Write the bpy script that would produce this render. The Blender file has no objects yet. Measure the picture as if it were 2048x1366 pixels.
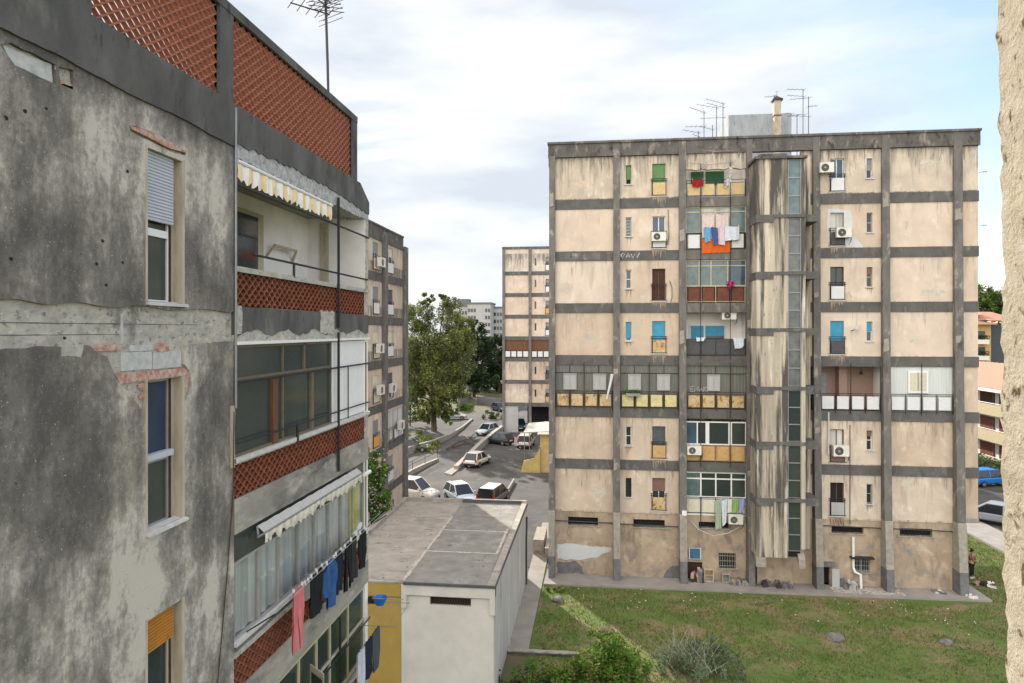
import bpy, bmesh, math, random
from mathutils import Vector, Matrix
from mathutils.geometry import tessellate_polygon
random.seed(7)
C = bpy.context.scene
COL = C.collection
# ---------------------------------------------------------------- camera, sky, sun, exposure
H = 14.7; T = math.radians(6.9); FPX = 1370.0
cam = bpy.data.cameras.new('camera'); co = bpy.data.objects.new('camera', cam); COL.objects.link(co)
cam.sensor_width = 36; cam.lens = 36*FPX/2048; cam.shift_y = -23/2048; cam.clip_start = .05; cam.clip_end = 6000
co.location = (0, 0, H); co.rotation_euler = (math.pi/2, 0, T)
C.camera = co
SUN_AZ = math.radians(29.6); SUN_EL = math.radians(29)
sdir = Vector((-math.sin(SUN_AZ)*math.cos(SUN_EL), math.cos(SUN_AZ)*math.cos(SUN_EL), math.sin(SUN_EL)))
sl = bpy.data.lights.new('sun', 'SUN'); sl.energy = 4.0; sl.angle = math.radians(.6); sl.color = (1, .93, .82)
so = bpy.data.objects.new('sun', sl); COL.objects.link(so); so.rotation_euler = sdir.to_track_quat('Z', 'Y').to_euler()
C.view_settings.view_transform = 'Standard'; C.view_settings.look = 'None'; C.view_settings.gamma = 1
C.view_settings.exposure = 1.0
W = bpy.data.worlds.new('World'); C.world = W; W.use_nodes = True
def world():
    nt = W.node_tree; N = nt.nodes; L = nt.links; N.clear()
    out = N.new('ShaderNodeOutputWorld'); bg = N.new('ShaderNodeBackground'); bg.inputs[1].default_value = 1
    sky = N.new('ShaderNodeTexSky'); sky.sky_type = 'NISHITA'; sky.sun_disc = False
    sky.sun_elevation = SUN_EL; sky.sun_rotation = -SUN_AZ; sky.air_density = 1.2; sky.dust_density = .7; sky.ozone_density = 2
    sm = N.new('ShaderNodeMix'); sm.data_type = 'RGBA'; sm.blend_type = 'MULTIPLY'; sm.inputs[0].default_value = 1
    sm.inputs[7].default_value = (.118, .114, .128, 1); L.new(sky.outputs[0], sm.inputs[6])
    tc = N.new('ShaderNodeTexCoord'); mp = N.new('ShaderNodeMapping')
    mp.inputs['Rotation'].default_value = (0.3, .5, .4); mp.inputs['Scale'].default_value = (1.2, 1.7, 4.6)
    L.new(tc.outputs['Generated'], mp.inputs[0])
    n = N.new('ShaderNodeTexNoise'); n.inputs['Scale'].default_value = 1.35; n.inputs['Detail'].default_value = 9
    n.inputs['Roughness'].default_value = .55; n.inputs['Distortion'].default_value = .45; L.new(mp.outputs[0], n.inputs[0])
    r = N.new('ShaderNodeValToRGB'); r.color_ramp.elements[0].position = .38; r.color_ramp.elements[1].position = .64
    r.color_ramp.elements[0].color = (.12,)*3+(1,); r.color_ramp.elements[1].color = (1,)*4; L.new(n.outputs[0], r.inputs[0])
    # cloud brightness variation
    n2 = N.new('ShaderNodeTexNoise'); n2.inputs['Scale'].default_value = 2.6; n2.inputs['Detail'].default_value = 7
    L.new(mp.outputs[0], n2.inputs[0])
    r2 = N.new('ShaderNodeValToRGB'); r2.color_ramp.elements[0].position = .38; r2.color_ramp.elements[1].position = .60
    r2.color_ramp.elements[0].color = (.375, .41, .455, 1); r2.color_ramp.elements[1].color = (.53, .54, .55, 1)
    L.new(n2.outputs[0], r2.inputs[0])
    # clouds behind the camera brightened and warmed, added to light the shaded facades
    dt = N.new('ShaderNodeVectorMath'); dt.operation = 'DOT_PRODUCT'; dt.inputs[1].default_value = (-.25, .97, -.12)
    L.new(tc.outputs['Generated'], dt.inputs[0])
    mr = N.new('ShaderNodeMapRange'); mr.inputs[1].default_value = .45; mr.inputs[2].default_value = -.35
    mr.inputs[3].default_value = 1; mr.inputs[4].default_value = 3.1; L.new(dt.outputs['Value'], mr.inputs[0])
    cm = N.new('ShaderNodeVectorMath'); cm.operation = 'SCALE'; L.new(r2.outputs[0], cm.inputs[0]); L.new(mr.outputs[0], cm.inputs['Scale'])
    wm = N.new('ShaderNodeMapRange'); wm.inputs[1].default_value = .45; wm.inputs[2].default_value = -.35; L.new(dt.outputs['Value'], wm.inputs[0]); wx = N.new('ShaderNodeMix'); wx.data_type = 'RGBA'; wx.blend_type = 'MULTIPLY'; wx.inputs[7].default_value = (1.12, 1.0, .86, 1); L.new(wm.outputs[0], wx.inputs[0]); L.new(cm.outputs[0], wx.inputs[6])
    dx = N.new('ShaderNodeSeparateXYZ'); L.new(tc.outputs['Generated'], dx.inputs[0]); mq = N.new('ShaderNodeMapRange'); mq.inputs[1].default_value = -.15; mq.inputs[2].default_value = .5; mq.inputs[3].default_value = .22; mq.inputs[4].default_value = -.06; L.new(dx.outputs[0], mq.inputs[0])
    aa = N.new('ShaderNodeMath'); aa.operation = 'ADD'; L.new(n.outputs[0], aa.inputs[0]); L.new(mq.outputs[0], aa.inputs[1]); L.new(aa.outputs[0], r.inputs[0])
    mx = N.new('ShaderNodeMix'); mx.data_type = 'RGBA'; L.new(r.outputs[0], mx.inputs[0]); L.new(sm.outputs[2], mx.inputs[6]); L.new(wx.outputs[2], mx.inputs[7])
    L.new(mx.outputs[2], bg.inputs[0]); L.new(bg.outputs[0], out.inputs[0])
world()
# ---------------------------------------------------------------- projection helpers (photo pixel -> place in the scene)
ct, st = math.cos(T), math.sin(T)
def at(px, py, x=None, y=None, z=None):
    dx = -st*FPX + ct*(px-1024); dy = ct*FPX + st*(px-1024); dz = 660-py
    k = x/dx if x is not None else (y/dy if y is not None else (z-H)/dz)
    return Vector((dx*k, dy*k, H+dz*k))
# ---------------------------------------------------------------- mesh helpers
class MB:
    def __init__(s): s.v = []; s.f = []; s.smooth = False
    def add(s, vs, fs):
        b = len(s.v); s.v += [tuple(v) for v in vs]; s.f += [tuple(b+i for i in f) for f in fs]; return s
    def box(s, x0, x1, y0, y1, z0, z1):
        if x0 > x1: x0, x1 = x1, x0
        if y0 > y1: y0, y1 = y1, y0
        if z0 > z1: z0, z1 = z1, z0
        return s.add([(x0,y0,z0),(x1,y0,z0),(x1,y1,z0),(x0,y1,z0),(x0,y0,z1),(x1,y0,z1),(x1,y1,z1),(x0,y1,z1)],
              [(0,3,2,1),(4,5,6,7),(0,1,5,4),(1,2,6,5),(2,3,7,6),(3,0,4,7)])
    def tube(s, pts, r, n=6, r1=None, cap=True):
        pts = [Vector(p) for p in pts]; m = len(pts); rings = []
        for i, p in enumerate(pts):
            d = (pts[min(i+1, m-1)]-pts[max(i-1, 0)])
            if d.length < 1e-9: d = Vector((0,0,1))
            d.normalize(); a = d.cross(Vector((0,0,1)) if abs(d.z) < .9 else Vector((1,0,0))).normalized(); b = d.cross(a)
            rr = r if r1 is None else r+(r1-r)*i/(m-1)
            rings.append([p+a*math.cos(2*math.pi*k/n)*rr+b*math.sin(2*math.pi*k/n)*rr for k in range(n)])
        vs = [v for R in rings for v in R]; fs = []
        for i in range(m-1):
            for k in range(n): fs.append((i*n+k, i*n+(k+1)%n, (i+1)*n+(k+1)%n, (i+1)*n+k))
        if cap: fs.append(tuple(range(n))[::-1]); fs.append(tuple((m-1)*n+k for k in range(n)))
        return s.add(vs, fs)
    def fb(s, fr, u0, u1, v0, v1, w0, w1):
        c = [fr(u, v, w) for w in (w0, w1) for u, v in ((u0,v0),(u1,v0),(u1,v1),(u0,v1))]
        return s.add(c, [(0,3,2,1),(4,5,6,7),(0,1,5,4),(1,2,6,5),(2,3,7,6),(3,0,4,7)])
    def ftube(s, fr, pts, r, n=6): return s.tube([fr(*p) for p in pts], r, n)
    def plate(s, fr, outer, holes, w0, w1, back=False):
        loops = [[Vector((a, b, 0)) for a, b in L] for L in [outer]+list(holes)]
        tris = tessellate_polygon(loops); flat = [p for L in loops for p in L]
        s.add([fr(p.x, p.y, w0) for p in flat], tris)
        if back: s.add([fr(p.x, p.y, w1) for p in flat], tris)
        for L in loops:
            n = len(L); s.add([fr(p.x, p.y, w) for p in L for w in (w0, w1)], [(2*i, 2*i+1, 2*((i+1)%n)+1, 2*((i+1)%n)) for i in range(n)])
        return s
    def build(s, name, mat, parent=None, local=False, smooth=False, weld=False):
        me = bpy.data.meshes.new(name); o = bpy.data.objects.new(name, me); COL.objects.link(o)
        off = Vector((0,0,0))
        if parent is not None:
            o.parent = parent
            if not local:
                r = parent
                while r.parent: r = r.parent
                off = r.location
        me.from_pydata([(v[0]-off[0], v[1]-off[1], v[2]-off[2]) for v in s.v], [], s.f)
        bm = bmesh.new(); bm.from_mesh(me)
        if weld: bmesh.ops.remove_doubles(bm, verts=bm.verts, dist=1e-4)
        if len(bm.faces) < 60000: bmesh.ops.recalc_face_normals(bm, faces=bm.faces)
        bm.to_mesh(me); bm.free()
        if smooth or s.smooth:
            me.polygons.foreach_set('use_smooth', [True]*len(me.polygons))
        me.materials.append(mat); me.update()
        return o
def tag(o, label=None, cat=None, group=None, kind=None):
    if label: o['label'] = label
    if cat: o['category'] = cat
    if group: o['group'] = group
    if kind: o['kind'] = kind
    return o
def root(name, label, cat, loc=(0,0,0), group=None, rz=0):
    o = bpy.data.objects.new(name, None); COL.objects.link(o); o.location = loc; o.rotation_euler = (0,0,rz)
    o.empty_display_size = .2
    return tag(o, label, cat, group)
def copy_tree(o, parent=None):
    c = o.copy(); COL.objects.link(c); c.parent = parent
    for ch in list(o.children): copy_tree(ch, c)
    return c
def jag(pts, amp, step, seed=0, closed=True):
    """roughen a 2D polygon outline"""
    rnd = random.Random(seed); out = []; n = len(pts)
    for i in range(n if closed else n-1):
        a = Vector(pts[i]); b = Vector(pts[(i+1) % n]); k = max(1, int((b-a).length/step))
        for j in range(k):
            p = a.lerp(b, j/k); q = amp if j else amp*.4
            out.append((p.x+rnd.uniform(-q, q), p.y+rnd.uniform(-q, q)))
    return out
# ---------------------------------------------------------------- materials
def mat(name, col=(.5,.5,.5), rough=.8, metal=0, spec=.3, var=.12, vscale=6, bump=0, bscale=30, stretch=(1,1,1), col2=None, ramp=None, coord='pos', layers=(), island=0):
    """Principled material; base colour varies with noise; layers = [(colour, scale, stretch, lo, hi, detail, offset)]"""
    m = bpy.data.materials.new(name); m.use_nodes = True; nt = m.node_tree; N = nt.nodes; L = nt.links
    b = N['Principled BSDF']; b.inputs['Roughness'].default_value = rough; b.inputs['Metallic'].default_value = metal
    b.inputs['Specular IOR Level'].default_value = spec
    if coord == 'pos': g = N.new('ShaderNodeNewGeometry'); P = g.outputs['Position']
    else: g = N.new('ShaderNodeTexCoord'); P = g.outputs['Object']
    def noise(scale, stretch=(1,1,1), detail=6, off=0, rough=.6, dist=0):
        mp = N.new('ShaderNodeMapping'); mp.inputs['Scale'].default_value = stretch; mp.inputs['Location'].default_value = (off, off*1.7, off*.6)
        L.new(P, mp.inputs[0]); n = N.new('ShaderNodeTexNoise'); n.inputs['Scale'].default_value = scale; n.inputs['Detail'].default_value = detail
        n.inputs['Roughness'].default_value = rough; n.inputs['Distortion'].default_value = dist; L.new(mp.outputs[0], n.inputs[0]); return n.outputs[0]
    c1 = tuple(col)+(1,); c2 = tuple(col2)+(1,) if col2 else tuple(max(0, min(1, c*(1-3*var))) for c in col)+(1,)
    n = noise(vscale, stretch); r = N.new('ShaderNodeValToRGB'); r.color_ramp.elements[0].position = .3; r.color_ramp.elements[1].position = .68
    r.color_ramp.elements[0].color = c2; r.color_ramp.elements[1].color = c1; L.new(n, r.inputs[0]); cur = r.outputs[0]
    for (lc, sc, stre, lo, hi, det, off) in layers:
        nn = noise(sc, stre, det, off, .65, .3); rr = N.new('ShaderNodeMapRange'); rr.inputs[1].default_value = lo; rr.inputs[2].default_value = hi
        L.new(nn, rr.inputs[0]); mx = N.new('ShaderNodeMix'); mx.data_type = 'RGBA'; L.new(rr.outputs[0], mx.inputs[0]); L.new(cur, mx.inputs[6])
        mx.inputs[7].default_value = tuple(lc)+(1,); cur = mx.outputs[2]
    if island:
        gi = N.new('ShaderNodeNewGeometry'); hs = N.new('ShaderNodeHueSaturation'); L.new(cur, hs.inputs['Color'])
        mr = N.new('ShaderNodeMapRange'); mr.inputs[3].default_value = 1-island; mr.inputs[4].default_value = 1+island; L.new(gi.outputs['Random Per Island'], mr.inputs[0])
        L.new(mr.outputs[0], hs.inputs['Value']); cur = hs.outputs[0]
    L.new(cur, b.inputs['Base Color'])
    if bump:
        bn = noise(bscale, (1,1,1), 8, 3.3, .7); bp = N.new('ShaderNodeBump'); bp.inputs['Strength'].default_value = bump; bp.inputs['Distance'].default_value = .02
        L.new(bn, bp.inputs['Height']); L.new(bp.outputs[0], b.inputs['Normal'])
    return m
def leafmat(name, col, col2, trans=.3):
    m = mat(name, col, .6, col2=col2, vscale=.7, island=.45, spec=.2)
    nt = m.node_tree; N = nt.nodes; L = nt.links; b = N['Principled BSDF']; o = N['Material Output']
    t = N.new('ShaderNodeBsdfTranslucent'); ms = N.new('ShaderNodeMixShader'); ms.inputs[0].default_value = trans
    src = b.inputs['Base Color'].links[0].from_socket; L.new(src, t.inputs[0]); L.new(b.outputs[0], ms.inputs[1]); L.new(t.outputs[0], ms.inputs[2]); L.new(ms.outputs[0], o.inputs[0])
    return m
def glassmat(name, tint=(.8,.85,.85), refl=.25):
    m = bpy.data.materials.new(name); m.use_nodes = True; nt = m.node_tree; N = nt.nodes; L = nt.links; N.remove(N['Principled BSDF'])
    o = N['Material Output']; t = N.new('ShaderNodeBsdfTransparent'); t.inputs[0].default_value = tuple(tint)+(1,)
    g = N.new('ShaderNodeBsdfGlossy'); g.inputs['Roughness'].default_value = .06; g.inputs[0].default_value = (.9,.95,1,1)
    f = N.new('ShaderNodeFresnel'); f.inputs[0].default_value = 1.6; a = N.new('ShaderNodeMath'); a.operation = 'MULTIPLY_ADD'; a.inputs[1].default_value = .18; a.inputs[2].default_value = refl*.12
    L.new(f.outputs[0], a.inputs[0]); ms = N.new('ShaderNodeMixShader'); L.new(a.outputs[0], ms.inputs[0]); L.new(t.outputs[0], ms.inputs[1]); L.new(g.outputs[0], ms.inputs[2]); L.new(ms.outputs[0], o.inputs[0])
    return m
M = {}
# mouldy plaster of the near building
def decayed_plaster(name, pal, zramp, z0, z1, ycen, seed=0, halo=.055):
    """plaster whose mould follows the drips: below the cornice, above each floor line, cleaner beside the windows"""
    m = bpy.data.materials.new(name); m.use_nodes = True; nt = m.node_tree; N = nt.nodes; L = nt.links; b = N['Principled BSDF']
    b.inputs['Roughness'].default_value = .95; b.inputs['Specular IOR Level'].default_value = .1
    g = N.new('ShaderNodeNewGeometry'); sep = N.new('ShaderNodeSeparateXYZ'); L.new(g.outputs['Position'], sep.inputs[0])
    def nz(sc, stre, det, off, rough=.6, dist=0):
        mp = N.new('ShaderNodeMapping'); mp.inputs['Scale'].default_value = stre; mp.inputs['Location'].default_value = (off+seed, off*1.7, off*.6); L.new(g.outputs['Position'], mp.inputs[0])
        n = N.new('ShaderNodeTexNoise'); n.inputs['Scale'].default_value = sc; n.inputs['Detail'].default_value = det; n.inputs['Roughness'].default_value = rough; n.inputs['Distortion'].default_value = dist; L.new(mp.outputs[0], n.inputs[0]); return n.outputs[0]
    def mth(op, a, c, d=None):
        q = N.new('ShaderNodeMath'); q.operation = op
        for k, v in enumerate((a, c, d)):
            if v is None: continue
            if isinstance(v, (int, float)): q.inputs[k].default_value = v
            else: L.new(v, q.inputs[k])
        return q.outputs[0]
    def mr(v, a, c, d=0, e=1, smooth=False):
        q = N.new('ShaderNodeMapRange'); q.inputs[1].default_value = a; q.inputs[2].default_value = c; q.inputs[3].default_value = d; q.inputs[4].default_value = e
        if smooth: q.interpolation_type = 'SMOOTHSTEP'
        L.new(v, q.inputs[0]); return q.outputs[0]
    big = nz(.95, (1,1,.8), 5, 1.3, .55, .4); mid = nz(3.0, (1,1,.6), 9, 5.2, .7); fine = nz(13, (1,1,.8), 10, 9.1, .75); drip = nz(3.4, (1,1,.09), 6, 3.7, .6, .1)
    v = mth('MULTIPLY_ADD', big, .55, mth('MULTIPLY_ADD', mid, .32, mth('MULTIPLY', fine, .28)))
    zr_n = mth('MULTIPLY_ADD', mid, .5, mth('ADD', sep.outputs['Z'], -.25)); zt = mr(zr_n, z0, z1)
    zc = N.new('ShaderNodeValToRGB'); zc.color_ramp.interpolation = 'B_SPLINE'; e = zc.color_ramp.elements; e[0].position = zramp[0][0]; e[0].color = (zramp[0][1],)*3+(1,); e[1].position = zramp[-1][0]; e[1].color = (zramp[-1][1],)*3+(1,)
    for p, c in zramp[1:-1]: q = e.new(p); q.color = (c,)*3+(1,)
    L.new(zt, zc.inputs[0]); v = mth('ADD', v, mth('MULTIPLY_ADD', zc.outputs[0], .36, -.18))
    v = mth('MULTIPLY_ADD', mr(drip, .40, .62, -1, 1), .026, v)
    hy = mth('ABSOLUTE', mth('ADD', sep.outputs['Y'], -ycen), 0); v = mth('MULTIPLY_ADD', mr(mth('MULTIPLY_ADD', mid, .5, mth('ADD', hy, -.25)), .62, .40, 0, 1, True), halo, v)
    r = N.new('ShaderNodeValToRGB'); e = r.color_ramp.elements; e[0].position = .43; e[0].color = pal[0]+(1,); e[1].position = .74; e[1].color = pal[3]+(1,)
    for p, c in ((.525, pal[1]), (.60, pal[2]), (.66, pal[3])): q = e.new(p); q.color = c+(1,)
    L.new(v, r.inputs[0]); cur = r.outputs[0]
    for (col, msk) in (((.33,.27,.19), mr(nz(.9, (1,1,.8), 5, 12.7), .58, .78, 0, .55)), ((.62,.61,.55), mr(nz(38, (1,1,1), 3, 2.2), .66, .73)), ((.03,.03,.03), mr(nz(21, (1,1,1), 3, 7.7), .70, .76)), ((.20,.115,.085), mr(nz(2.2, (1,1,.6), 7, 22.7, .7), .64, .76, 0, .35))):
        mx = N.new('ShaderNodeMix'); mx.data_type = 'RGBA'; L.new(msk, mx.inputs[0]); L.new(cur, mx.inputs[6]); mx.inputs[7].default_value = col+(1,); cur = mx.outputs[2]
    L.new(cur, b.inputs['Base Color'])
    h = mth('MULTIPLY_ADD', nz(7, (1,1,1), 10, 3.3, .7), 1.0, mth('MULTIPLY', nz(55, (1,1,1), 4, 3.3, .7), .35)); bp = N.new('ShaderNodeBump'); bp.inputs['Strength'].default_value = .7; bp.inputs['Distance'].default_value = .03; L.new(h, bp.inputs['Height']); L.new(bp.outputs[0], b.inputs['Normal'])
    return m
M['mould'] = decayed_plaster('mouldy_plaster', ((.115,.108,.097), (.19,.178,.158), (.325,.303,.265), (.54,.50,.435)),
    ((0,.62),(.12,.50),(.22,.58),(.31,.62),(.37,.42),(.46,.40),(.55,.34),(.62,.36),(.68,.36),(.73,.28),(.79,.40),(.86,.58),(.93,.62),(.975,.40),(1,.25)), H-6.2, H+3.0, 8.62)
M['lower_plaster'] = mat('weathered_lower_plaster', (.40,.375,.32), .95, col2=(.20,.19,.17), vscale=.9, stretch=(1,.8,1.3), bump=.35, bscale=18, spec=.1, layers=[
    ((.10,.10,.098), .8, (1,.5,1.5), .50, .66, 8, 4.9), ((.50,.47,.40), 1.7, (1,.6,1.5), .54, .72, 8, 9.3), ((.58,.56,.5), 30, (1,1,1), .64, .74, 3, 2.2)])
M['bare'] = mat('bare_board_marked_concrete', (.52,.49,.42), .9, col2=(.33,.315,.28), vscale=7, stretch=(1,.8,1.4), bump=.5, bscale=40, spec=.1, layers=[((.16,.15,.135), 2.2, (1,.8,1), .56, .72, 10, 2), ((.18,.175,.16), 14, (1,.7,1), .56, .66, 8, 5), ((.62,.61,.56), 9, (1,.7,1.2), .6, .7, 8, 15)])
M['block'] = mat('pale_hollow_blocks', (.55,.56,.54), .9, col2=(.36,.36,.34), vscale=8, bump=.3)
M['redbrick'] = mat('broken_red_brick', (.36,.12,.07), .9, col2=(.55,.48,.42), vscale=14, bump=.5, bscale=30)
M['cornice'] = mat('dark_stained_concrete', (.15,.147,.138), .95, col2=(.07,.07,.068), vscale=1.6, stretch=(1,1,.5), bump=.35, bscale=25, spec=.1, layers=[((.25,.24,.20), 1.1, (1,1,.4), .58, .78, 8, 3), ((.04,.045,.045), 5, (1,1,.4), .58, .72, 8, 9)])
M['broken'] = mat('broken_pale_concrete', (.52,.53,.52), .95, col2=(.25,.25,.24), vscale=12, bump=.9, bscale=18)
M['terracotta'] = mat('terracotta_screen_tile', (.34,.15,.098), .85, col2=(.22,.09,.06), vscale=9, spec=.2)
M['terracotta_dark'] = mat('weathered_terracotta_tile', (.31,.115,.065), .85, col2=(.15,.05,.03), vscale=9, spec=.2)
M['white_wall'] = mat('white_painted_wall', (.86,.84,.80), .9, col2=(.76,.73,.69), vscale=2, bump=.05, layers=[((.45,.40,.34), 6, (1,1,1), .68, .78, 6, 3)])
M['jamb'] = mat('cream_window_jamb', (.52,.46,.36), .9, col2=(.32,.27,.2), vscale=5, stretch=(1,1,.3), bump=.3, bscale=30)
M['marble'] = mat('marble_sill', (.62,.61,.58), .6, col2=(.45,.44,.42), vscale=9)
M['pvc_grey'] = mat('pale_grey_roller_shutter', (.50,.53,.58), .55, col2=(.42,.45,.5), vscale=3)
M['pvc_white'] = mat('white_plastic_frame', (.78,.78,.76), .45, var=.03)
M['orange_shutter'] = mat('orange_roller_shutter', (.50,.21,.035), .55, var=.08)
M['alu'] = mat('aluminium_frame', (.42,.41,.38), .45, .3, var=.06)
M['beige_frame'] = mat('beige_metal_frame', (.52,.47,.33), .5, var=.08)
M['brown_frame'] = mat('brown_wood_frame', (.17,.075,.035), .7, col2=(.10,.05,.03), vscale=10, stretch=(1,1,.2))
M['olive_frame'] = mat('olive_brown_frame', (.17,.14,.09), .6, var=.1)
M['iron'] = mat('dark_painted_iron', (.035,.04,.042), .6, .3, var=.1)
M['rust_iron'] = mat('rusty_iron', (.10,.05,.03), .8, .1, col2=(.04,.03,.03), vscale=12)
M['glass_dark'] = mat('dark_reflecting_glass', (.028,.042,.045), .08, spec=.5, var=.05)
M['glass_grey'] = mat('dull_grey_stairwell_glass', (.15,.165,.165), .25, spec=.5, col2=(.07,.08,.08), vscale=2.5)
M['glass_blue'] = mat('blue_reflecting_glass', (.055,.10,.14), .08, spec=.5, col2=(.03,.06,.10), vscale=1.5)
M['glass_green'] = mat('green_tinted_glass', (.045,.062,.056), .12, spec=.5, var=.08, vscale=1.5)
M['glass_teal'] = mat('teal_grey_glass', (.13,.19,.20), .15, spec=.5, col2=(.06,.10,.11), vscale=2.5)
M['blue_film'] = mat('blue_screen_cloth', (.035,.055,.10), .5, col2=(.02,.032,.06), vscale=2)
M['clear'] = glassmat('clear_window_glass', (.95,.97,.97))
M['curtain'] = mat('pale_curtain', (.62,.62,.58), .9, col2=(.30,.31,.30), vscale=2, stretch=(1,3,.1))
M['curtain_y'] = mat('yellow_curtain', (.58,.52,.12), .9, var=.08)
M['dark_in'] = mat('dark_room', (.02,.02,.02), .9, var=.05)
M['grey_cloth'] = mat('sun_blind_fabric_grey', (.50,.49,.45), .9, col2=(.38,.37,.34), vscale=3, stretch=(1,5,1))
M['ivory'] = mat('ragged_ivory_fabric', (.66,.63,.52), .9, col2=(.5,.47,.38), vscale=6)
def stripes():
    m = mat('yellow_and_white_striped_fabric', (.7,.7,.7), .85, var=.02); nt = m.node_tree; N = nt.nodes; L = nt.links
    g = N.new('ShaderNodeNewGeometry'); s = N.new('ShaderNodeSeparateXYZ'); L.new(g.outputs['Position'], s.inputs[0])
    a = N.new('ShaderNodeMath'); a.operation = 'MULTIPLY'; a.inputs[1].default_value = 1/.42; L.new(s.outputs['Y'], a.inputs[0])
    f = N.new('ShaderNodeMath'); f.operation = 'FRACT'; L.new(a.outputs[0], f.inputs[0]); q = N.new('ShaderNodeMath'); q.operation = 'GREATER_THAN'; q.inputs[1].default_value = .55; L.new(f.outputs[0], q.inputs[0])
    mx = N.new('ShaderNodeMix'); mx.data_type = 'RGBA'; mx.inputs[6].default_value = (.80,.79,.74,1); mx.inputs[7].default_value = (.80,.60,.33,1); L.new(q.outputs[0], mx.inputs[0])
    L.new(mx.outputs[2], N['Principled BSDF'].inputs['Base Color']); return m
M['stripe'] = stripes()
# facade of the far block
ST = (1,1,.10)
def panel(name, c1, c2, light, dirt, dark, amt, top=.5, seed=0, z0=.85, per=3.1):
    m = bpy.data.materials.new(name); m.use_nodes = True; nt = m.node_tree; N = nt.nodes; L = nt.links; b = N['Principled BSDF']
    b.inputs['Roughness'].default_value = .93; b.inputs['Specular IOR Level'].default_value = .1
    g = N.new('ShaderNodeNewGeometry'); sep = N.new('ShaderNodeSeparateXYZ'); L.new(g.outputs['Position'], sep.inputs[0]); oi = N.new('ShaderNodeObjectInfo')
    off = N.new('ShaderNodeVectorMath'); off.operation = 'SCALE'; off.inputs[0].default_value = (37, 11, 23); L.new(oi.outputs['Random'], off.inputs['Scale'])
    ps = N.new('ShaderNodeVectorMath'); ps.operation = 'ADD'; L.new(g.outputs['Position'], ps.inputs[0]); L.new(off.outputs[0], ps.inputs[1])
    def nz(sc, stre, det, off, rough=.62, dist=.2):
        mp = N.new('ShaderNodeMapping'); mp.inputs['Scale'].default_value = stre; mp.inputs['Location'].default_value = (off+seed, off*1.7, off*.6); L.new(ps.outputs[0], mp.inputs[0])
        n = N.new('ShaderNodeTexNoise'); n.inputs['Scale'].default_value = sc; n.inputs['Detail'].default_value = det; n.inputs['Roughness'].default_value = rough; n.inputs['Distortion'].default_value = dist; L.new(mp.outputs[0], n.inputs[0]); return n.outputs[0]
    def mr(v, a, c, d=0, e=1):
        q = N.new('ShaderNodeMapRange'); q.inputs[1].default_value = a; q.inputs[2].default_value = c; q.inputs[3].default_value = d; q.inputs[4].default_value = e; L.new(v, q.inputs[0]); return q.outputs[0]
    def mth(op, a, c):
        q = N.new('ShaderNodeMath'); q.operation = op
        for k, v in enumerate((a, c)):
            if isinstance(v, (int, float)): q.inputs[k].default_value = v
            else: L.new(v, q.inputs[k])
        return q.outputs[0]
    def mix(f, a, col):
        mx = N.new('ShaderNodeMix'); mx.data_type = 'RGBA'; L.new(f, mx.inputs[0]); L.new(a, mx.inputs[6])
        mx.inputs[7].default_value = col+(1,); return mx.outputs[2]
    r = N.new('ShaderNodeValToRGB'); r.color_ramp.elements[0].position = .35; r.color_ramp.elements[1].position = .65; r.color_ramp.elements[0].color = c2+(1,); r.color_ramp.elements[1].color = c1+(1,); L.new(nz(.9, (1,1,1), 8, 1), r.inputs[0]); cur = r.outputs[0]
    fr_ = N.new('ShaderNodeMath'); fr_.operation = 'FRACT'; L.new(mth('DIVIDE', mth('ADD', sep.outputs['Z'], -z0), per), fr_.inputs[0])  # 0 at beam top, ~.81 under next beam
    tp = mr(fr_.outputs[0], .15, .82, 0, top)
    cur = mix(mr(nz(1.5, (1,1,.7), 9, 8.1), .55, .72, 0, .8), cur, light)
    cur = mix(mr(mth('ADD', nz(2.4, (1,1,.16), 9, 5.5), mth('MULTIPLY', tp, .16)), .60-amt, .76-amt, 0, .85), cur, dirt)
    cur = mix(mr(mth('ADD', nz(5.5, (1,1,.10), 9, 3.1, .7), mth('MULTIPLY', tp, .22)), .68-amt, .80-amt, 0, .85), cur, dark)
    cur = mix(mr(nz(7, (1,1,1), 10, 13.1, .75), .62, .74, 0, .5), cur, dirt)
    hs = N.new('ShaderNodeHueSaturation'); L.new(cur, hs.inputs['Color']); L.new(mr(oi.outputs['Random'], 0, 1, .92, 1.07), hs.inputs['Value']); L.new(mr(oi.outputs['Random'], 1, 0, .8, 1.08), hs.inputs['Saturation']); L.new(hs.outputs[0], b.inputs['Base Color'])
    bp = N.new('ShaderNodeBump'); bp.inputs['Strength'].default_value = .25; bp.inputs['Distance'].default_value = .02; L.new(nz(14, (1,1,1), 8, 2), bp.inputs['Height']); L.new(bp.outputs[0], b.inputs['Normal'])
    return m
M['cream'] = panel('cream_panel_plaster', (.635,.52,.41), (.53,.435,.35), (.69,.62,.52), (.40,.33,.27), (.21,.18,.155), .005)
M['cream_dirty'] = panel('streaked_cream_plaster', (.61,.52,.415), (.46,.40,.33), (.73,.67,.56), (.33,.29,.24), (.15,.137,.122), .04, .9, 4)
M['cream_streak'] = panel('vertically_streaked_panel', (.61,.505,.40), (.49,.40,.32), (.73,.66,.54), (.42,.34,.265), (.24,.195,.155), .045, .6, 9)
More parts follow.
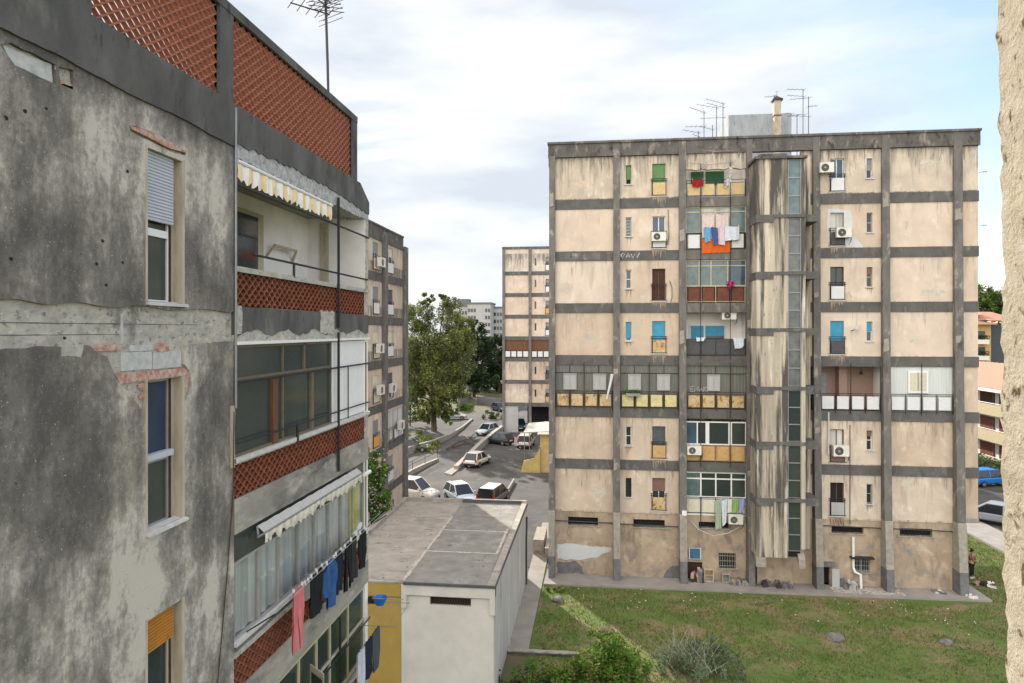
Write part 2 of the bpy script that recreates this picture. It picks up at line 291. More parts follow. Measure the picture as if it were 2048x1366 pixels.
M['tan'] = mat('tan_ground_floor_plaster', (.46,.365,.27), .92, col2=(.33,.265,.20), vscale=1.1, bump=.25, bscale=9, spec=.1, layers=[
    ((.25,.20,.155), 1.6, (1,1,.5), .50, .66, 9, 5), ((.54,.45,.35), 1.3, (1,1,.8), .56, .70, 8, 8), ((.24,.23,.215), .8, (1,1,1.2), .57, .68, 9, 13), ((.14,.12,.10), 5, (1,1,.2), .60, .74, 8, 2), ((.40,.25,.15), 2.2, (1,1,.7), .62, .74, 7, 17)])
M['band'] = mat('dark_grey_concrete_band', (.135,.13,.127), .92, col2=(.095,.091,.089), vscale=1.6, bump=.15, spec=.1, layers=[((.21,.20,.185), 2.0, (1,1,.5), .56, .72, 10, 5), ((.055,.052,.05), 4, (1,1,.25), .57, .74, 9, 2), ((.30,.28,.25), 7, (1,1,.3), .66, .76, 9, 22)])
M['pillar'] = mat('grey_concrete_pillar', (.185,.175,.165), .92, col2=(.115,.11,.106), vscale=2.0, stretch=(1,1,.4), bump=.3, spec=.1, layers=[((.34,.315,.275), 2.6, (1,1,.45), .55, .68, 10, 5), ((.065,.062,.058), 3.5, (1,1,.3), .56, .72, 9, 2), ((.26,.20,.15), 5, (1,1,.4), .66, .76, 8, 12)])
M['parapet'] = mat('black_stained_parapet', (.15,.142,.132), .95, col2=(.085,.08,.077), vscale=1.8, stretch=(1,1,.6), bump=.2, spec=.1, layers=[((.30,.275,.235), 2.0, (1,1,.4), .55, .70, 10, 5), ((.04,.038,.036), 3.5, (1,1,.5), .55, .70, 9, 2)])
M['grey_base'] = mat('grey_plinth_paint', (.18,.18,.185), .9, col2=(.11,.11,.115), vscale=4, bump=.1)
M['light_conc'] = mat('pale_concrete', (.36,.335,.29), .9, col2=(.24,.225,.20), vscale=4, bump=.2, layers=[((.15,.14,.13), 5, (1,1,.3), .58, .75, 8, 5)])
M['tower'] = mat('striped_stair_tower_render', (.58,.51,.40), .92, col2=(.27,.24,.205), vscale=2.2, stretch=(1,.2,.05), bump=.3, bscale=12, spec=.1, layers=[
    ((.09,.085,.077), 1.9, (1,.2,.06), .48, .58, 8, 6.4), ((.66,.61,.51), 2.8, (1,.2,.07), .56, .68, 8, 8), ((.09,.085,.08), 8, (1,1,.35), .60, .74, 9, 3)])
M['stain_pale'] = mat('faded_repair_render', (.58,.54,.46), .95, col2=(.44,.40,.34), vscale=5)
M['stain'] = mat('brown_run_off_stain', (.36,.28,.21), .95, col2=(.20,.16,.125), vscale=6, stretch=(1,1,.2))
M['white_patch'] = mat('bare_white_render_patch', (.58,.60,.60), .9, col2=(.5,.52,.53), vscale=5)
M['green_shut'] = mat('green_roller_shutter', (.13,.26,.10), .6, var=.1)
M['dkgreen_shut'] = mat('dark_green_awning_screen', (.04,.16,.07), .6, var=.08)
M['blue_shut'] = mat('turquoise_roller_shutter', (.06,.33,.52), .55, var=.08)
M['grey_shut'] = mat('grey_roller_shutter', (.27,.28,.30), .6, var=.1)
M['slate_shut'] = mat('dark_slate_shutter', (.10,.115,.12), .7, var=.12)
M['brown_shut'] = mat('dark_brown_wooden_door', (.075,.035,.025), .7, var=.15)
M['pinkbrown'] = mat('brown_roller_shutter', (.22,.13,.11), .6, var=.08)
M['yellow_panel'] = mat('yellowed_plastic_panel', (.60,.45,.24), .6, col2=(.50,.36,.18), vscale=4, layers=[((.24,.09,.03), 6, (1,1,.5), .62, .72, 8, 4)])
M['rusty_panel'] = mat('rust_eaten_yellow_panel', (.58,.45,.25), .7, col2=(.46,.33,.17), vscale=5, layers=[((.24,.10,.035), 3.5, (1,1,.8), .50, .64, 10, 4), ((.10,.05,.025), 9, (1,1,.6), .60, .70, 9, 9)])
M['mossy_panel'] = mat('pale_mossy_panel', (.62,.58,.33), .7, col2=(.50,.40,.18), vscale=4)
M['white_panel'] = mat('white_balcony_panel', (.66,.67,.69), .5, var=.04)
M['red_panel'] = mat('dark_red_balcony_panel', (.10,.03,.022), .6, col2=(.17,.06,.03), vscale=6)
M['grey_panel'] = mat('dark_grey_balcony_panel', (.085,.085,.09), .6, var=.1)
M['tan_panel'] = mat('tan_balcony_panel', (.56,.36,.15), .6, var=.08)
M['pale_panel'] = mat('pale_cream_balcony_panel', (.66,.62,.50), .6, var=.05)
M['orange_panel'] = mat('orange_balcony_panel', (.70,.34,.06), .6, var=.06)
M['wavy_green'] = mat('dark_corrugated_glazing', (.17,.175,.155), .45, col2=(.11,.115,.10), vscale=3, stretch=(6,1,.4), spec=.3)
M['ac'] = mat('white_air_conditioner_casing', (.72,.71,.66), .5, col2=(.6,.58,.52), vscale=3)
M['grille'] = mat('black_fan_grille', (.05,.05,.055), .5, var=.05)
M['galv'] = mat('galvanised_metal', (.30,.31,.32), .45, .6, var=.08)
M['conc_roof'] = mat('beige_flat_roof_screed', (.36,.32,.275), .92, col2=(.25,.23,.205), vscale=1.1, bump=.15, bscale=8, layers=[((.19,.175,.155), .8, (.6,1.3,1), .55, .66, 9, 5), ((.14,.13,.115), 1.6, (.5,1.4,1), .60, .68, 9, 11), ((.44,.41,.36), 1.1, (1,1,1), .60, .72, 8, 21)])
M['felt'] = mat('grey_roofing_felt', (.24,.23,.21), .9, col2=(.165,.157,.145), vscale=1.6, bump=.2, bscale=12, layers=[((.31,.295,.265), 1.0, (1,1,1), .54, .70, 9, 3), ((.13,.125,.115), 1.3, (.6,1.2,1), .58, .68, 9, 13)])
M['felt_dark'] = mat('dark_roofing_felt', (.10,.10,.105), .9, var=.12)
M['util_white'] = mat('dirty_white_render', (.60,.58,.54), .92, col2=(.50,.48,.44), vscale=1.2, bump=.12, bscale=8, spec=.1, layers=[((.44,.42,.38), 2.0, (1,1,.25), .62, .84, 7, 8)])
M['util_side'] = mat('streaked_grey_render', (.50,.49,.46), .92, col2=(.38,.37,.345), vscale=1.2, stretch=(1,1,.3), bump=.12, bscale=8, spec=.1, layers=[((.17,.165,.155), 1.1, (1,1,.2), .58, .70, 9, 8), ((.22,.215,.2), 4, (1,1,.15), .66, .76, 9, 3)])
M['util_yellow'] = mat('ochre_painted_render', (.40,.28,.075), .9, col2=(.33,.225,.06), vscale=1.4, bump=.1)
M['asphalt'] = mat('worn_asphalt', (.088,.085,.081), .92, col2=(.05,.048,.046), vscale=.35, bump=.25, bscale=20, layers=[((.13,.122,.112), .9, (1,1,1), .55, .75, 8, 5), ((.06,.058,.056), .6, (1,1,1), .60, .70, 7, 9)])
M['paving'] = mat('pale_concrete_paving', (.30,.28,.255), .9, col2=(.22,.205,.19), vscale=1.2, bump=.2, layers=[((.14,.13,.12), 2, (1,1,1), .62, .78, 8, 5)])
M['dirt'] = mat('bare_earth', (.13,.11,.07), .95, col2=(.08,.085,.035), vscale=.9, bump=.4, layers=[((.07,.10,.03), 1.2, (1,1,1), .52, .66, 8, 5)])
M['lawn'] = mat('patchy_mown_grass', (.105,.145,.036), .95, col2=(.07,.12,.024), vscale=.6, bump=.6, bscale=25, layers=[
    ((.19,.15,.08), .45, (1,1,1), .48, .62, 9, 5), ((.045,.095,.015), .8, (1,1,1), .55, .68, 8, 9), ((.19,.155,.085), 1.6, (1,1,1), .66, .78, 8, 12), ((.4,.38,.33), 8, (1,1,1), .78, .82, 2, 3)])
M['blade'] = leafmat('grass_blade_green', (.125,.19,.04), (.22,.185,.09), .3)
M['leaf_big'] = leafmat('olive_green_leaves', (.125,.155,.055), (.085,.095,.035), .35)
M['leaf_yel'] = leafmat('yellow_green_leaves', (.21,.245,.065), (.15,.18,.045), .4)
M['leaf_dark'] = leafmat('dark_green_leaves', (.035,.06,.025), (.02,.035,.015), .2)
M['leaf_bright'] = leafmat('bright_green_leaves', (.12,.22,.03), (.07,.14,.02), .35)
M['leaf_olive'] = leafmat('silvery_olive_leaves', (.20,.25,.15), (.10,.14,.07), .2)
M['leaf_hedge'] = leafmat('hedge_leaves', (.07,.10,.03), (.04,.06,.02), .2)
M['flower'] = mat('white_blossom', (.75,.72,.68), .8)
M['bark'] = mat('grey_brown_bark', (.12,.09,.065), .95, var=.2, vscale=8, bump=.5)
M['stone'] = mat('grey_boulder', (.22,.20,.19), .95, var=.2, vscale=6, bump=.8, bscale=12)
M['tile'] = mat('clay_roof_tiles', (.42,.23,.16), .85, col2=(.32,.17,.12), vscale=9)
M['rubber'] = mat('tyre_rubber', (.02,.02,.02), .8, var=.05)
M['rim'] = mat('wheel_rim_metal', (.35,.35,.36), .35, .7, var=.05)
M['carglass'] = mat('car_window_glass', (.02,.025,.03), .06, spec=.6, var=.02)
M['lamp_red'] = mat('red_tail_lamp', (.45,.02,.015), .3, var=.03)
M['lamp_clear'] = mat('clear_head_lamp', (.6,.62,.64), .15, spec=.6, var=.03)
M['blackplastic'] = mat('black_plastic_trim', (.025,.025,.027), .6, var=.05)
M['plate_white'] = mat('white_number_plate', (.7,.7,.7), .4, var=.02)
M['reveal'] = mat('coarse_lit_yellowish_render', (.60,.54,.43), .95, col2=(.50,.43,.32), vscale=30, bump=1.0, bscale=55, spec=.05, layers=[((.66,.60,.48), 9, (1,1,1), .55, .75, 6, 5), ((.16,.11,.06), 45, (1,1,.7), .58, .68, 3, 3), ((.12,.08,.04), 95, (1,1,.8), .66, .72, 3, 9)])
M['rooftop_wall'] = mat('blue_grey_streaked_wall', (.36,.39,.41), .9, col2=(.22,.25,.28), vscale=3, stretch=(1,1,.3), layers=[((.10,.11,.12), 6, (1,1,.3), .60, .75, 8, 3)])
M['pale_wall'] = mat('pale_grey_distant_wall', (.42,.42,.42), .9, var=.06, vscale=1)
M['house_beige'] = mat('beige_balcony_brick', (.44,.37,.24), .9, var=.08, vscale=4)
M['house_white'] = mat('white_house_wall', (.66,.64,.60), .9, var=.05)
M['house_yellow'] = mat('warm_yellow_house_wall', (.48,.33,.13), .9, var=.06, vscale=2)
M['house_slate'] = mat('dark_slate_cladding', (.06,.075,.09), .7, var=.1)
M['yellow_hut'] = mat('faded_yellow_wall', (.55,.42,.18), .9, var=.08, vscale=2)
M['pink_in'] = mat('dusty_pink_loggia_wall', (.34,.235,.19), .9, var=.05)
M['white_sheet'] = mat('white_corrugated_sheet', (.60,.63,.62), .6, col2=(.5,.53,.53), vscale=4, stretch=(5,1,.2))
def cloth(name, col, rough=.9): 
    k = 'cl_'+name
    if k not in M: M[k] = mat(name+'_cloth', col, rough, var=.07, vscale=8, bump=.15, bscale=15)
    return M[k]
# ---------------------------------------------------------------- ground
def sheet(name, pts, z, m, thick=0):
    mb = MB(); n = len(pts)
    mb.add([(x, y, z) for x, y in pts], [tuple(range(n))])
    if thick: mb.add([(x, y, zz) for x, y in pts for zz in (z, z-thick)], [(2*i, 2*i+1, 2*((i+1)%n)+1, 2*((i+1)%n)) for i in range(n)])
    return tag(mb.build(name, m), kind='structure')
def rect(x0, x1, y0, y1): return [(x0,y0),(x1,y0),(x1,y1),(x0,y1)]
sheet('ground', rect(-900, 900, -300, 1500), -.03, M['dirt'])
sheet('lawn', rect(-3.0, 26.6, -4, 60), 0.0, M['lawn'])
sheet('road', [(-30,42.3),(-2.8,42.3),(-2.8,55),(26.6,60.5),(26.6,75),(-3,130),(-9,240),(-13.5,240),(-17,128),(-26,112),(-36,80),(-32,50)], .012, M['asphalt'])
sheet('road', rect(29.2, 37.5, 0, 160), .012, M['asphalt'])
PW = 41.2
# ================================================================ the far block on the right
PY = 41.15
def fR(u, v, w): return (u, PY-w, v)
def xr(px): return at(px, 660, y=41.1).x
def zr(px, py): return at(px, py, y=41.1).z
ZT = [22.49, 19.4, 16.3, 13.2, 10.1, 7.0]      # tops of the dark bands
rb = root('apartment_building', 'tall cream apartment block with dark grey concrete grid and laundry balconies, facing the lawn', 'building', (9.3, 46.5, 0))
X0, X1 = xr(1098.5), xr(1957)
PIL = [(1098.5,1110.5),(1226.5,1239.6),(1357.6,1371.6),(1492,1504),(1625,1639),(1762.5,1777.5),(1906,1923)]
PX = [(xr(a), xr(b)) for a, b in PIL]
# openings: (u0,u1,v0,v1)
WL, NL = (xr(1304.5), xr(1331)), (xr(1251.5), xr(1263))
WR, NR = (xr(1661), xr(1688.5)), (xr(1734), xr(1745.5))
floors = [22.49, 19.4, 16.3, 13.2, 7.0, 3.95]
def rectp(u0, u1, v0, v1): return [(u0,v0),(u1,v0),(u1,v1),(u0,v1)]
# wall plates per bay (solid bays); loggia column and the glazed floor stay open
WALLM = {0:'cream_dirty', 1:'cream', 2:'cream', 3:'cream', 4:'cream_streak', 5:'cream_streak'}
for fi, zt in enumerate(floors):
    top = 25.0 if fi == 0 else floors[fi-1]-.55
    if fi == 4: top = 10.1-.55
    hl = [rectp(WL[0], WL[1], zt+.12, zt+2.02), rectp(NL[0], NL[1], zt+.85, zt+1.98)]
    hr = [rectp(WR[0], WR[1], zt+.12, zt+2.02), rectp(NR[0], NR[1], zt+.85, zt+1.98)]
    for a, b, hh, lo in ((X0+.05, PX[1][0]+.1, [], -.1), (PX[1][0]+.1, PX[2][0]+.1, hl, -.1), (PX[4][0]-.6, PX[5][0]+.1, hr, -.1), (PX[5][0]+.1, PX[6][0]+.1, [], -.1), (PX[6][0]+.1, X1, [], .15 if fi == 5 else -.1)):
        MB().plate(fR, rectp(a, b, zt+lo, top), hh, 0, -.35).build('wall', M[WALLM[fi]], rb)
mb = MB(); mb.plate(fR, rectp(PX[6][1], X1, 9.9, 12.7), [], 0, -.35); mb.build('wall', M['cream'], rb)
# ground floor wall
gh = [rectp(xr(1136), xr(1196), zr(1166,1051), zr(1166,1035)), rectp(xr(1267), xr(1330), zr(1300,1055), zr(1300,1040)),
      rectp(xr(1664), xr(1728), zr(1690,1067), zr(1690,1054)), rectp(xr(1801), xr(1866), zr(1830,1073), zr(1830,1058)),
      rectp(xr(1398), xr(1458), zr(1430,1057), zr(1430,1045)), rectp(xr(1438), xr(1472), zr(1455,1137), zr(1455,1107)), rectp(xr(1707), xr(1741), zr(1720,1145), zr(1720,1118)),
      rectp(xr(1374), xr(1405), .1, zr(1390,1125)), rectp(xr(1643), xr(1660), .1, zr(1650,1135))]
mb = MB(); mb.plate(fR, rectp(X0+.05, PX[6][1], -.2, 3.95), gh, -.03, -.35); gw = mb.build('ground_floor_wall', M['tan'], rb)
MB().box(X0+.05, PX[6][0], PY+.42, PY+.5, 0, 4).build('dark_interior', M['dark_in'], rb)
# bands, parapet
for zt in ZT:
    segs = [(PX[0][1], PX[1][0]), (PX[1][1], PX[2][0]), (PX[4][1]-1.2, PX[4][0]), (PX[4][1], PX[5][0]), (PX[5][1], PX[6][0]), (PX[6][1], X1+.03)]
    for a, b in segs: MB().fb(fR, a, b, zt-.58, zt, -.3, .05).build('floor_beam', M['band'], rb)
    MB().fb(fR, PX[2][1], PX[3][0]+.3, zt-.58, zt-.02, -1.5, .1).build('balcony_slab', M['pillar' if zt > 15 else 'band'], rb)
mb = MB(); mb.box(X0-.06, X1+.06, PY-.14, PY+.2, 25.02, 25.86); mb.box(X0-.06, X0+.2, PY+.2, 52, 24.6, 25.86); mb.box(X1-.2, X1+.06, PY+.2, 52, 24.6, 25.86)
mb.box(X0-.1, X1+.1, PY-.22, PY+.3, 25.80, 25.93); mb.build('parapet', M['parapet'], rb)
mb = MB(); mb.fb(fR, PX[2][1], PX[3][0], 24.4, 25.02, -.3, .04); mb.plate(fR, jag(rectp(PX[2][1], PX[3][0], 24.1, 24.7), .06, .3, 3), [], .045, -.2); mb.build('balcony_valance', M['cream_dirty'], rb)
# pillars, thicker towards the ground
for i, (a, b) in enumerate(PX):
    y = [(25.75 if i not in (0,) else 25.1, 40.99), (12, 40.82), (4, 40.62), (3.96, 40.55), (0, 40.28)]
    def shaft(z0, z1, nm, mt, par):
        ys = [yy for z, yy in y]; zs = [z for z, yy in y]
        def yf(z):
            for k in range(len(zs)-1):
                if zs[k+1] <= z <= zs[k]: return ys[k+1]+(ys[k]-ys[k+1])*(z-zs[k+1])/(zs[k]-zs[k+1])
            return ys[-1]
        zz = sorted({z0, z1}|{z for z in zs if z0 < z < z1}); mb = MB()
        for c in range(len(zz)-1):
            q0, q1 = zz[c], zz[c+1]; mb.add([(a,yf(q0),q0),(b,yf(q0),q0),(b,41.3,q0),(a,41.3,q0),(a,yf(q1),q1),(b,yf(q1),q1),(b,41.3,q1),(a,41.3,q1)],
                [(0,3,2,1),(4,5,6,7),(0,1,5,4),(1,2,6,5),(2,3,7,6),(3,0,4,7)])
        return mb.build(nm, M[mt], par)
    p = shaft(4, y[0][0], 'pillar', 'pillar', rb)
    shaft(1.35, 3.995, 'lower_shaft', 'light_conc' if i != 3 else 'pillar', p); shaft(-.2, 1.345, 'plinth', 'grey_base', p)
MB().fb(fR, PX[6][1]+.25, X1+.04, 3.9, 4.15, -.3, .03).build('overhang_soffit', M['light_conc'], rb)
# body
mb = MB(); mb.box(X0+.02, X1-.02, 42.7, 52, 3.9, 25.0); mb.box(X0+.02, PX[6][1], 41.7, 52, -.2, 3.9); mb.box(X0+.02, X0+.3, 41.4, 42.7, 0, 25); mb.box(X1-.3, X1-.02, 41.4, 42.7, 4, 25)
mb.build('rear_body', M['cream_dirty'], rb)
mb = MB()
for xx in (PX[2][1]-.15, PX[3][0]+.05, PX[5][0]+.1, PX[4][1]-.2): mb.box(xx, xx+.12, 41.3, 42.7, 4, 24.9)
mb.build('partition_wall', M['white_wall'], rb)
# ---- windows
def window(fr, par, u0, u1, v0, v1, glass='glass_dark', frame='pvc_white', shut=None, cover=0, w=-.14, mull=1, bars=0, ft=.045):
    mb = MB(); mb.fb(fr, u0, u0+ft, v0, v1, w-.05, w+.03); mb.fb(fr, u1-ft, u1, v0, v1, w-.05, w+.03); mb.fb(fr, u0+ft, u1-ft, v1-ft, v1, w-.05, w+.03); mb.fb(fr, u0+ft, u1-ft, v0, v0+ft, w-.05, w+.03)
    for k in range(mull):
        c = u0+(u1-u0)*(k+1)/(mull+1); mb.fb(fr, c-ft*.5, c+ft*.5, v0+ft, v1-ft, w-.045, w+.025)
    for k in range(bars):
        c = v0+(v1-v0)*(k+1)/(bars+1); mb.fb(fr, u0+ft, u1-ft, c-ft*.4, c+ft*.4, w-.045, w+.022)
    o = mb.build('window', M[frame], par)
    MB().fb(fr, u0+.01, u1-.01, v0+.01, v1-.01, w-.03, w-.01).build('pane', M[glass], o)
    if shut:
        mb = MB(); vb = v1-(v1-v0)*cover; n = max(3, int((v1-vb)/.055)); h = (v1-vb)/n
        for k in range(n): mb.fb(fr, u0+.02, u1-.02, vb+k*h+.006, vb+(k+1)*h, w+.03, w+.045)
        mb.fb(fr, u0+.02, u1-.02, vb, v1, w+.031, w+.038)
        mb.build('shutter', M[shut], o)
    return o
def sill(fr, par, u0, u1, v, m='marble'):
    return MB().fb(fr, u0-.08, u1+.08, v-.05, v, -.14, .07).build('sill', M[m], par)
def rail1(fr, par, u0, u1, v0, panel, h=.78):
    """small window guard: posts, two rails, one panel"""
    mb = MB(); e = .1
    for v in (v0+h+.22, v0+h+.1): mb.ftube(fr, [(u0-e, v, .06), (u1+e, v, .06)], .018)
    for v in (v0+.02,): mb.ftube(fr, [(u0-e, v, .06), (u1+e, v, .06)], .02)
    for u in (u0-.02, u1+.02): mb.ftube(fr, [(u, v0, .06), (u, v0+h+.22, .06)], .02)
    o = mb.build('window_guard', M['iron'], par)
    if panel: MB().fb(fr, u0+.04, u1-.0, v0+.06, v0+h, .05, .07).build('panel', M[panel], o)
    return o
specW = { # floor: left wide, left narrow, right wide, right narrow  -> (glass, frame, shutter, cover)
 0: (('glass_green','alu','green_shut',.62), ('dark_in','alu','green_shut',.75), ('glass_blue','pvc_white',None,0), ('glass_dark','pvc_white','grey_shut',.6)),
 1: (('glass_blue','pvc_white',None,0), ('glass_teal','alu',None,0), ('curtain','alu',None,0), ('glass_dark','alu',None,0)),
 2: (('brown_shut','brown_frame',None,0), ('glass_blue','pvc_white',None,0), ('glass_dark','brown_frame',None,0), ('glass_dark','alu','pinkbrown',.35)),
 3: (('glass_blue','alu','blue_shut',.7), ('glass_blue','pvc_white','blue_shut',.85), ('glass_blue','alu','blue_shut',.72), ('glass_blue','pvc_white','blue_shut',.5)),
 4: (('glass_dark','alu','slate_shut',.6), ('glass_dark','pvc_white',None,0), ('curtain','brown_frame',None,0), ('glass_dark','pvc_white','pinkbrown',.3)),
 5: (('glass_dark','pvc_white','pinkbrown',.42), ('glass_dark','iron',None,0), ('dark_in','brown_frame',None,0), ('glass_dark','alu',None,0))}
panels = {0:('yellow_panel','white_panel'), 1:('white_panel','grey_panel'), 2:(None,'white_panel'), 3:('rusty_panel','grey_panel'), 4:('tan_panel','pinkbrown'), 5:('rusty_panel','pale_wall')}
for fi, zt in enumerate(floors):
    sp = specW[fi]
    for (u, k) in ((WL,0),(WR,2)):
        g, f, s, c = sp[k]; o = window(fR, rb, u[0], u[1], zt+.12, zt+2.02, g, f, s, c); sill(fR, o, u[0], u[1], zt+.12)
    for (u, k) in ((NL,1),(NR,3)):
        g, f, s, c = sp[k]; o = window(fR, rb, u[0], u[1], zt+.85, zt+1.98, g, f, s, c, mull=0, bars=(5 if (fi, k) in ((5,1),(1,1)) else 1)); sill(fR, o, u[0], u[1], zt+.85)
    rail1(fR, rb, WL[0], WL[1], zt+.12, panels[fi][0]); rail1(fR, rb, WR[0], WR[1], zt+.12, panels[fi][1])
rnd = random.Random(44)
for fi, zt in enumerate(floors):
    for (u, v) in ((WL, zt+.02), (WR, zt+.02), (NL, zt+.8), (NR, zt+.8)):
        if rnd.random() < .25: continue
        lim = zt+.02 if v > zt+.5 else zt-.55; n = 11; p_ = [(u[0]+(u[1]-u[0])*k/n, v) for k in range(n+1)]
        q_ = [(u[0]+(u[1]-u[0])*k/n+rnd.uniform(-.01,.01), max(lim, v-(rnd.uniform(.05,.75) if k % 2 else .03))) for k in range(n+1)]
        MB().plate(fR, p_+q_[::-1], [], .003 if v > zt+.5 else .053, 0).build('sill_stain', M['stain'], rb)
# white render patch around the window on the second floor from the top, right bay
pp = [(1655,418),(1700,420),(1706,440),(1706,470),(1727,492),(1727,495),(1662,495),(1655,470)]
o = MB().plate(fR, jag([(xr(a), zr(a, b)) for a, b in pp], .05, .25, 5), [rectp(WR[0], WR[1], 19.52, 21.42)], .008, 0).build('repaired_render', M['white_patch'], rb)
pp = [(1114,1089),(1140,1088),(1178,1093),(1224,1096),(1222,1102),(1190,1117),(1150,1120),(1114,1118)]
MB().plate(fR, jag([(xr(a), zr(a, b)) for a, b in pp], .06, .2, 6), [], -.02, -.03).build('bare_render_patch', M['white_patch'], rb)
pp = [(1114,1126),(1150,1122),(1165,1135),(1170,1149),(1113,1148)]
MB().plate(fR, jag([(xr(a), zr(a, b)) for a, b in pp], .08, .2, 8), [], -.022, -.03).build('grey_render_patch', M['grey_base'], rb)
pp = [(1335,1140),(1345,1133),(1358,1132),(1358,1160),(1325,1160)]
MB().plate(fR, jag([(xr(a), zr(a, b)) for a, b in pp], .06, .2, 9), [], -.022, -.03).build('grey_render_patch', M['grey_base'], rb)
MB().fb(fR, xr(1130), xr(1200), 16.3+3.1-.5, 16.3+3.1-.1, .05, .056).build('cleaned_beam_patch', M['pillar'], rb)
rnd = random.Random(61)
for (a, b) in ((PX[0][1], PX[1][0]), (PX[5][1], PX[6][0]), (PX[4][1], PX[5][0]), (PX[1][1], PX[2][0])):
    for zt in floors:
        if rnd.random() < .35: continue
        narrow = (a, b) not in ((PX[0][1], PX[1][0]), (PX[5][1], PX[6][0]))
        c_ = rnd.uniform(a+.5, b-.7) if not narrow else rnd.uniform(a+1.2, a+1.6); w_ = rnd.uniform(.2, .7) if not narrow else .22; h_ = rnd.uniform(.12, .45); v_ = rnd.uniform(zt+.35, zt+2.2) if not narrow else zt+.3
        MB().plate(fR, jag([(c_-w_, v_-h_*.6), (c_+w_*.4, v_-h_), (c_+w_, v_), (c_+w_*.2, v_+h_*.7), (c_-w_*.8, v_+h_*.5)], .05, .12, int(zt*10+a)), [], .0035, 0).build('worn_patch', M[rnd.choice(['cream_dirty','stain_pale','cream_streak'])], rb)
for i, (a, b) in enumerate(PX):
    for k in range(2):
        v_ = rnd.uniform(5, 24); yy_ = 40.99-(25.75-v_)*.0125 if v_ > 12 else 40.82-(12-v_)*.025
        h_ = rnd.uniform(.3, .9); m_ = MB(); pts_ = jag([(a+.02, v_), (a+(b-a)*rnd.uniform(.5,.9), v_+.1), (a+(b-a)*.7, v_+h_), (a+.02, v_+h_*.9)], .02, .15, i*7+k)
        m_.plate(lambda u, v, w: (u, yy_-.022-w, v), pts_, [], .0, -.05).build('spalled_patch', M['light_conc'], rb)
# basement windows
for (a, b, c, d, e) in ((1136,1196,1035,1051,1166),(1267,1330,1040,1055,1300),(1664,1728,1054,1067,1690),(1801,1866,1058,1073,1830),(1398,1458,1045,1057,1430)):
    o = MB().fb(fR, xr(a), xr(b), zr(e,d), zr(e,c), -.28, -.26).build('basement_window', M['dark_in'], rb)
    mb = MB(); n = 9
    for k in range(n): mb.ftube(fR, [(xr(a)+(xr(b)-xr(a))*(k+.5)/n, zr(e,d), -.15), (xr(a)+(xr(b)-xr(a))*(k+.5)/n, zr(e,c), -.15)], .012, 4)
    mb.build('bars', M['iron'], o)
    mb = MB(); mb.fb(fR, xr(a)-.1, xr(b)+.1, zr(e,d)-.07, zr(e,d), -.1, .03); mb.build('sill', M['light_conc'], o)
o = window(fR, rb, xr(1378), xr(1402), zr(1390,1118), zr(1390,1096), 'glass_dark', 'pvc_white', 'slate_shut', 0, w=.05, mull=0)
MB().fb(fR, xr(1380), xr(1400), zr(1390,1117), zr(1390,1097), .06, .09).build('blue_board', cloth('faded_blue', (.06,.17,.27)), o)
def barred(a, b, c, d, e, fm):
    o = window(fR, rb, xr(a), xr(b), zr(e,d), zr(e,c), 'glass_dark', fm, w=-.12, mull=1)
    mb = MB()
    for k in range(7): u = xr(a)+(xr(b)-xr(a))*(k+.5)/7; mb.ftube(fR, [(u, zr(e,d), .02), (u, zr(e,c), .02)], .012, 4)
    for k in range(3): v = zr(e,d)+(zr(e,c)-zr(e,d))*(k+.5)/3; mb.ftube(fR, [(xr(a), v, .02), (xr(b), v, .02)], .012, 4)
    mb.build('bars', M['alu'], o); sill(fR, o, xr(a), xr(b), zr(e,d), 'light_conc')
barred(1438,1472,1107,1137,1455,'iron'); barred(1707,1741,1118,1145,1720,'alu')
mb = MB(); mb.fb(fR, xr(1700), xr(1746), zr(1720,1116), zr(1720,1113), -.1, .3); mb.build('window_canopy', M['iron'], rb)
# doors / recess contents at ground level
MB().fb(fR, xr(1374), xr(1405), .1, zr(1390,1125), -.2, -.17).build('door', M['brown_shut'], rb)
o = MB().fb(fR, xr(1643), xr(1660), .1, zr(1650,1135), -.3, -.27).build('door', M['dark_in'], rb)
MB().box(xr(1660), xr(1675), 40.75, 40.80, .1, 1.15).build('open_leaf', M['pale_wall'], o)
MB().box(xr(1643), xr(1668), 40.95, 41.1, 1.2, 1.45).build('door_header', M['grey_base'], o)
# service pipes along the facade
mb = MB(); 
for (a, b, v, w) in ((1110,1228,3.28,.05),(1240,1357,3.20,.05),(1640,1762,3.5,.05),(1778,1905,3.45,.05)): mb.ftube(fR, [(xr(a), v, w), (xr(b), v-.05, w)], .03)
mb.build('service_pipe', M['grille'], rb)
MB().ftube(fR, [(xr(1706), 16.0*.0+2.9, .08), (xr(1706), 1.2, .1), (xr(1708), .95, .2), (xr(1718), .85, .3), (xr(1718), .1, .35)], .075, 8).build('white_drainpipe', M['pvc_white'], rb)
MB().ftube(fR, [(xr(1700), 9.3, .05), (xr(1700), 3.6, .05)], .02).build('cable', M['rust_iron'], rb)
MB().ftube(fR, [(xr(1380), 3.6, .2), (xr(1395), 3.1, .25), (xr(1425), 2.75, .3), (xr(1455), 2.95, .3), (xr(1478), 3.3, .2)], .025).build('cable', M['curtain'], rb)
MB().ftube(fR, [(xr(1336), 21.8, .05), (xr(1338), 20.2, .06), (xr(1335), 19.7, .1)], .018).build('cable', M['grille'], rb)
MB().ftube(fR, [(xr(1339), 17.6, .05), (xr(1344), 17.2, .06), (xr(1344), 16.6, .1), (xr(1341),16.3,.05)], .018).build('cable', M['rust_iron'], rb)
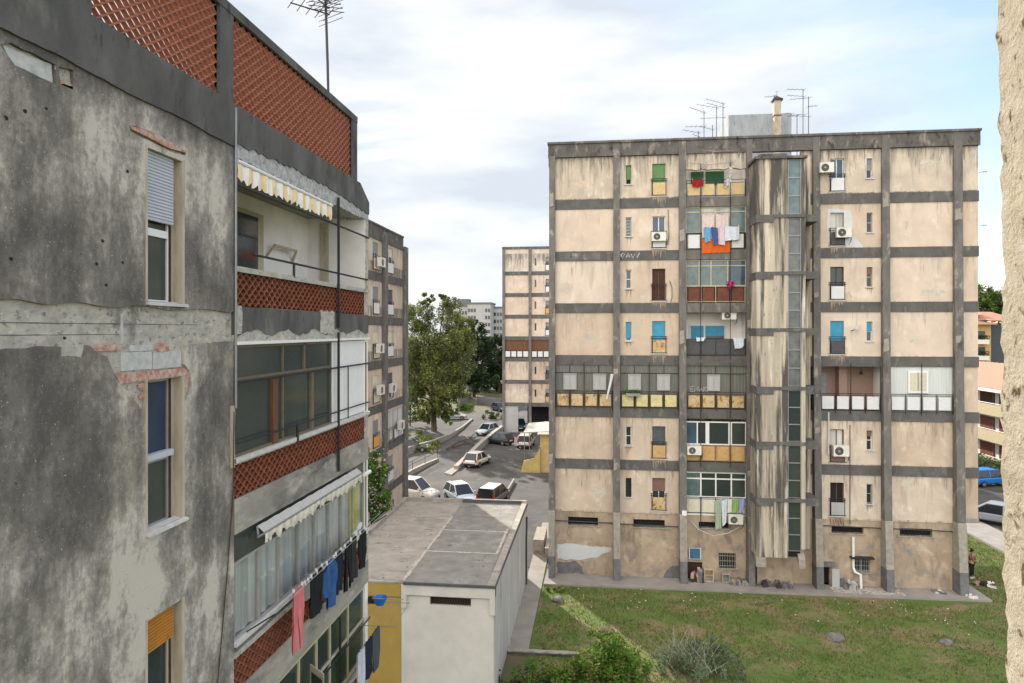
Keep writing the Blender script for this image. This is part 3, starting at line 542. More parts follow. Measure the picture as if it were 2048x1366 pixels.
# ---- loggia column
LA, LB = PX[2][1], PX[3][0]
def gallery(fr, par, u0, u1, v0, n, m, posts=True, h=.72, frame='iron', w=.04, rails=.95):
    mb = MB(); mb.ftube(fr, [(u0, v0+.04, w), (u1, v0+.04, w)], .022); mb.ftube(fr, [(u0, v0+rails, w), (u1, v0+rails, w)], .02); mb.ftube(fr, [(u0, v0+h+.06, w), (u1, v0+h+.06, w)], .015)
    s = (u1-u0)/n
    for k in range(n+1): mb.ftube(fr, [(u0+k*s, v0-.15, w), (u0+k*s, v0+rails, w)], .022)
    o = mb.build('balcony_railing', M[frame], par)
    for k in range(n):
        mm = m[k] if isinstance(m, (list, tuple)) else m
        if mm: MB().fb(fr, u0+k*s+.09, u0+(k+1)*s-.09, v0+.07, v0+h, w-.01, w+.015).build('panel', M[mm], o)
    return o
def tallposts(par, v0, v1, us, m='iron', w=.14):
    mb = MB()
    for u in us: mb.ftube(fR, [(u, v0, w), (u, v1, w)], .022, 5)
    mb.build('washing_post', M[m], par)
LW = LB-LA; pu = (xr(1401), xr(1460))
def glazing(par, u0, u1, v0, v1, cuts, tr, glass, frame, ft=.06, w=-.02):
    mb = MB(); mb.fb(fR, u0, u1, v0, v0+ft, w-.06, w+.03); mb.fb(fR, u0, u1, v1-ft, v1, w-.06, w+.03)
    us = [u0]+[u0+(u1-u0)*c for c in cuts]+[u1]
    for u in us: mb.fb(fR, max(u0, u-ft/2), min(u1, u+ft/2), v0+ft, v1-ft, w-.055, w+.028)
    if tr: mb.fb(fR, u0, u1, tr-ft/2, tr+ft/2, w-.05, w+.024)
    o = mb.build('veranda_frame', M[frame], par)
    for k in range(len(us)-1):
        g = glass[k] if isinstance(glass, (list, tuple)) else glass
        MB().fb(fR, us[k]+.01, us[k+1]-.01, v0+.02, v1-.02, w-.03, w-.015).build('pane', M[g], o)
    return o
# top floor: open loggia with green screens
z = 22.49
MB().box(LA-.05, LB+.3, 42.5, 42.7, z, 24.6).build('loggia_back_wall', M['white_wall'], rb)
o = MB().box(xr(1386), xr(1458), 42.40, 42.5, z+.9, z+1.85).build('window', M['pvc_white'], rb); MB().box(xr(1388), xr(1414), 42.34, 42.39, z+.95, z+1.75).build('shutter', M['dkgreen_shut'], o); MB().box(xr(1418), xr(1456), 42.34, 42.39, z+.95, z+1.75).build('shutter', M['dkgreen_shut'], o)
gallery(fR, rb, LA+.05, LB-.05, z+.02, 4, 'yellow_panel'); tallposts(rb, z-.4, 24.4, pu)
mb = MB()
for i, (a, b, c, d) in enumerate(((1372,297,1490,300),(1372,325,1470,322),(1400,340,1440,280),(1400,345,1430,300),(1460,330,1480,300))): mb.ftube(fR, [(xr(a), zr(a,b), .12), ((xr(a)+xr(c))/2, (zr(a,b)+zr(c,d))/2-.15, .14), (xr(c), zr(c,d), .12)], .014, 4)
mb.build('cable', M['curtain'], rb)
# second floor: curtained veranda
z = 19.4
glazing(rb, LA+.02, LB, z+.95, z+2.5, (.24,.5,.74), z+2.2, ['glass_teal','curtain','curtain','glass_teal'], 'beige_frame')
gallery(fR, rb, LA+.05, LB-.05, z+.02, 4, ['white_panel',None,None,'white_panel'], h=.85); tallposts(rb, z-.2, z+2.9, pu)
MB().fb(fR, LA+.1, LB-.1, z+.02, z+.95, -.1, -.05).build('veranda_base', M['pale_panel'], rb)
# third
z = 16.3
glazing(rb, LA+.02, LB, z+.95, z+2.5, (.22,.42,.7), z+2.15, ['glass_teal','glass_teal','glass_teal','glass_blue'], 'beige_frame')
gallery(fR, rb, LA+.05, LB-.05, z+.02, 4, 'red_panel', h=.85, frame='beige_frame'); tallposts(rb, z-.2, z+2.9, pu)
# fourth: open with turquoise shutters
z = 13.2
MB().box(LA-.05, LB+.3, 42.5, 42.7, z, 15.8).build('loggia_back_wall', M['white_wall'], rb)
o = MB().box(xr(1385), xr(1457), 42.40, 42.5, z+.5, z+1.8).build('window', M['pvc_white'], rb); MB().box(xr(1388), xr(1414), 42.34, 42.39, z+.55, z+1.75).build('shutter', M['blue_shut'], o); MB().box(xr(1418), xr(1456), 42.34, 42.39, z+1.15, z+1.75).build('shutter', M['blue_shut'], o); MB().box(xr(1418), xr(1456), 42.34, 42.39, z+.55, z+1.15).build('pane', M['glass_dark'], o)
MB().fb(fR, LA+.05, LB-.05, z+.02, z+.95, .03, .05).build('balcony_panel', M['grey_panel'], rb); gallery(fR, rb, LA+.05, LB-.05, z+.02, 4, None); tallposts(rb, z-.2, z+2.9, pu)
# fifth level: glazed across three bays
z = 10.1
for bi, (a, b, mats, wins) in enumerate(((PX[0][1], PX[1][0], ['rusty_panel','rusty_panel','rusty_panel','rusty_panel'], (1140,1199)), (PX[1][1], PX[2][0], ['mossy_panel','mossy_panel','mossy_panel','mossy_panel'], (1269,1327)), (LA, LB, ['rusty_panel']*4, (1427,)))):
    mb = MB(); n = int((b-a)/.09)
    us = [a+(b-a)*k/n for k in range(n+1)]
    mb.add([fR(u, v, -.02+.012*(k % 2)) for k, u in enumerate(us) for v in (z, z+2.53)], [(2*k, 2*k+2, 2*k+3, 2*k+1) for k in range(n)])
    o = mb.build('corrugated_glazing', M['wavy_green'], rb)
    mb = MB()
    for k in range(5): u = a+(b-a)*k/4; mb.ftube(fR, [(u, z, .03), (u, z+2.5, .03)], .018, 5)
    mb.ftube(fR, [(a, z+2.05, .03), (b, z+2.05, .03)], .018, 5); mb.build('glazing_frame', M['iron'], rb)
    for c in wins:
        w = window(fR, rb, xr(c-13), xr(c+13), z+1.05, z+2.0, 'pale_wall', 'alu', None, 0, w=.07, mull=1, ft=.04)
    gallery(fR, rb, a+.05, b-.05, z+.02, 4, mats, h=.76, frame='rust_iron', w=.12, rails=.95)
    tallposts(rb, z-.2, z+2.7, [a+(b-a)*.5] if bi < 2 else pu, 'rust_iron', .16)
# open pink loggia and white sheeted one on the right
a, b = PX[4][1], PX[5][0]
MB().box(a-.1, b+.1, 42.5, 42.7, z, 12.7).build('loggia_back_wall', M['pink_in'], rb)
MB().box(xr(1688), xr(1704), 41.9, 42.5, z, 12.6).build('loggia_pier', M['pink_in'], rb)
o = MB().box(a+.05, xr(1668), 42.38, 42.48, z, z+2.1).build('door', M['grey_shut'], rb)
gallery(fR, rb, a+.05, b-.05, z+.02, 4, 'white_panel', h=.8, w=.08); tallposts(rb, z-.2, z+2.7, [(a+b)/2], w=.16)
mb = MB().tube([(xr(1733), 41.9, 12.55), (xr(1733), 41.9, 12.3)], .02); mb.tube([(xr(1733), 41.9, 12.32), (xr(1733), 41.9, 12.12)], .06, 8, .13); mb.build('hanging_lamp', M['iron'], rb)
a, b = PX[5][1], PX[6][0]
mb = MB(); n = 50; us = [a+(b-a)*k/n for k in range(n+1)]
mb.add([fR(u, v, -.02+.012*(k % 2)) for k, u in enumerate(us) for v in (z, z+2.53)], [(2*k, 2*k+2, 2*k+3, 2*k+1) for k in range(n)]); mb.build('corrugated_sheet', M['white_sheet'], rb)
o = window(fR, rb, xr(1816), xr(1856), z+1.05, z+2.3, 'curtain', 'pvc_white', None, 0, w=.06, mull=0, ft=.1)
for (p, q) in ((1820,1834),(1837,1851)):
    mb = MB(); mb.fb(fR, xr(p), xr(q), z+1.15, z+2.2, .08, .10)
    for k in range(12): mb.fb(fR, xr(p)+.05, xr(q)-.05, z+1.22+k*.078, z+1.26+k*.078, .10, .115)
    mb.build('shutter', M['pale_panel'], o)
gallery(fR, rb, a+.05, b-.05, z+.02, 4, 'white_panel', h=.8, w=.12); tallposts(rb, z-.2, z+2.7, [(a+b)/2], w=.18)
# sixth, seventh
z = 7.0
glazing(rb, LA+.02, LB, z+.98, z+2.35, (.19,.34,.38,.72,.76), None, ['glass_blue','glass_dark','pvc_white','glass_dark','pvc_white','glass_green'], 'pvc_white', .07)
MB().fb(fR, LA+.02, LB, z+.02, z+.95, -.06, 0).build('veranda_base', M['tan_panel'], rb); gallery(fR, rb, LA+.05, LB-.05, z+.02, 4, [None,'tan_panel','tan_panel','tan_panel'], h=.88, frame='pinkbrown'); tallposts(rb, z-.3, z+2.9, pu, 'rust_iron')
z = 3.95
glazing(rb, LA+.02, LB, z+.95, z+2.45, (.25,.5,.76), z+2.05, ['glass_teal','glass_dark','glass_dark','glass_green'], 'pvc_white', .075)
MB().fb(fR, LA+.02, LB, z-.1, z+.95, -.06, 0).build('veranda_base', M['white_wall'], rb); gallery(fR, rb, LA+.05, LB-.05, z+.02, 4, 'pale_panel', h=.8); tallposts(rb, z-.8, z+1.0, pu)
MB().fb(fR, PX[2][1]-.28, PX[2][1]-.02, zr(1367,1027), zr(1367,1017), .5, .6).build('junction_box', M['pvc_white'], rb)
# ---- stair tower
TY = 39.2
def xt(px): return at(px, 660, y=TY).x
def zt_(px, py): return at(px, py, y=TY).z
def fT(u, v, w): return (u, TY-w, v)
tx0, tx1 = xt(1513), xt(1611); g0, g1 = xt(1576), xt(1603)
tb = zt_(1545, 1115); tt = zt_(1545, 318)
bz = [zt_(1545, p) for p in (433, 547, 660, 777, 887, 1000)]
mb = MB(); mb.box(tx0, g0, TY, PY+.3, tb, tt); mb.box(g1, tx1, TY, PY-.25, tb+.5, tt)
mb.box(xr(1603), xr(1618), PY-.3, PY+.2, 2.2, 24.6)
tower = mb.build('stair_tower', M['tower'], rb)
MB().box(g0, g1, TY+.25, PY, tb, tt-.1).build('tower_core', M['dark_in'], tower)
mb = MB(); mb.box(tx0-.12, tx1+.08, TY-.12, PY, tt, tt+.14); mb.box(tx0+.2, g0, TY+.2, PY+.2, tt+.14, tt+.35); mb.build('tower_roof', M['parapet'], tower)
zs = [tt]+bz+[tb+.25]
for i in range(7):
    a, b = zs[i]-(.1 if i else .05), zs[i+1]+.12
    mb = MB(); 
    for u in (g0, g1-.05): mb.fb(fT, u, u+.05, b, a, -.16, -.05)
    for k in range(4): v = b+(a-b)*k/3; mb.fb(fT, g0+.05, g1-.05, max(b, v-.025), min(a, v+.03), -.16, -.06)
    w = mb.build('stairwell_window', M['galv'], tower)
    for k in range(3): MB().fb(fT, g0+.04, g1-.04, b+(a-b)*k/3+.02, b+(a-b)*(k+1)/3-.02, -.13, -.115).build('pane', M[['glass_teal','glass_grey','glass_grey','glass_grey','glass_dark','glass_green','glass_green'][i]], w)
for v in bz:
    mb = MB(); mb.box(tx0-.03, tx1, TY-.05, TY+.02, v-.08, v+.1); mb.box(tx0-.03, tx0+.9, TY-.052, TY+.02, v-.32, v-.08)
    mb.add([(tx0-.035, y, zz) for y, lo in ((TY-.05, v-.32), (PY-.1, v-.32)) for zz in (lo, lo+.42)]+[(tx0+.02, y, zz) for y, lo in ((TY-.05, v-.32), (PY-.1, v-.32)) for zz in (lo, lo+.42)], [(0,1,3,2),(4,6,7,5),(1,5,7,3),(0,2,6,4)])
    mb.box(tx1-.1, xr(1617), TY+.1, PY-.3, v-.3, v+.1)
    mb.build('landing_beam', M['band'], tower)
for (a, b) in ((tx0-.02, tx0+.5), (tx1-.35, tx1)):
    MB().add([(x, y, zz) for x in (a, b) for y, zz in ((TY, tb-.05), (TY, tb-.55), (PY, tb+1.4), (PY, tb+1.9))], [(0,1,2,3),(7,6,5,4),(0,4,5,1),(1,5,6,2),(3,2,6,7),(0,3,7,4)]).build('corbel', M['light_conc'], tower)
MB().box(tx0+.4, tx1-.2, PY-.35, PY-.05, 0, tb+.3).build('stair_base_wall', M['tan'], rb)
# roof house, chimney
yh = 46.0
pa, pb = at(1457, 272, y=yh), at(1583, 226, y=yh); zh = at(1520, 228, y=yh).z
MB().box(at(1457,0,y=yh).x, at(1583,0,y=yh).x, yh, yh+4.5, 24.9, zh).build('roof_house', M['rooftop_wall'], rb)
yc = 44.5; cx0, cx1 = at(1549,0,y=yc).x, at(1562,0,y=yc).x; zc = at(1555, 200, y=yc).z
ch = MB().box(cx0, cx1, yc, yc+.45, 24.9, zc).build('chimney', M['jamb'], rb)
mb = MB(); mb.box(cx0-.1, cx1+.12, yc-.08, yc+.5, zc, zc+.06); mb.add([(cx0-.12,yc-.1,zc+.06),(cx1+.12,yc-.1,zc+.06),(cx1+.12,yc+.55,zc+.06),(cx0-.12,yc+.55,zc+.06),(cx0+.1,yc,zc+.28),(cx1-.1,yc,zc+.2),(cx1-.1,yc+.4,zc+.2),(cx0+.1,yc+.4,zc+.28)],[(0,1,5,4),(1,2,6,5),(2,3,7,6),(3,0,4,7),(4,5,6,7)]); mb.build('cap', M['grille'], ch)
mb = MB(); mb.box(cx0-.03, cx1+.03, yc-.03, yc+.48, 26.5, 26.56); mb.box(cx0-.03, cx1+.03, yc-.03, yc+.48, 28.1, 28.16); mb.build('strap', M['rust_iron'], ch)
# scrawls of white paint
def strokes(fr, lines, w, r=.016):
    mb = MB()
    for L in lines: mb.ftube(fr, [(u, v, w) for u, v in L], r, 4)
    return mb
mb = strokes(fR, [[(xr(1241),19.2),(xr(1245),18.95),(xr(1249),19.2),(xr(1245),19.25),(xr(1241),19.05)],[(xr(1252),19.0),(xr(1256),19.25),(xr(1260),19.0),(xr(1254),19.1)],[(xr(1262),19.2),(xr(1266),18.95),(xr(1270),19.2),(xr(1274),18.95),(xr(1279),19.25)]], .055, .03)
mb.build('sprayed_scrawl', M['white_patch'], rb)
def letters(txt, u, v, h, fr, w, r):
    G = {'S':[[(1,.9),(.5,1),(0,.8),(.1,.55),(.9,.45),(1,.2),(.5,0),(0,.1)]], 'E':[[(1,1),(0,1),(0,0),(1,0)],[(0,.5),(.8,.5)]], 'A':[[(0,0),(.5,1),(1,0)],[(.2,.4),(.8,.4)]], 'N':[[(0,0),(0,1),(1,0),(1,1)]], 'K':[[(0,0),(0,1)],[(1,1),(0,.5),(1,0)]], 'R':[[(0,0),(0,1),(.8,1),(.9,.7),(0,.5),(1,0)]], 'T':[[(0,1),(1,1)],[(.5,1),(.5,0)]]}
    L = []
    for i, c in enumerate(txt):
        for s in G[c]: L.append([(u+(i*1.35+x)*h*.7, v+y*h) for x, y in s])
    return strokes(fr, L, w, r)
letters('ENAK', xr(1380), 11.1, .28, fR, .04, .018).build('painted_tag', M['white_patch'], rb)
# ================================================================ the near building on the left
XA = -5.73
def fA(u, v, w): return (XA+w, u, v)
def ya(px): return at(px, 660, x=XA).y
def za(px, py): return at(px, py, x=XA).z
def PA(px, py): return (ya(px), za(px, py))
YC, YE = ya(468), ya(736)          # wall corner, far end
ra = root('apartment_building', 'mould-blackened grey apartment block very close on the left, with terracotta screens and loggias', 'building', (-8, 9, 0))
YN = 1.5
win = [(ya(295), ya(365), H+.37, H+2.36), (ya(295), ya(365), H-2.62, H-.66), (ya(295), ya(365), H-5.72, H-3.76), (ya(295), ya(365), H-8.82, H-6.86)]
wh = [rectp(*w) for w in win]
# substrate wall: bare concrete with board marks
MB().plate(fA, rectp(YN, YC-.001, 0, H+3.0), wh, -.045, -.35).build('bare_concrete_wall', M['bare'], ra)
# plaster skins, with ragged edges where the plaster has come off
top_edge = [PA(0,190), PA(60,225), PA(130,250), PA(200,275), PA(260,290), PA(330,330), PA(400,375), PA(455,405)]
up = [(YN, H+.30)]+[(ya(p), H+.29+.02*math.sin(p*.05)) for p in range(10, 466, 9)]+[(YC, H+.30), (YC, H+3.0), (YN, H+3.0)]
hole1 = jag([PA(0,88), PA(24,86), PA(70,108), PA(110,128), PA(112,168), PA(70,150), PA(30,130), PA(8,100)], .012, .12, 3)
hole1b = jag([PA(118,132), PA(146,140), PA(148,172), PA(120,168)], .01, .06, 4)
hole2 = jag([PA(258,250), PA(300,262), PA(372,302), PA(371,312), PA(340,303), PA(262,264)], .008, .1, 5)
MB().plate(fA, up, [wh[0], hole1, hole1b, hole2], 0, -.05).build('upper_plaster', M['mould'], ra)
lowtop = [PA(0,700), PA(40,697), PA(80,692), PA(121,693), PA(124,712), PA(170,716), PA(176,690), PA(184,696), PA(215,714), PA(233,757), PA(262,790), PA(280,818), PA(290,820)]
lowtop2 = [PA(368,690)]
w1 = win[1]
edge = [(YN, H-.2)]+jag(lowtop, .012, .09, 9, closed=False)+[(w1[0]-.005, w1[3]-.35), (w1[0]-.005, w1[2]-.001), (w1[1]+.005, w1[2]-.001), (w1[1]+.005, w1[3]-.35)]+jag([PA(373,800), PA(384,775), PA(380,742), PA(369,728), PA(368,690), PA(440,684), PA(466,682)], .01, .09, 4, closed=False)+[(YC, za(466,684)), (YC, H-3.05), (YN, H-3.05)]
MB().plate(fA, edge, [], 0, -.05).build('middle_plaster', M['mould'], ra)
MB().plate(fA, rectp(YN, YC, 0, H-3.05), wh[2:], 0, -.05).build('lower_plaster', M['mould'], ra)
# exposed bricks and blocks
mb = MB()
for (a, b, c, d) in ((185,242,689,702),(318,341,686,703),(238,262,745,760)): 
    MB().fb(fA, ya(a), ya(b), za((a+b)/2, d), za((a+b)/2, c), -.045, -.02).build('exposed_brick', M['redbrick'], ra)
mb.add([fA(*PA(p, q), w) for w in (-.045, -.012) for p, q in ((232,748),(372,736),(376,750),(243,768))], [(0,1,2,3),(4,5,6,7),(0,1,5,4),(1,2,6,5),(2,3,7,6),(3,0,4,7)])
mb.build('exposed_brick', M['redbrick'], ra); mb = MB()
mb.add([fA(*PA(p, q), w) for w in (-.045, -.02) for p, q in ((376,735),(382,745),(380,775),(372,790),(370,750))], [(0,1,2,3,4),(5,6,7,8,9)])
MB().fb(fA, ya(121), ya(146), za(130,172), za(130,163), -.045, .0).build('exposed_brick', M['redbrick'], ra)
mb.build('exposed_brick', M['redbrick'], ra)
mb = MB()
for (a, b, c, d) in ((246,308,704,740),(310,366,702,736),(264,310,690,702)): MB().fb(fA, ya(a), ya(b), za((a+b)/2, d), za((a+b)/2, c), -.045, -.025).build('exposed_block', M['block'], ra)
mb.add([fA(*PA(p, q), w) for w in (-.045, -.03) for p, q in ((10,90),(108,128),(111,166),(32,130))], [(0,1,2,3),(4,5,6,7),(0,1,5,4)])
mb.build('exposed_block', M['block'], ra)
mb = MB(); rnd = random.Random(5)
for k in range(26):
    p, q = rnd.choice([(235+rnd.uniform(0,55), 765), (268, 790), (280+rnd.uniform(-8,8), 800)]); q += rnd.uniform(0, 30)
    if ya(p) > w1[0]-.03: continue
    y, z = PA(p, q); s = rnd.uniform(.012, .04); mb.fb(fA, y-s, y+s, z-s, z+s*.6, -.045, rnd.uniform(-.03, -.005))
mb.build('brick_rubble', M['redbrick'], ra)
MB().plate(fA, jag([PA(258,250), PA(300,262), PA(372,302), PA(371,306), PA(340,297), PA(262,258)], .005, .1, 7), [], .012, -.04).build('broken_lintel', M['redbrick'], ra)
for v_, b_ in ((H+.07, ya(400)), (H-.055, ya(245))):
    us_ = [YN+(b_-YN)*k/40 for k in range(41)]; rnd = random.Random(int(v_*100)); MB().plate(fA, [(u, v_+rnd.uniform(-.003,.003)) for u in us_]+[(u, v_+.006+rnd.uniform(-.002,.005)) for u in reversed(us_)], [], -.042, -.045).build('board_mark', M['cornice'], ra)
MB().fb(fA, ya(247), ya(252), H-.17, H+.2, -.045, -.036).build('board_joint', M['block'], ra)
# little holes / pocks
mb = MB()
for (p, q) in ((205,482),(92,217),(255,343),(22,517),(12,236),(193,528),(212,570),(245,525),(50,222),(128,676)): 
    y, z = PA(p, q); n = 7; mb.add([fA(y+math.cos(k*6.283/n)*rnd.uniform(.018,.034), z+math.sin(k*6.283/n)*rnd.uniform(.014,.026), .003) for k in range(n)], [tuple(range(n))])
mb.build('fixing_hole', M['dark_in'], ra)
# near windows
def near_window(i, upper, lower, frame, cov, shut=None, mid=.45):
    u0, u1, v0, v1 = win[i]; w = -.16
    mb = MB(); ft = .035
    uu = u1-.10
    mb.fb(fA, u0, u0+ft, v0, v1, w-.03, w+.02); mb.fb(fA, uu-ft, uu+.02, v0, v1, w-.03, w+.02); mb.fb(fA, u0+ft, uu-ft, v1-ft, v1, w-.03, w+.02); mb.fb(fA, u0+ft, uu-ft, v0, v0+ft, w-.03, w+.02)
    vm = v0+(v1-v0)*mid; mb.fb(fA, u0+ft, uu-ft, vm-.05, vm+.05, w-.03, w+.03)
    o = mb.build('window', M[frame], ra)
    MB().fb(fA, u0+.01, uu, v0+.02, vm, w-.02, w-.005).build('pane', M[lower], o); MB().fb(fA, u0+.01, uu, vm, v1-.02, w-.02, w-.005).build('pane', M[upper], o)
    if shut:
        mb = MB(); vb = v1-(v1-v0)*cov; n = int((v1-vb)/.042); h = (v1-vb)/n
        for k in range(n): 
            z0 = vb+k*h; mb.add([fA(u, v, ww) for u in (u0+.01, uu-.0) for v, ww in ((z0, -.085), (z0+h*.25, -.07), (z0+h*.85, -.07), (z0+h, -.088))], [(0,4,5,1),(1,5,6,2),(2,6,7,3)])
        mb.build('shutter', M[shut], o)
    mb = MB(); mb.fb(fA, u0-.04, u0+.002, v0, v1+.03, -.30, .004); mb.build('window_jamb', M['jamb'], ra)
    mb = MB(); mb.fb(fA, u1-.10, u1+.0, v0, v1, -.31, -.13); mb.fb(fA, u1-.006, u1+.05, v0, v1+.02, -.30, .003); mb.build('window_jamb', M['jamb'], ra)
    MB().fb(fA, u1-.108, u1-.085, v0, v1, -.145, -.115).build('brown_jamb_strip', M['rust_iron'], o)
    mb = MB(); mb.add([fA(u, v, ww) for ww, vv in ((-.12, v0+.02), (.06, v0-.015)) for u in (u0-.03, u1+.06) for v in (vv-.035, vv)], [(0,1,3,2),(4,6,7,5),(0,4,5,1),(2,3,7,6),(1,5,7,3),(0,2,6,4)]); mb.build('sill', M['marble'], o)
near_window(0, 'glass_dark', 'glass_green', 'pvc_white', .46, 'pvc_grey', .47)
near_window(1, 'blue_film', 'glass_green', 'alu', 0, None, .46)
near_window(2, 'glass_dark', 'glass_dark', 'beige_frame', .25, 'orange_shutter', .3)
near_window(3, 'glass_dark', 'glass_dark', 'beige_frame', .25, 'orange_shutter', .3)
MB().fb(fA, win[1][0]-.02, win[1][1]-.12, win[1][2]+.9, win[1][2]+.98, -.15, -.05).build('shutter_box', M['pvc_grey'], ra)
# cornice and roof slab
mb = MB(); n = 60
def crn(u): return H+3.6-(.33*max(0, (u-16.2)/.6) if u > 16.2 else 0)
rnd = random.Random(3)
for (a, b, lowf) in ((YN, YC, lambda u: H+2.93+.012*math.sin(u*3)+rnd.uniform(-.008,.008)), (YC+.01, YE, lambda u: H+2.98+.10*math.sin((u-YC)*.55)+rnd.uniform(-.03,.03))):
    us = [a+(b-a)*k/n for k in range(n+1)]
    poly = [(u, lowf(u)) for u in us]+[(u, crn(u)) for u in reversed(us)]
    MB().plate(fA, poly, [], .035, -.3).build('cornice', M['cornice'], ra)
us = [YC+.01+(YE-YC-.01)*k/90 for k in range(91)]
MB().plate(fA, [(u, H+2.80+rnd.uniform(-.02,.02)-.03) for u in us]+[(u, H+3.14+.06*math.sin(u*3)) for u in reversed(us)], [], .012, -.3).build('broken_edge', M['broken'], ra)
MB().box(-17, XA-.3, YN, YE, H+2.82, H+3.5).build('roof_slab', M['light_conc'], ra)
# terrace parapet: coping, posts, terracotta screens
mb = MB(); mb.box(XA-.12, XA+.03, YN, ya(713), H+5.0, H+5.15); mb.build('coping', M['cornice'], ra)
for (a, b) in ((ya(128), ya(180)), (ya(437), ya(465)), (ya(703), ya(713))): MB().box(XA-.13, XA+.02, a, b, H+3.6, H+5.0).build('parapet_post', M['cornice'], ra)
mb = MB(); mb.box(XA-.5, XA-.02, ya(703), ya(713), H+3.5, H+5.1); mb.build('parapet_return', M['cornice'], ra)
def screen(par, u0, u1, v0, v1, m, th=.07, p=.2, r=.075, x=0.0):
    """staggered open terracotta tiles"""
    mb = MB(); nu = int(round((u1-u0)/p)); p = (u1-u0)/nu; nv = int(round((v1-v0)/r)); r = (v1-v0)/nv
    for j in range(nv+1):
        for i in range(nu+1):
            cu = u0+i*p+(p/2 if j % 2 else 0); cv = v0+j*r
            dia = [(cu+p/2,cv),(cu+p/4,cv+r/2),(cu,cv+r),(cu-p/4,cv+r/2),(cu-p/2,cv),(cu-p/4,cv-r/2),(cu,cv-r),(cu+p/4,cv-r/2)]
            if cu > u1+p*.6: continue
            cir = [(cu+p*(.41 if k % 2 == 0 else .318)*math.cos(k*math.pi/4), cv+r*(.82 if k % 2 == 0 else .636)*math.sin(k*math.pi/4)) for k in range(8)]
            cl = lambda q: (min(max(q[0], u0), u1), min(max(q[1], v0), v1))
            dia = [cl(q) for q in dia]; cir = [cl(q) for q in cir]
            vs = [fA(a, b, x) for a, b in dia]+[fA(a, b, x) for a, b in cir]+[fA(a, b, x-th) for a, b in cir]+[fA(a, b, x-th) for a, b in dia]
            fs = []
            for k in range(8): q = (k+1) % 8; fs += [(k, q, 8+q, 8+k), (8+k, 8+q, 16+q, 16+k), (16+k, 16+q, 24+q, 24+k)]
            mb.add(vs, fs)
    return mb.build('terracotta_screen', M[m], par)
screen(ra, ya(180), ya(437), H+3.6, H+5.0, 'terracotta', x=-.03)
screen(ra, ya(465), ya(703), H+3.6, H+5.0, 'terracotta', x=-.03)
# loggia floors
ZF = [H+.38, H-2.72, H-5.82, H-8.92]          # bottoms of the low screens
MB().box(-17, XA-.36, YN, YC-.15, 0, H+2.9).build('rear_body', M['light_conc'], ra)
MB().box(XA-.36, XA-.06, YC-.14, YC-.008, 0, H+2.9).build('corner_pier', M['lower_plaster'], ra)
MB().box(-17, XA-1.5, YC-.14, YE-.02, 0, H+2.85).build('loggia_back_wall', M['white_wall'], ra)
for k, zf in enumerate(ZF):
    MB().box(XA-1.5, XA-.28, YC, YE, zf-.3, zf+.02).build('loggia_floor', M['light_conc'], ra)
    us = [YC+(YE-YC)*q/50 for q in range(51)]
    if k == 0: poly = [(u, zf-.42-(.05*math.sin(u*5)+rnd.uniform(-.03,.03))) for u in us]+[(u, zf) for u in reversed(us)]
    else: poly = [(u, zf-.56) for u in us]+[(u, zf) for u in reversed(us)]
    MB().plate(fA, poly, [], .012, -.28).build('loggia_beam', M['cornice' if k == 0 else 'lower_plaster'], ra)
    if k == 0:
        MB().plate(fA, rectp(YC+.005, YE, zf-.58, zf-.2), [], -.002, -.2).build('bare_beam_edge', M['bare'], ra)
        for p, q in ((470, 482), (640, 668)): MB().plate(fA, jag(rectp(ya(p), ya(q), zf-.45, zf+.02), .03, .1, p), [], .018, -.1).build('bare_patch', M['bare'], ra)
    screen(ra, YC+.02, YE-.28, zf+.01, zf+.55, 'terracotta_dark', x=-.01)
    MB().fb(fA, YC, YE-.0, zf+.56, zf+.65, -.14, .03).build('coping', M['bare'], ra)
    MB().fb(fA, YE-.27, YE, zf+.0, zf+.56, -.3, .0).build('end_pier', M['bare'], ra)
    MB().box(XA-1.5, XA-.005, YE-.22, YE, zf+.66, zf+2.55).build('loggia_end_wall', M['white_wall'], ra)
    MB().box(XA-1.5, XA-.02, YC-.12, YC+.015, zf+.02, zf+2.5).build('loggia_side_wall', M['white_wall'], ra)
# grime band along the outer edge of the end wall
MB().plate(fA, jag(rectp(YE-.2, YE+.0, H+1.0, H+2.85), .015, .1, 11), [], .006, -.1).build('flaking_edge', M['bare'], ra)
MB().box(XA-1.5, XA-.03, YE+.002, YE+.02, 0, H+2.9).build('gable_wall', M['bare'], ra)
# balcony on the top floor: door, cupboard, rails, wall bracket
xb = XA-1.5
def at_b(px): return at(px, 660, x=xb).y
o = MB().box(xb, xb+.05, at_b(472)-.3, at_b(523), H+.4, H+2.5).build('balcony_door', M['beige_frame'], ra)
MB().box(xb+.05, xb+.06, at_b(472)-.2, at_b(511), H+.45, H+2.4).build('pane', M['glass_dark'], o)
yy = YE-.22
cx_ = [at(p, 660, y=yy).x for p in (641, 658)]
o = MB().box(cx_[0], cx_[1], yy-.05, yy-.001, H+.4, at(650, 447, y=yy).z).build('cupboard_door', M['beige_frame'], ra)
MB().box(cx_[0]+.05, cx_[1]-.05, yy-.06, yy-.05, H+.5, at(650, 455, y=yy).z).build('door_panel', M['jamb'], o)
MB().tube([(xb, at_b(532), H+1.62), (xb+.18, at_b(534), H+1.88), (xb+.18, at_b(578), H+1.88), (xb, at_b(584), H+1.62)], .035, 8).build('wall_bracket', M['beige_frame'], ra)
mb = MB(); mb.ftube(fA, [(YC, H+2.34, .02), (YE, H+2.34, .02)], .022); mb.ftube(fA, [(ya(505), H+1.27, .02), (YE-.1, H+1.27, .02)], .022); mb.ftube(fA, [(ya(586), H+1.0, .02), (ya(586), H+1.27, .02)], .024)
mb.build('balcony_railing', M['iron'], ra)
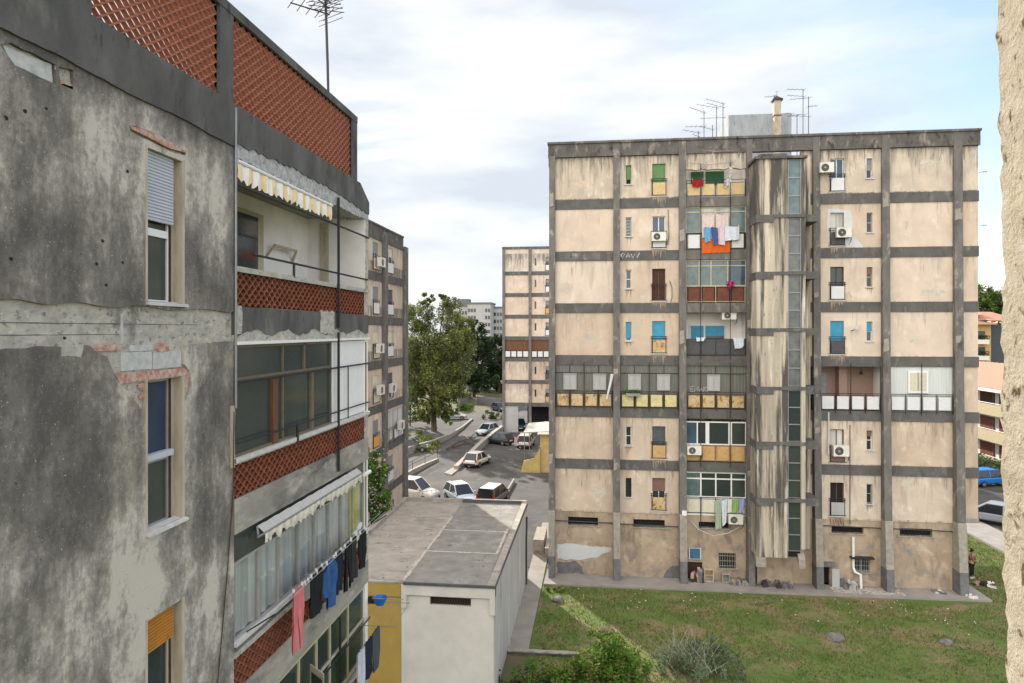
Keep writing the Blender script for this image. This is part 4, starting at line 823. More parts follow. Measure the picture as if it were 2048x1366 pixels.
mb = MB(); mb.fb(fA, ya(672)-.03, ya(672)+.03, H+.05, H+2.95, .04, .08); mb.fb(fA, ya(672)-.03, ya(672)+.03, H-3.15, H-.05, .04, .08); mb.build('iron_post', M['iron'], ra)
for i, (u, v) in enumerate(((YE-.75, H+1.9),)):
    mb = MB()
    G = {'S':[(1,.9),(.5,1),(0,.8),(1,.35),(.5,0),(0,.1)], 'A':[(0,0),(.5,1),(1,0)], 'R':[(0,0),(0,1),(.9,.8),(0,.5),(1,0)]}
    for q, c in enumerate('SAR'): mb.tube([(at(678+q*9+a*7, 0, y=yy).x, yy-.008, at(690, 440-b*11, y=yy).z) for a, b in G[c]], .006, 4)
    mb.build('pencilled_word', M['grille'], ra)
# pipes, cables
MB().tube([(XA+.03, YC+.0, H+3.55), (XA+.03, YC, H-1.25)], .022, 8).build('conduit', M['galv'], ra)
MB().plate(fA, jag(rectp(YC-.12, YC, H-2.2, H-1.2), .02, .12, 2), [], .012, -.01).build('repaired_strip', M['jamb'], ra)
MB().tube([(XA+.02, YC-.03, H-1.3), (XA+.02, YC-.06, H-2.6), (XA+.02, YC-.25, H-3.9), (XA+.02, YC-.55, H-5.6), (XA+.02, YC-.75, H-7.5), (XA+.02,YC-.8,H-9)], .008, 5).build('cable', M['rust_iron'], ra)
# ---- glazed verandas of the floors below
def vglaze(u0, u1, v0, v1, cuts, trans, glass, fm, w=-.05, ft=.05, trim=None):
    mb = MB(); mb.fb(fA, u0, u1, v0, v0+ft, w-.04, w+.03); mb.fb(fA, u0, u1, v1-ft, v1, w-.04, w+.03)
    us = [u0]+[u0+(u1-u0)*c for c in cuts]+[u1]
    for u in us: mb.fb(fA, max(u0, u-ft/2), min(u1, u+ft/2), v0+ft, v1-ft, w-.04, w+.026)
    if trans: mb.fb(fA, u0, u1, trans-ft/2, trans+ft/2, w-.035, w+.022)
    o = mb.build('veranda_frame', M[fm], ra)
    for k in range(len(us)-1):
        g = glass[k % len(glass)]
        if trans and isinstance(g, tuple):
            MB().fb(fA, us[k]+.005, us[k+1]-.005, v0+.01, trans, w-.02, w-.008).build('pane', M[g[0]], o); MB().fb(fA, us[k]+.005, us[k+1]-.005, trans, v1-.01, w-.02, w-.008).build('pane', M[g[1]], o)
        else: MB().fb(fA, us[k]+.005, us[k+1]-.005, v0+.01, v1-.01, w-.02, w-.008).build('pane', M[g], o)
    return o
yw = ya(665)
vglaze(YC+.02, yw, H-2.06, H-.24, (.43,), H-.80, ['glass_green'], 'olive_frame')
mb = MB(); mb.fb(fA, ya(546), ya(556), H-2.04, H-.84, -.06, .0); mb.build('brown_mullion', M['brown_frame'], ra)
mb = MB(); mb.fb(fA, ya(610), ya(613), H-.78, H-.26, -.06, -.02); mb.fb(fA, ya(624), ya(629), H-2.04, H-.84, -.06, -.01); mb.build('thin_mullion', M['olive_frame'], ra)
mb = MB(); mb.fb(fA, YC, YE, H-.24, H-.19, -.08, .05); mb.build('eaves_strip', M['pvc_white'], ra)
mb = MB(); mb.fb(fA, YC, YE, H-2.13, H-2.06, -.1, .05); mb.build('sill_strip', M['marble'], ra)
o = MB().fb(fA, yw+.04, YE-.22, H-2.04, H-.26, -.07, -.03).build('white_boarding', M['pvc_white'], ra)
mb = MB(); mb.ftube(fA, [(YC, H-.84, .03), (YE, H-.84, .03)], .02); mb.ftube(fA, [(YC+.05, H-1.82, .04), (YE, H-1.82, .04)], .016); mb.ftube(fA, [(ya(693), H-2.05, .04), (ya(693), H-.84, .04)], .014); mb.ftube(fA, [(ya(590), H-2.15, .05), (ya(590), H-1.8, .05)], .028)
mb.build('balcony_railing', M['iron'], ra)
MB().fb(fA, YE-.2, YE-.12, H-2.04, H-.3, -.06, -.0).build('rusty_edge', M['brown_frame'], ra)
# third level: curtained
mb = MB(); uu = YC+.03; n = 120
mb.add([fA(YC+.05+(YE-YC-.4)*k/n, v, -.11+.02*math.sin(k*.9)+.012*math.sin(k*2.3)) for k in range(n+1) for v in (H-4.98, H-3.75)], [(2*k, 2*k+2, 2*k+3, 2*k+1) for k in range(n)])
mb.build('curtain', M['curtain'], ra)
vglaze(YC+.02, YE-.25, H-5.02, H-3.75, (.14,.26,.4,.52,.64,.76,.88), None, ['clear'], 'alu', ft=.035)
MB().fb(fA, YC+.02, YE-.25, H-3.74, H-3.3, -.06, -.04).build('green_fascia', M['glass_green'], ra)
MB().fb(fA, ya(705), ya(724), H-4.98, H-3.76, -.09, -.075).build('yellow_curtain', M['curtain_y'], ra)
MB().fb(fA, YE-.2, YE-.12, H-5.0, H-3.3, -.06, -.0).build('rusty_edge', M['brown_frame'], ra)
MB().fb(fA, YC, YE, H-5.08, H-5.02, -.1, .05).build('sill_strip', M['marble'], ra)
# fourth level: cream frames, one casement open
vglaze(YC+.3, YE-.1, H-8.2, H-6.42, (.18,.36,.5,.62,.8), H-7.25, ['glass_green'], 'beige_frame', ft=.055)
yo = ya(618); mb = MB(); x1 = XA+.45
mb.add([(XA+.02, yo, v) for v in (H-8.1, H-6.75)]+[(x1, yo-.35, v) for v in (H-8.1, H-6.75)]+[(XA+.02, yo+.03, v) for v in (H-8.1, H-6.75)]+[(x1, yo-.32, v) for v in (H-8.1, H-6.75)], [(0,2,3,1),(4,5,7,6),(0,1,5,4),(2,6,7,3),(1,3,7,5),(0,4,6,2)])
oc = mb.build('open_casement', M['beige_frame'], ra)
mb = MB(); mb.add([(XA+.02+(x1-XA)*a, yo-.38*a-.012, v) for a in (.12, .86) for v in (H-7.98, H-6.87)], [(0,2,3,1)]); mb.build('pane', M['glass_green'], oc)
MB().ftube(fA, [(ya(560), H-7.3, .05), (YE, H-7.3, .05)], .02).build('balcony_railing', M['iron'], ra)
MB().fb(fA, ya(676)-.03, ya(676)+.03, H-8.6, H-6.45, .03, .07).build('iron_post', M['iron'], ra)
# awnings (retractable, hung on the building: things that can be lifted away)
def valance(mb, u0, u1, vtop, drop, x0, wave, ragged=0, n=120, seed=1):
    rnd = random.Random(seed); vs = []
    for k in range(n+1):
        u = u0+(u1-u0)*k/n; sc = abs(math.sin(math.pi*(u-u0)/wave)); d = drop*(.72+.28*sc)
        if ragged: d = drop*(.45+.55*abs(math.sin(u*5+math.sin(u*13))))*rnd.uniform(.6, 1)
        w = x0+.015*math.sin(k*.7); vs += [fA(u, vtop, w), fA(u, vtop-d*.5, w+.01), fA(u, vtop-d, w+.015*math.sin(k*1.1))]
    mb.add(vs, [(3*k+a, 3*k+3+a, 3*k+4+a, 3*k+1+a) for k in range(n) for a in (0, 1)])
aw = root('awning', 'rolled yellow-and-white striped awning with a scalloped edge under the top floor slab', 'awning', (XA, 12.4, H+2.6))
mb = MB(); valance(mb, YC+.05, ya(660), H+2.68, .30, .03, .21); mb.build('valance', M['stripe'], aw)
MB().tube([(XA+.02, YC+.05, H+2.72), (XA+.02, ya(662), H+2.72)], .035, 8).build('front_bar', M['pvc_white'], aw)
mb = MB(); mb.tube([(XA-.12, YC+.05, H+2.76), (XA-.12, ya(658), H+2.76)], .07, 10); mb.build('fabric_roll', M['stripe'], aw)
aw2 = root('awning', 'torn grey-white awning half extended over the curtained veranda', 'awning', (XA, 13, H-3.5))
u0, u1 = ya(512), ya(712); n = 30
mb = MB(); mb.add([fA(u0+(u1-u0)*k/n, H-3.34-.11*q+.006*math.sin(k*2.1+q*3), .02+.13*q) for k in range(n+1) for q in (0, .5, 1)], [(3*k+a, 3*k+3+a, 3*k+4+a, 3*k+1+a) for k in range(n) for a in (0, 1)])
mb.build('sloping_fabric', M['grey_cloth'], aw2)
mb = MB(); valance(mb, u0, u1, H-3.46, .24, .16, .3, 1, 160, 4); mb.build('ragged_valance', M['ivory'], aw2)
MB().tube([fA(u0-.1, H-3.455, .155), fA(u1+.02, H-3.455, .155)], .018, 8).build('front_bar', M['galv'], aw2)
MB().tube([fA(u1+.02, H-3.5, .2), fA(u1+.42, H-3.5, .2)], .05, 10).build('roller_end', M['pvc_white'], aw2)
MB().tube([fA(u0-.1, H-3.455, .155), fA(u0-.2, H-3.47, .13), fA(u0-.12, H-3.45, .1), fA(u0, H-3.35, .02)], .02, 6).build('folding_arm', M['galv'], aw2)
# washing on the line
line = root('clothes_line', 'clothes line on brackets outside the curtained veranda', 'clothes line', (XA+.4, 13, H-4.66))
mb = MB()
for w in (.34, .44): mb.ftube(fA, [(YC+.4, H-4.72, w), (YE+.05, H-4.62, w)], .005, 4)
mb.build('line', M['curtain'], line)
mb = MB()
for u in (YC+.4, ya(640), YE-.05): mb.ftube(fA, [(u, H-5.0, 0), (u, H-4.68, .5)], .012, 5)
mb.build('bracket', M['iron'], line)
def garment(name, label, cat, fr, outline, w, m, amp=.02, group=None, folds=9.0, pegs=True, ph=0):
    """cloth cut to an outline in the (u, v) plane, folded out of that plane"""
    us = [p[0] for p in outline]; vs_ = [p[1] for p in outline]; u0, u1, v0, v1 = min(us), max(us), min(vs_), max(vs_)
    nx, nz = 18, 16
    def inside(u, v):
        c = False; n = len(outline)
        for i in range(n):
            (x1, y1), (x2, y2) = outline[i], outline[(i+1) % n]
            if (y1 > v) != (y2 > v) and u < (x2-x1)*(v-y1)/(y2-y1)+x1: c = not c
        return c
    base = fr((u0+u1)/2, v1, w); r = root(name, label, cat, base, group)
    def spans(v):
        xs = []; n = len(outline)
        for i in range(n):
            (x1, y1), (x2, y2) = outline[i], outline[(i+1) % n]
            if (y1 > v) != (y2 > v): xs.append((x2-x1)*(v-y1)/(y2-y1)+x1)
        xs.sort(); return [(xs[i], xs[i+1]) for i in range(0, len(xs)-1, 2)]
    rows = [v0+(v1-v0)*(j+.02)/(nz+.04) for j in range(nz+1)]; mb = MB()
    for j in range(nz):
        A, B = spans(rows[j]), spans(rows[j+1])
        if len(A) != len(B):
            S = A if len(A) > len(B) else B; A = B = S
        for (a, b), (c, d) in zip(A, B):
            for k in range(nx):
                q = []
                for (e, f, v) in ((a, b, rows[j]), (c, d, rows[j+1])):
                    for t in (k/nx, (k+1)/nx):
                        u = e+(f-e)*t; dd = (v1-v)/(v1-v0+1e-6); off = amp*(.25+dd)*math.sin(u*folds*2+ph+1.2*math.sin(v*5))+amp*.5*math.sin(u*folds*5.1+ph)
                        q.append((u, v, off))
                for s_ in (.012, -.012):
                    mb.add([fr(u, v, w+o_+s_) for u, v, o_ in q], [(0,1,3,2)])
    mb.build('fabric', m, r, smooth=True, weld=True)
    if pegs:
        top = spans(rows[-2]); a, b = top[0][0], top[-1][1]
        for u in (a+.03, b-.03): MB().fb(fr, u-.008, u+.008, v1-.03, v1+.05, w-.02, w+.02).build('peg', M['pvc_white'], r)
    return r
def trousers(u, v, wd, h): return [(u-wd/2,v),(u+wd/2,v),(u+wd*.56,v-h),(u+wd*.12,v-h),(u,v-h*.3),(u-wd*.12,v-h),(u-wd*.56,v-h)]
def shirt(u, v, wd, h): return [(u-wd*.34,v),(u+wd*.34,v),(u+wd*.62,v-h*.18),(u+wd*.66,v-h*.62),(u+wd*.46,v-h*.64),(u+wd*.40,v-h*.3),(u+wd*.40,v-h),(u-wd*.40,v-h),(u-wd*.40,v-h*.3),(u-wd*.46,v-h*.64),(u-wd*.66,v-h*.62),(u-wd*.62,v-h*.18)]
def towel(u, v, wd, h): return [(u-wd/2,v),(u+wd/2,v),(u+wd*.5,v-h*.97),(u,v-h),(u-wd*.49,v-h*.98)]
zl = H-4.68; gl = 'washing on the line of the curtained veranda'
fl = lambda px: at(px, 660, x=XA+.39).y
garment('trousers', 'pink trousers hanging at the near end of the clothes line', 'laundry', fA, trousers(fl(596), zl, .42, 1.12), .39, cloth('coral_pink', (.62,.18,.19)), group=gl)
garment('bag', 'grey peg bag beside the pink trousers', 'laundry', fA, towel(fl(613), zl-.02, .2, .35), .39, cloth('mid_grey', (.2,.2,.18)), group=gl)
garment('shirt', 'black shirt hanging right after the grey peg bag', 'laundry', fA, shirt(fl(628), zl, .36, .8), .39, cloth('black', (.012,.012,.014)), group=gl, ph=1)
garment('trousers', 'black trousers just left of the blue jacket', 'laundry', fA, trousers(fl(641), zl, .34, .85), .36, cloth('soot', (.016,.015,.018)), group=gl, ph=2)
garment('jacket', 'bright blue jacket in the middle of the clothes line', 'laundry', fA, shirt(fl(660), zl, .5, .95), .40, cloth('strong_blue', (.03,.10,.26)), amp=.035, group=gl, ph=3)
garment('sweater', 'navy sweater just right of the blue jacket', 'laundry', fA, shirt(fl(679), zl, .4, .85), .37, cloth('navy', (.012,.018,.035)), group=gl, ph=4)
garment('trousers', 'long black trousers third from the far end of the line', 'laundry', fA, trousers(fl(696), zl+.02, .42, 1.0), .39, cloth('black', (0,0,0)), group=gl, ph=5)
garment('trousers', 'dark grey leggings second from the far end of the line', 'laundry', fA, trousers(fl(710), zl+.03, .38, .95), .36, cloth('charcoal', (.03,.03,.033)), group=gl, ph=6)
garment('shirt', 'black shirt at the far end of the line by the pier', 'laundry', fA, shirt(fl(724), zl+.04, .42, .85), .40, cloth('black', (0,0,0)), group=gl, ph=7)
garment('cloth', 'small white cloth lying over the line at its far end', 'laundry', fA, [(fl(712),zl+.06),(fl(728),zl+.22),(fl(732),zl+.12),(fl(722),zl+.02)], .30, cloth('white', (.7,.7,.68)), pegs=False)
# drying rack and basket at the lowest visible veranda
rk = root('drying_rack', 'wire drying rack sticking out of the lowest veranda', 'drying rack', (XA+.5, YE, H-7.2)); mb = MB()
for k in range(5): mb.ftube(fA, [(YE-.6, H-7.25, .1+.2*k), (YE+.6, H-7.1, .1+.2*k)], .006, 4)
mb.ftube(fA, [(YE-.6, H-7.25, 0), (YE-.6, H-7.25, .95)], .01, 5); mb.ftube(fA, [(YE+.5, H-7.1, 0), (YE+.5, H-7.1, .95)], .01, 5); mb.build('wires', M['galv'], rk)
for (px, lb, c, dp) in ((722, 'white and grey towel on the wire drying rack', cloth('pale_blue_grey', (.5,.53,.58)), .9), (737, 'dark blue towel in the middle of the wire drying rack', cloth('navy', (0,0,0)), .9), (752, 'slate grey towel at the outer end of the wire drying rack', cloth('slate', (.07,.08,.10)), 1.0)):
    xx = XA+.5; y = at(px, 660, x=xx).y; garment('towel', lb, 'laundry', fA, towel(y, H-7.2, .5, dp), .5, c, group='towels on the drying rack', pegs=False)
bk = root('basket', 'blue plastic peg basket hooked at the corner above the drying rack', 'basket', (XA+.25, YE+.05, H-6.95))
mb = MB(); mb.tube([(XA+.3, YE+.05, H-6.98), (XA+.3, YE+.05, H-6.8)], .11, 10, .19, cap=False); mb.tube([(XA+.3, YE+.05, H-6.985), (XA+.3, YE+.05, H-6.975)], .11, 10); mb.build('bowl', cloth('bright_blue', (.02,.16,.55), .4), bk)
MB().tube([(XA+.1, YE, H-6.82), (XA+.9, YE+.1, H-6.85)], .012, 5).build('hook', M['galv'], bk)
# ---------------------------------------------------------------- roof antennas
def yagi(mb, c, az, L, n, el, tilt=0, vert=False, r=.012):
    """boom with cross elements, c = mast joint, az in degrees from +x"""
    a = math.radians(az); d = Vector((math.cos(a)*math.cos(tilt), math.sin(a)*math.cos(tilt), math.sin(tilt))); p = Vector((0,0,1)) if vert else Vector((-math.sin(a), math.cos(a), 0)); c = Vector(c)
    mb.tube([c-d*L*.1, c+d*L*.9], r, 5)
    for k in range(n):
        q = c+d*L*(-.08+.96*k/(n-1)); e = el*(1-.35*k/n); mb.tube([q-p*e, q+p*e], r*.6, 4)
def antenna(label, base, h, parts, rm=.02, group=None, guy=False, lean=0):
    o = root('aerial', label, 'aerial', base, group); b = Vector(base)
    mb = MB(); mb.tube([b, b+Vector((lean*.5, 0, h*.6)), b+Vector((lean, 0, h))], rm, 6); mb.build('mast', M['grille'], o)
    for (fz, az, L, n, el, tilt, vert) in parts:
        m2 = MB(); yagi(m2, b+Vector((lean*fz, 0, h*fz)), az, L, n, el, tilt, vert, rm*.55)
        if n > 6:
            c = b+Vector((lean*fz, 0, h*fz)); a = math.radians(az); p = Vector((-math.sin(a), math.cos(a), 0)); dd = Vector((math.cos(a), math.sin(a), 0))
            for s in (.08, .2, .32):
                for q in (1, -1): m2.tube([c-dd*.15+Vector((0,0,s*q))-p*el, c-dd*.15+Vector((0,0,s*q))+p*el], rm*.3, 4)
        m2.build('yagi', M['grille'], o)
    if guy:
        m2 = MB()
        for q in ((-.5,.6),(.45,.8),(.2,-.1)): m2.tube([b+Vector((0,0,h*.35)), b+Vector((q[0],q[1],-.1))], .005, 4)
        m2.build('guy_wire', M['galv'], o)
ab = at(682, 212, x=XA-.05); ab = Vector((XA-.35, ab.y+.1, H+3.5))
antenna('tall leaning roof aerial with several yagis above the terracotta terrace screen', ab, 4.45, [(.90,-118,1.1,10,.42,.25,False),(.94,-135,1.5,4,.25,.55,False),(.97,-150,1.5,4,.3,.75,False),(1.0,-100,1.0,4,.3,.9,False),(.86,-140,.9,5,.4,.05,False),(.88,-70,.6,4,.42,.0,False)], .03, guy=True, lean=-.12)
ga = 'aerials on the cream block roof'
for (px, top, yv, parts, lb) in ((1397,262,44,[(.95,200,1.2,5,.3,.1,False)], 'lowest aerial at the left end of the aerial cluster'),
    (1408,222,43,[(.97,200,1.1,6,.25,.25,False),(.7,180,1.2,5,.35,0,False),(.45,200,.9,5,.3,.3,False),(.2,200,1.2,4,.3,.1,False)], 'aerial with four stacked yagis, left cluster'),
    (1433,212,44,[(.97,190,1.4,5,.3,.15,False),(.3,0,.6,3,.2,0,True)], 'tallish aerial with one long boom, second from the roof house'),
    (1425,250,45,[(.9,190,.9,5,.25,.2,False)], 'short crooked aerial between the taller ones'),
    (1446,205,43.5,[(.98,190,1.2,6,.3,.25,False),(.92,195,1.2,5,.3,.2,False),(.75,180,1.5,4,.25,0,False)], 'tall dark aerial against the left edge of the roof house'),
    (1548,190,45.2,[(.98,180,.6,4,.3,0,False),(.9,60,1.3,4,.2,.9,False)], 'thin aerial strapped behind the chimney'),
    (1594,230,44,[(.98,180,.6,3,.2,0,False)], 'short aerial right of the roof house'),
    (1606,178,44,[(.99,190,1.1,5,.3,.0,False),(.9,190,1.1,5,.3,.05,False),(.65,190,1.2,4,.3,.05,False)], 'tallest aerial right of the chimney'),
    (1617,193,44.3,[(.98,190,1.3,5,.3,-.1,False),(.85,10,.6,4,.3,.1,False),(.7,190,1.3,4,.3,.05,False),(.35,190,1.6,2,.1,0,False)], 'rightmost aerial on the cream block roof')):
    b = at(px, 275, y=yv); t = at(px, top, y=yv); antenna(lb, (b.x, b.y, 25.0), t.z-25.0, parts, .022, ga)
# side wall brackets right of the cream block
for i, (px, py, lb) in enumerate(((1962,345,'upper aerial sticking out of the right edge of the cream block'), (1962,452,'lower aerial sticking out of the right edge of the cream block'))):
    b = at(1957, py, y=41.6); o = root('aerial', lb, 'aerial', b, 'side aerials'); mb = MB(); mb.tube([b, b+Vector((.45,0,.06))], .015, 5)
    for k in (.2,.3,.4): mb.tube([b+Vector((k,-.15,.03)), b+Vector((k,.15,.03))], .01, 4)
    mb.build('boom', M['galv'], o)
# ---------------------------------------------------------------- the window reveal of the photographer's own building
mb = MB(); nx, nz = 26, 120; rnd = random.Random(2)
p0 = at(2004, 683, y=1.0)
for i in range(nx+1):
    for j in range(nz+1):
        z = H-1.3+2.6*j/nz; x = p0.x+.010*(H-z); a = i/nx
        if a < .6: q = (x+rnd.uniform(-.0022,.0022), 1.0-.35*(a/.6)*1.0, z)
        else: q = (x+.4*((a-.6)/.4)+.004, 1.0+rnd.uniform(-.002,.002), z)
        mb.v.append((q[0], q[1], q[2]+rnd.uniform(-.004,.004)))
for i in range(nx):
    for j in range(nz):
        k = i*(nz+1)+j
        if abs(i-.6*nx) < .9 and i != int(.6*nx): pass
        mb.f.append((k, k+nz+1, k+nz+2, k+1))
own = root('building_wall', 'sunlit coarse yellowish rendered wall edge along the right border, very close', 'wall', (p0.x+.2, .8, H))
# simple closed slab behind a rough skin
sk = MB(); nz = 150; ny = 26
for i in range(ny+1):
    for j in range(nz+1):
        z = H-1.3+2.6*j/nz; sk.v.append((p0.x+.010*(H-z)+rnd.uniform(-.0030,.0030)+.0012*math.sin(z*9+i*.4), 1.0-.5*i/ny+(rnd.uniform(-.003,.003)), z))
for i in range(ny):
    for j in range(nz): k = i*(nz+1)+j; sk.f.append((k, k+nz+1, k+nz+2, k+1))
sk.build('rough_render', M['reveal'], own, smooth=True)
mb = MB(); zz = (H-1.3, H+1.3); mb.add([(p0.x+.010*(H-z)+.006+a, y, z) for z in zz for a, y in ((0,.5),(.4,.5),(.4,.998),(0,.998))], [(0,1,2,3),(4,5,6,7),(0,1,5,4),(1,2,6,5),(2,3,7,6),(3,0,4,7)]); mb.build('wall_core', M['reveal'], own)
# ================================================================ second block on the left, beyond
XB = -15.1
def fB(u, v, w): return (XB+w, u, v)
def yb(px): return at(px, 660, x=XB).y
def zb(px, py): return at(px, py, x=XB).z
r2 = root('apartment_building', 'stained cream block with grey beams, squeezed between the near grey block and the big tree', 'building', (-20, 45, 0))
YB0, YB1 = 30, yb(811.5)
zB = [18.72-3.08*k for k in range(6)]
b1, b2 = (yb(763.5), yb(770.5)), (yb(805), yb(811.5))
b0 = (yb(722), yb(728))
W1, W2 = (yb(745.5), yb(757)), (yb(774), yb(785.5))
top = 21.0
for k in range(7):
    zt = zB[k] if k < 6 else 0
    hi = top if k == 0 else zB[k-1]-.55
    m = M['cream_dirty'] if k < 3 else M['cream_streak']
    for (a, b, hs) in ((YB0, b1[0], [W1]), (b1[0], YB1, [W2])):
        hh = [rectp(w[0], w[1], zt+.15, zt+2.05) for w in hs]
        MB().plate(fB, rectp(a, b, zt-.1, hi), hh, 0, -.3).build('wall', m, r2)
    if k < 6:
        for a, b in ((YB0, b1[0]), (b1[1], b2[0])): MB().fb(fB, a, b, zt-.6, zt, -.2, .05).build('floor_beam', M['band'], r2)
for a, b in (b1, b2): MB().box(XB-.2, XB+.22, a, b, 0, 21.7 if a < b2[0] else 21.3).build('pillar', M['pillar'], r2)
mb = MB(); mb.box(XB-.3, XB+.08, YB0, b2[0]-.02, 21.0, 22.05); mb.box(XB-.3, XB+.14, YB0, b2[0]-.02, 21.95, 22.08); mb.box(XB-11, XB-.3, b2[0]-.3, b2[0]-.02, 21, 22.05); mb.build('parapet', M['parapet'], r2)
MB().box(XB-11, XB-.32, YB0, YB1, 0, 21.0).build('rear_body', M['cream_dirty'], r2)
MB().box(XB-11, XB-.2, YB1, YB1+.05, 0, 21.2).build('gable_wall', M['cream_dirty'], r2)
spB = {0: (('glass_blue','grey_shut',.4), ('glass_dark','pale_panel',.35)), 1: (('glass_dark','grey_shut',.95), ('glass_dark','slate_shut',.95)), 2: (('glass_dark','pale_panel',.45), ('glass_dark','pale_panel',.5)),
       3: (('curtain','pale_panel',.6), ('glass_dark','slate_shut',.5)), 4: (('glass_dark','grey_shut',.6), None), 5: (('glass_dark','grey_shut',.8), ('glass_dark','grey_shut',.8)), 6: (('glass_dark','grey_shut',.6), ('curtain','pale_panel',.8))}
pB = {0: ('pale_panel','white_panel'), 1: ('white_panel','white_panel'), 2: ('pale_panel','white_panel'), 3: ('pale_panel', None), 4: ('orange_panel', None), 5: (None,'white_panel'), 6: (None, None)}
for k in range(7):
    zt = zB[k] if k < 6 else .8
    for q, w in enumerate((W1, W2)):
        sp = spB[k][q]
        if sp is None:
            window(fB, r2, w[0]+.1, b2[0]-.2, zt+.1, zt+2.3, 'curtain', 'alu', None, 0, mull=2, w=.02)
            gallery(fB, r2, w[0]+.1, b2[0]-.2, zt+.1, 3, [None,'white_panel','white_panel'], w=.12); continue
        window(fB, r2, w[0], w[1], zt+.15, zt+2.05, sp[0], 'pvc_white' if k != 1 else 'alu', sp[1], sp[2], w=-.1)
        rail1(fB, r2, w[0], w[1], zt+.15, pB[k][q])
# ================================================================ air conditioners
def ac(label, fr, u, v, wd=.8, h=.55, w=.1, group='air conditioners on the cream block', face=1):
    """front-face unit: casing, fan grille, bracket; u,v = centre"""
    r = root('air_conditioner', label, 'air conditioner', fr(u, v-h/2, w), group)
    mb = MB(); mb.fb(fr, u-wd/2, u+wd/2, v-h/2, v+h/2, w, w+.28); mb.fb(fr, u-wd/2-.01, u+wd/2+.01, v+h/2, v+h/2+.02, w-.01, w+.29); mb.build('casing', M['ac'], r)
    mb = MB(); cu = u-wd*.14*face; R = h*.40; n = 20
    for (q, ra_) in ((.283, R),): mb.add([fr(cu+math.cos(t*6.2832/n)*ra_, v+math.sin(t*6.2832/n)*ra_, w+q) for t in range(n)], [tuple(range(n))])
    g = mb.build('fan_grille', M['grille'], r)
    mb = MB()
    for ra_ in (R*.95, R*.66, R*.36): mb.tube([fr(cu+math.cos(t*6.2832/16)*ra_, v+math.sin(t*6.2832/16)*ra_, w+.292) for t in range(17)], .006, 4)
    mb.add([fr(cu+math.cos(t*6.2832/8)*R*.22, v+math.sin(t*6.2832/8)*R*.22, w+.296) for t in range(8)], [tuple(range(8))])
    mb.build('wire_guard', M['alu'], g)
    mb = MB(); mb.fb(fr, u-wd*.4, u-wd*.4+.03, v-h/2-.03, v-h/2, w-.12, w+.3); mb.fb(fr, u+wd*.4-.03, u+wd*.4, v-h/2-.03, v-h/2, w-.12, w+.3); mb.build('bracket', M['galv'], r)
    MB().tube([fr(u+wd/2, v-.1, w+.1), fr(u+wd/2+.08, v-.2, w+.05), fr(u+wd/2+.05, v-h*.9, w), fr(u+wd/2-.05, v-h*1.2, w-.05)], .02, 6).build('hose', M['grille'], r)
    return r
def acR(label, px, py, **k): u = xr(px); return ac(label, fR, u, at(px, py, y=41.0).z, **k)
acR('air conditioner on the guard of the blue-glazed window, second floor from the top', 1317, 474, w=.1, wd=.82, h=.5)
acR('air conditioner left of the top floor window, beside the pillar', 1650, 337, w=.15, wd=.75, h=.55)
acR('air conditioner in front of the window with the white render patch', 1684, 466, w=.12, wd=.8, h=.55)
acR('air conditioner hanging high in the loggia with turquoise shutters', 1459, 631, w=-.3, wd=.8, h=.45)
acR('air conditioner on the tan balcony panels left end', 1387, 900, w=.1, wd=.8, h=.5)
acR('air conditioner under the hanging washing at the lowest veranda', 1469, 1037, w=.2, wd=.8, h=.5)
acR('boxy air conditioner below the curtained window with the rising white duct', 1679, 901, w=.1, wd=.85, h=.6)
MB().tube([fR(xr(1657), 10.0, .06), fR(xr(1657), 9.2, .06), fR(xr(1656), 8.1, .06), fR(xr(1656), 7.6, .1)], .05, 6).build('duct', M['curtain'], rb)
gB = 'air conditioners on the second block left of the tree'
def acB(label, px, py): p = at(px, py, x=XB+.3); return ac(label, fB, p.y, p.z, 1.0, .62, .25, gB)
acB('topmost air conditioner on the narrow stained block beyond', 760.5, 525)
acB('air conditioner third floor down, near column of the narrow stained block', 758, 697)
acB('air conditioner fourth floor down, near column of the narrow stained block', 759, 780)
acB('air conditioner under the dark window, right column of the narrow stained block', 783, 776)
acB('air conditioner at the wide curtained window near the block corner', 800, 850)
# ================================================================ washing on the cream block
gW = 'washing on the cream block'
def outl(*p): return [(xr(a), at(a, b, y=40.95).z) for a, b in p]
def gR(name, label, cat, pts, m, w=.2, **k): return garment(name, label, cat, fR, outl(*pts), w, m, group=gW, **k)
gR('towel', 'dark red towel over the rail of the top floor loggia', 'laundry', [(1383,359),(1406,359),(1406,373),(1384,374)], cloth('dark_red', (.28,.012,.015)))
gR('shirt', 'black and white striped cloth hanging in the top floor loggia', 'laundry', [(1458,334),(1464,334),(1464,352),(1460,365),(1450,376),(1446,372),(1449,362),(1456,352)], mat('striped_black_white_cloth', (.7,.7,.7), col2=(.02,.02,.025), vscale=9, stretch=(1,1,2.2)))
gR('cloth', 'orange cloth covering the middle balcony panels under the curtains', 'laundry', [(1403,478),(1460,478),(1460,506),(1403,507)], cloth('orange', (.62,.12,.015)), w=.12, pegs=False, amp=.008)
gR('curtain', 'pale outside curtain with pink stripes, left of the pair over the orange cloth', 'curtain', [(1404,427),(1429,427),(1429,478),(1404,478)], cloth('pale_pink_striped', (.66,.55,.53)), w=.06, pegs=False, folds=14)
gR('curtain', 'pale outside curtain with pink stripes, right of the pair over the orange cloth', 'curtain', [(1432,427),(1457,427),(1457,478),(1432,478)], cloth('pale_pink_striped', (.66,.55,.53)), w=.06, pegs=False, folds=14)
gR('shirt', 'light blue shirt hung leftmost over the orange cloth', 'laundry', [(1407,454),(1420,454),(1420,482),(1409,486)], cloth('sky_blue', (.13,.36,.62)))
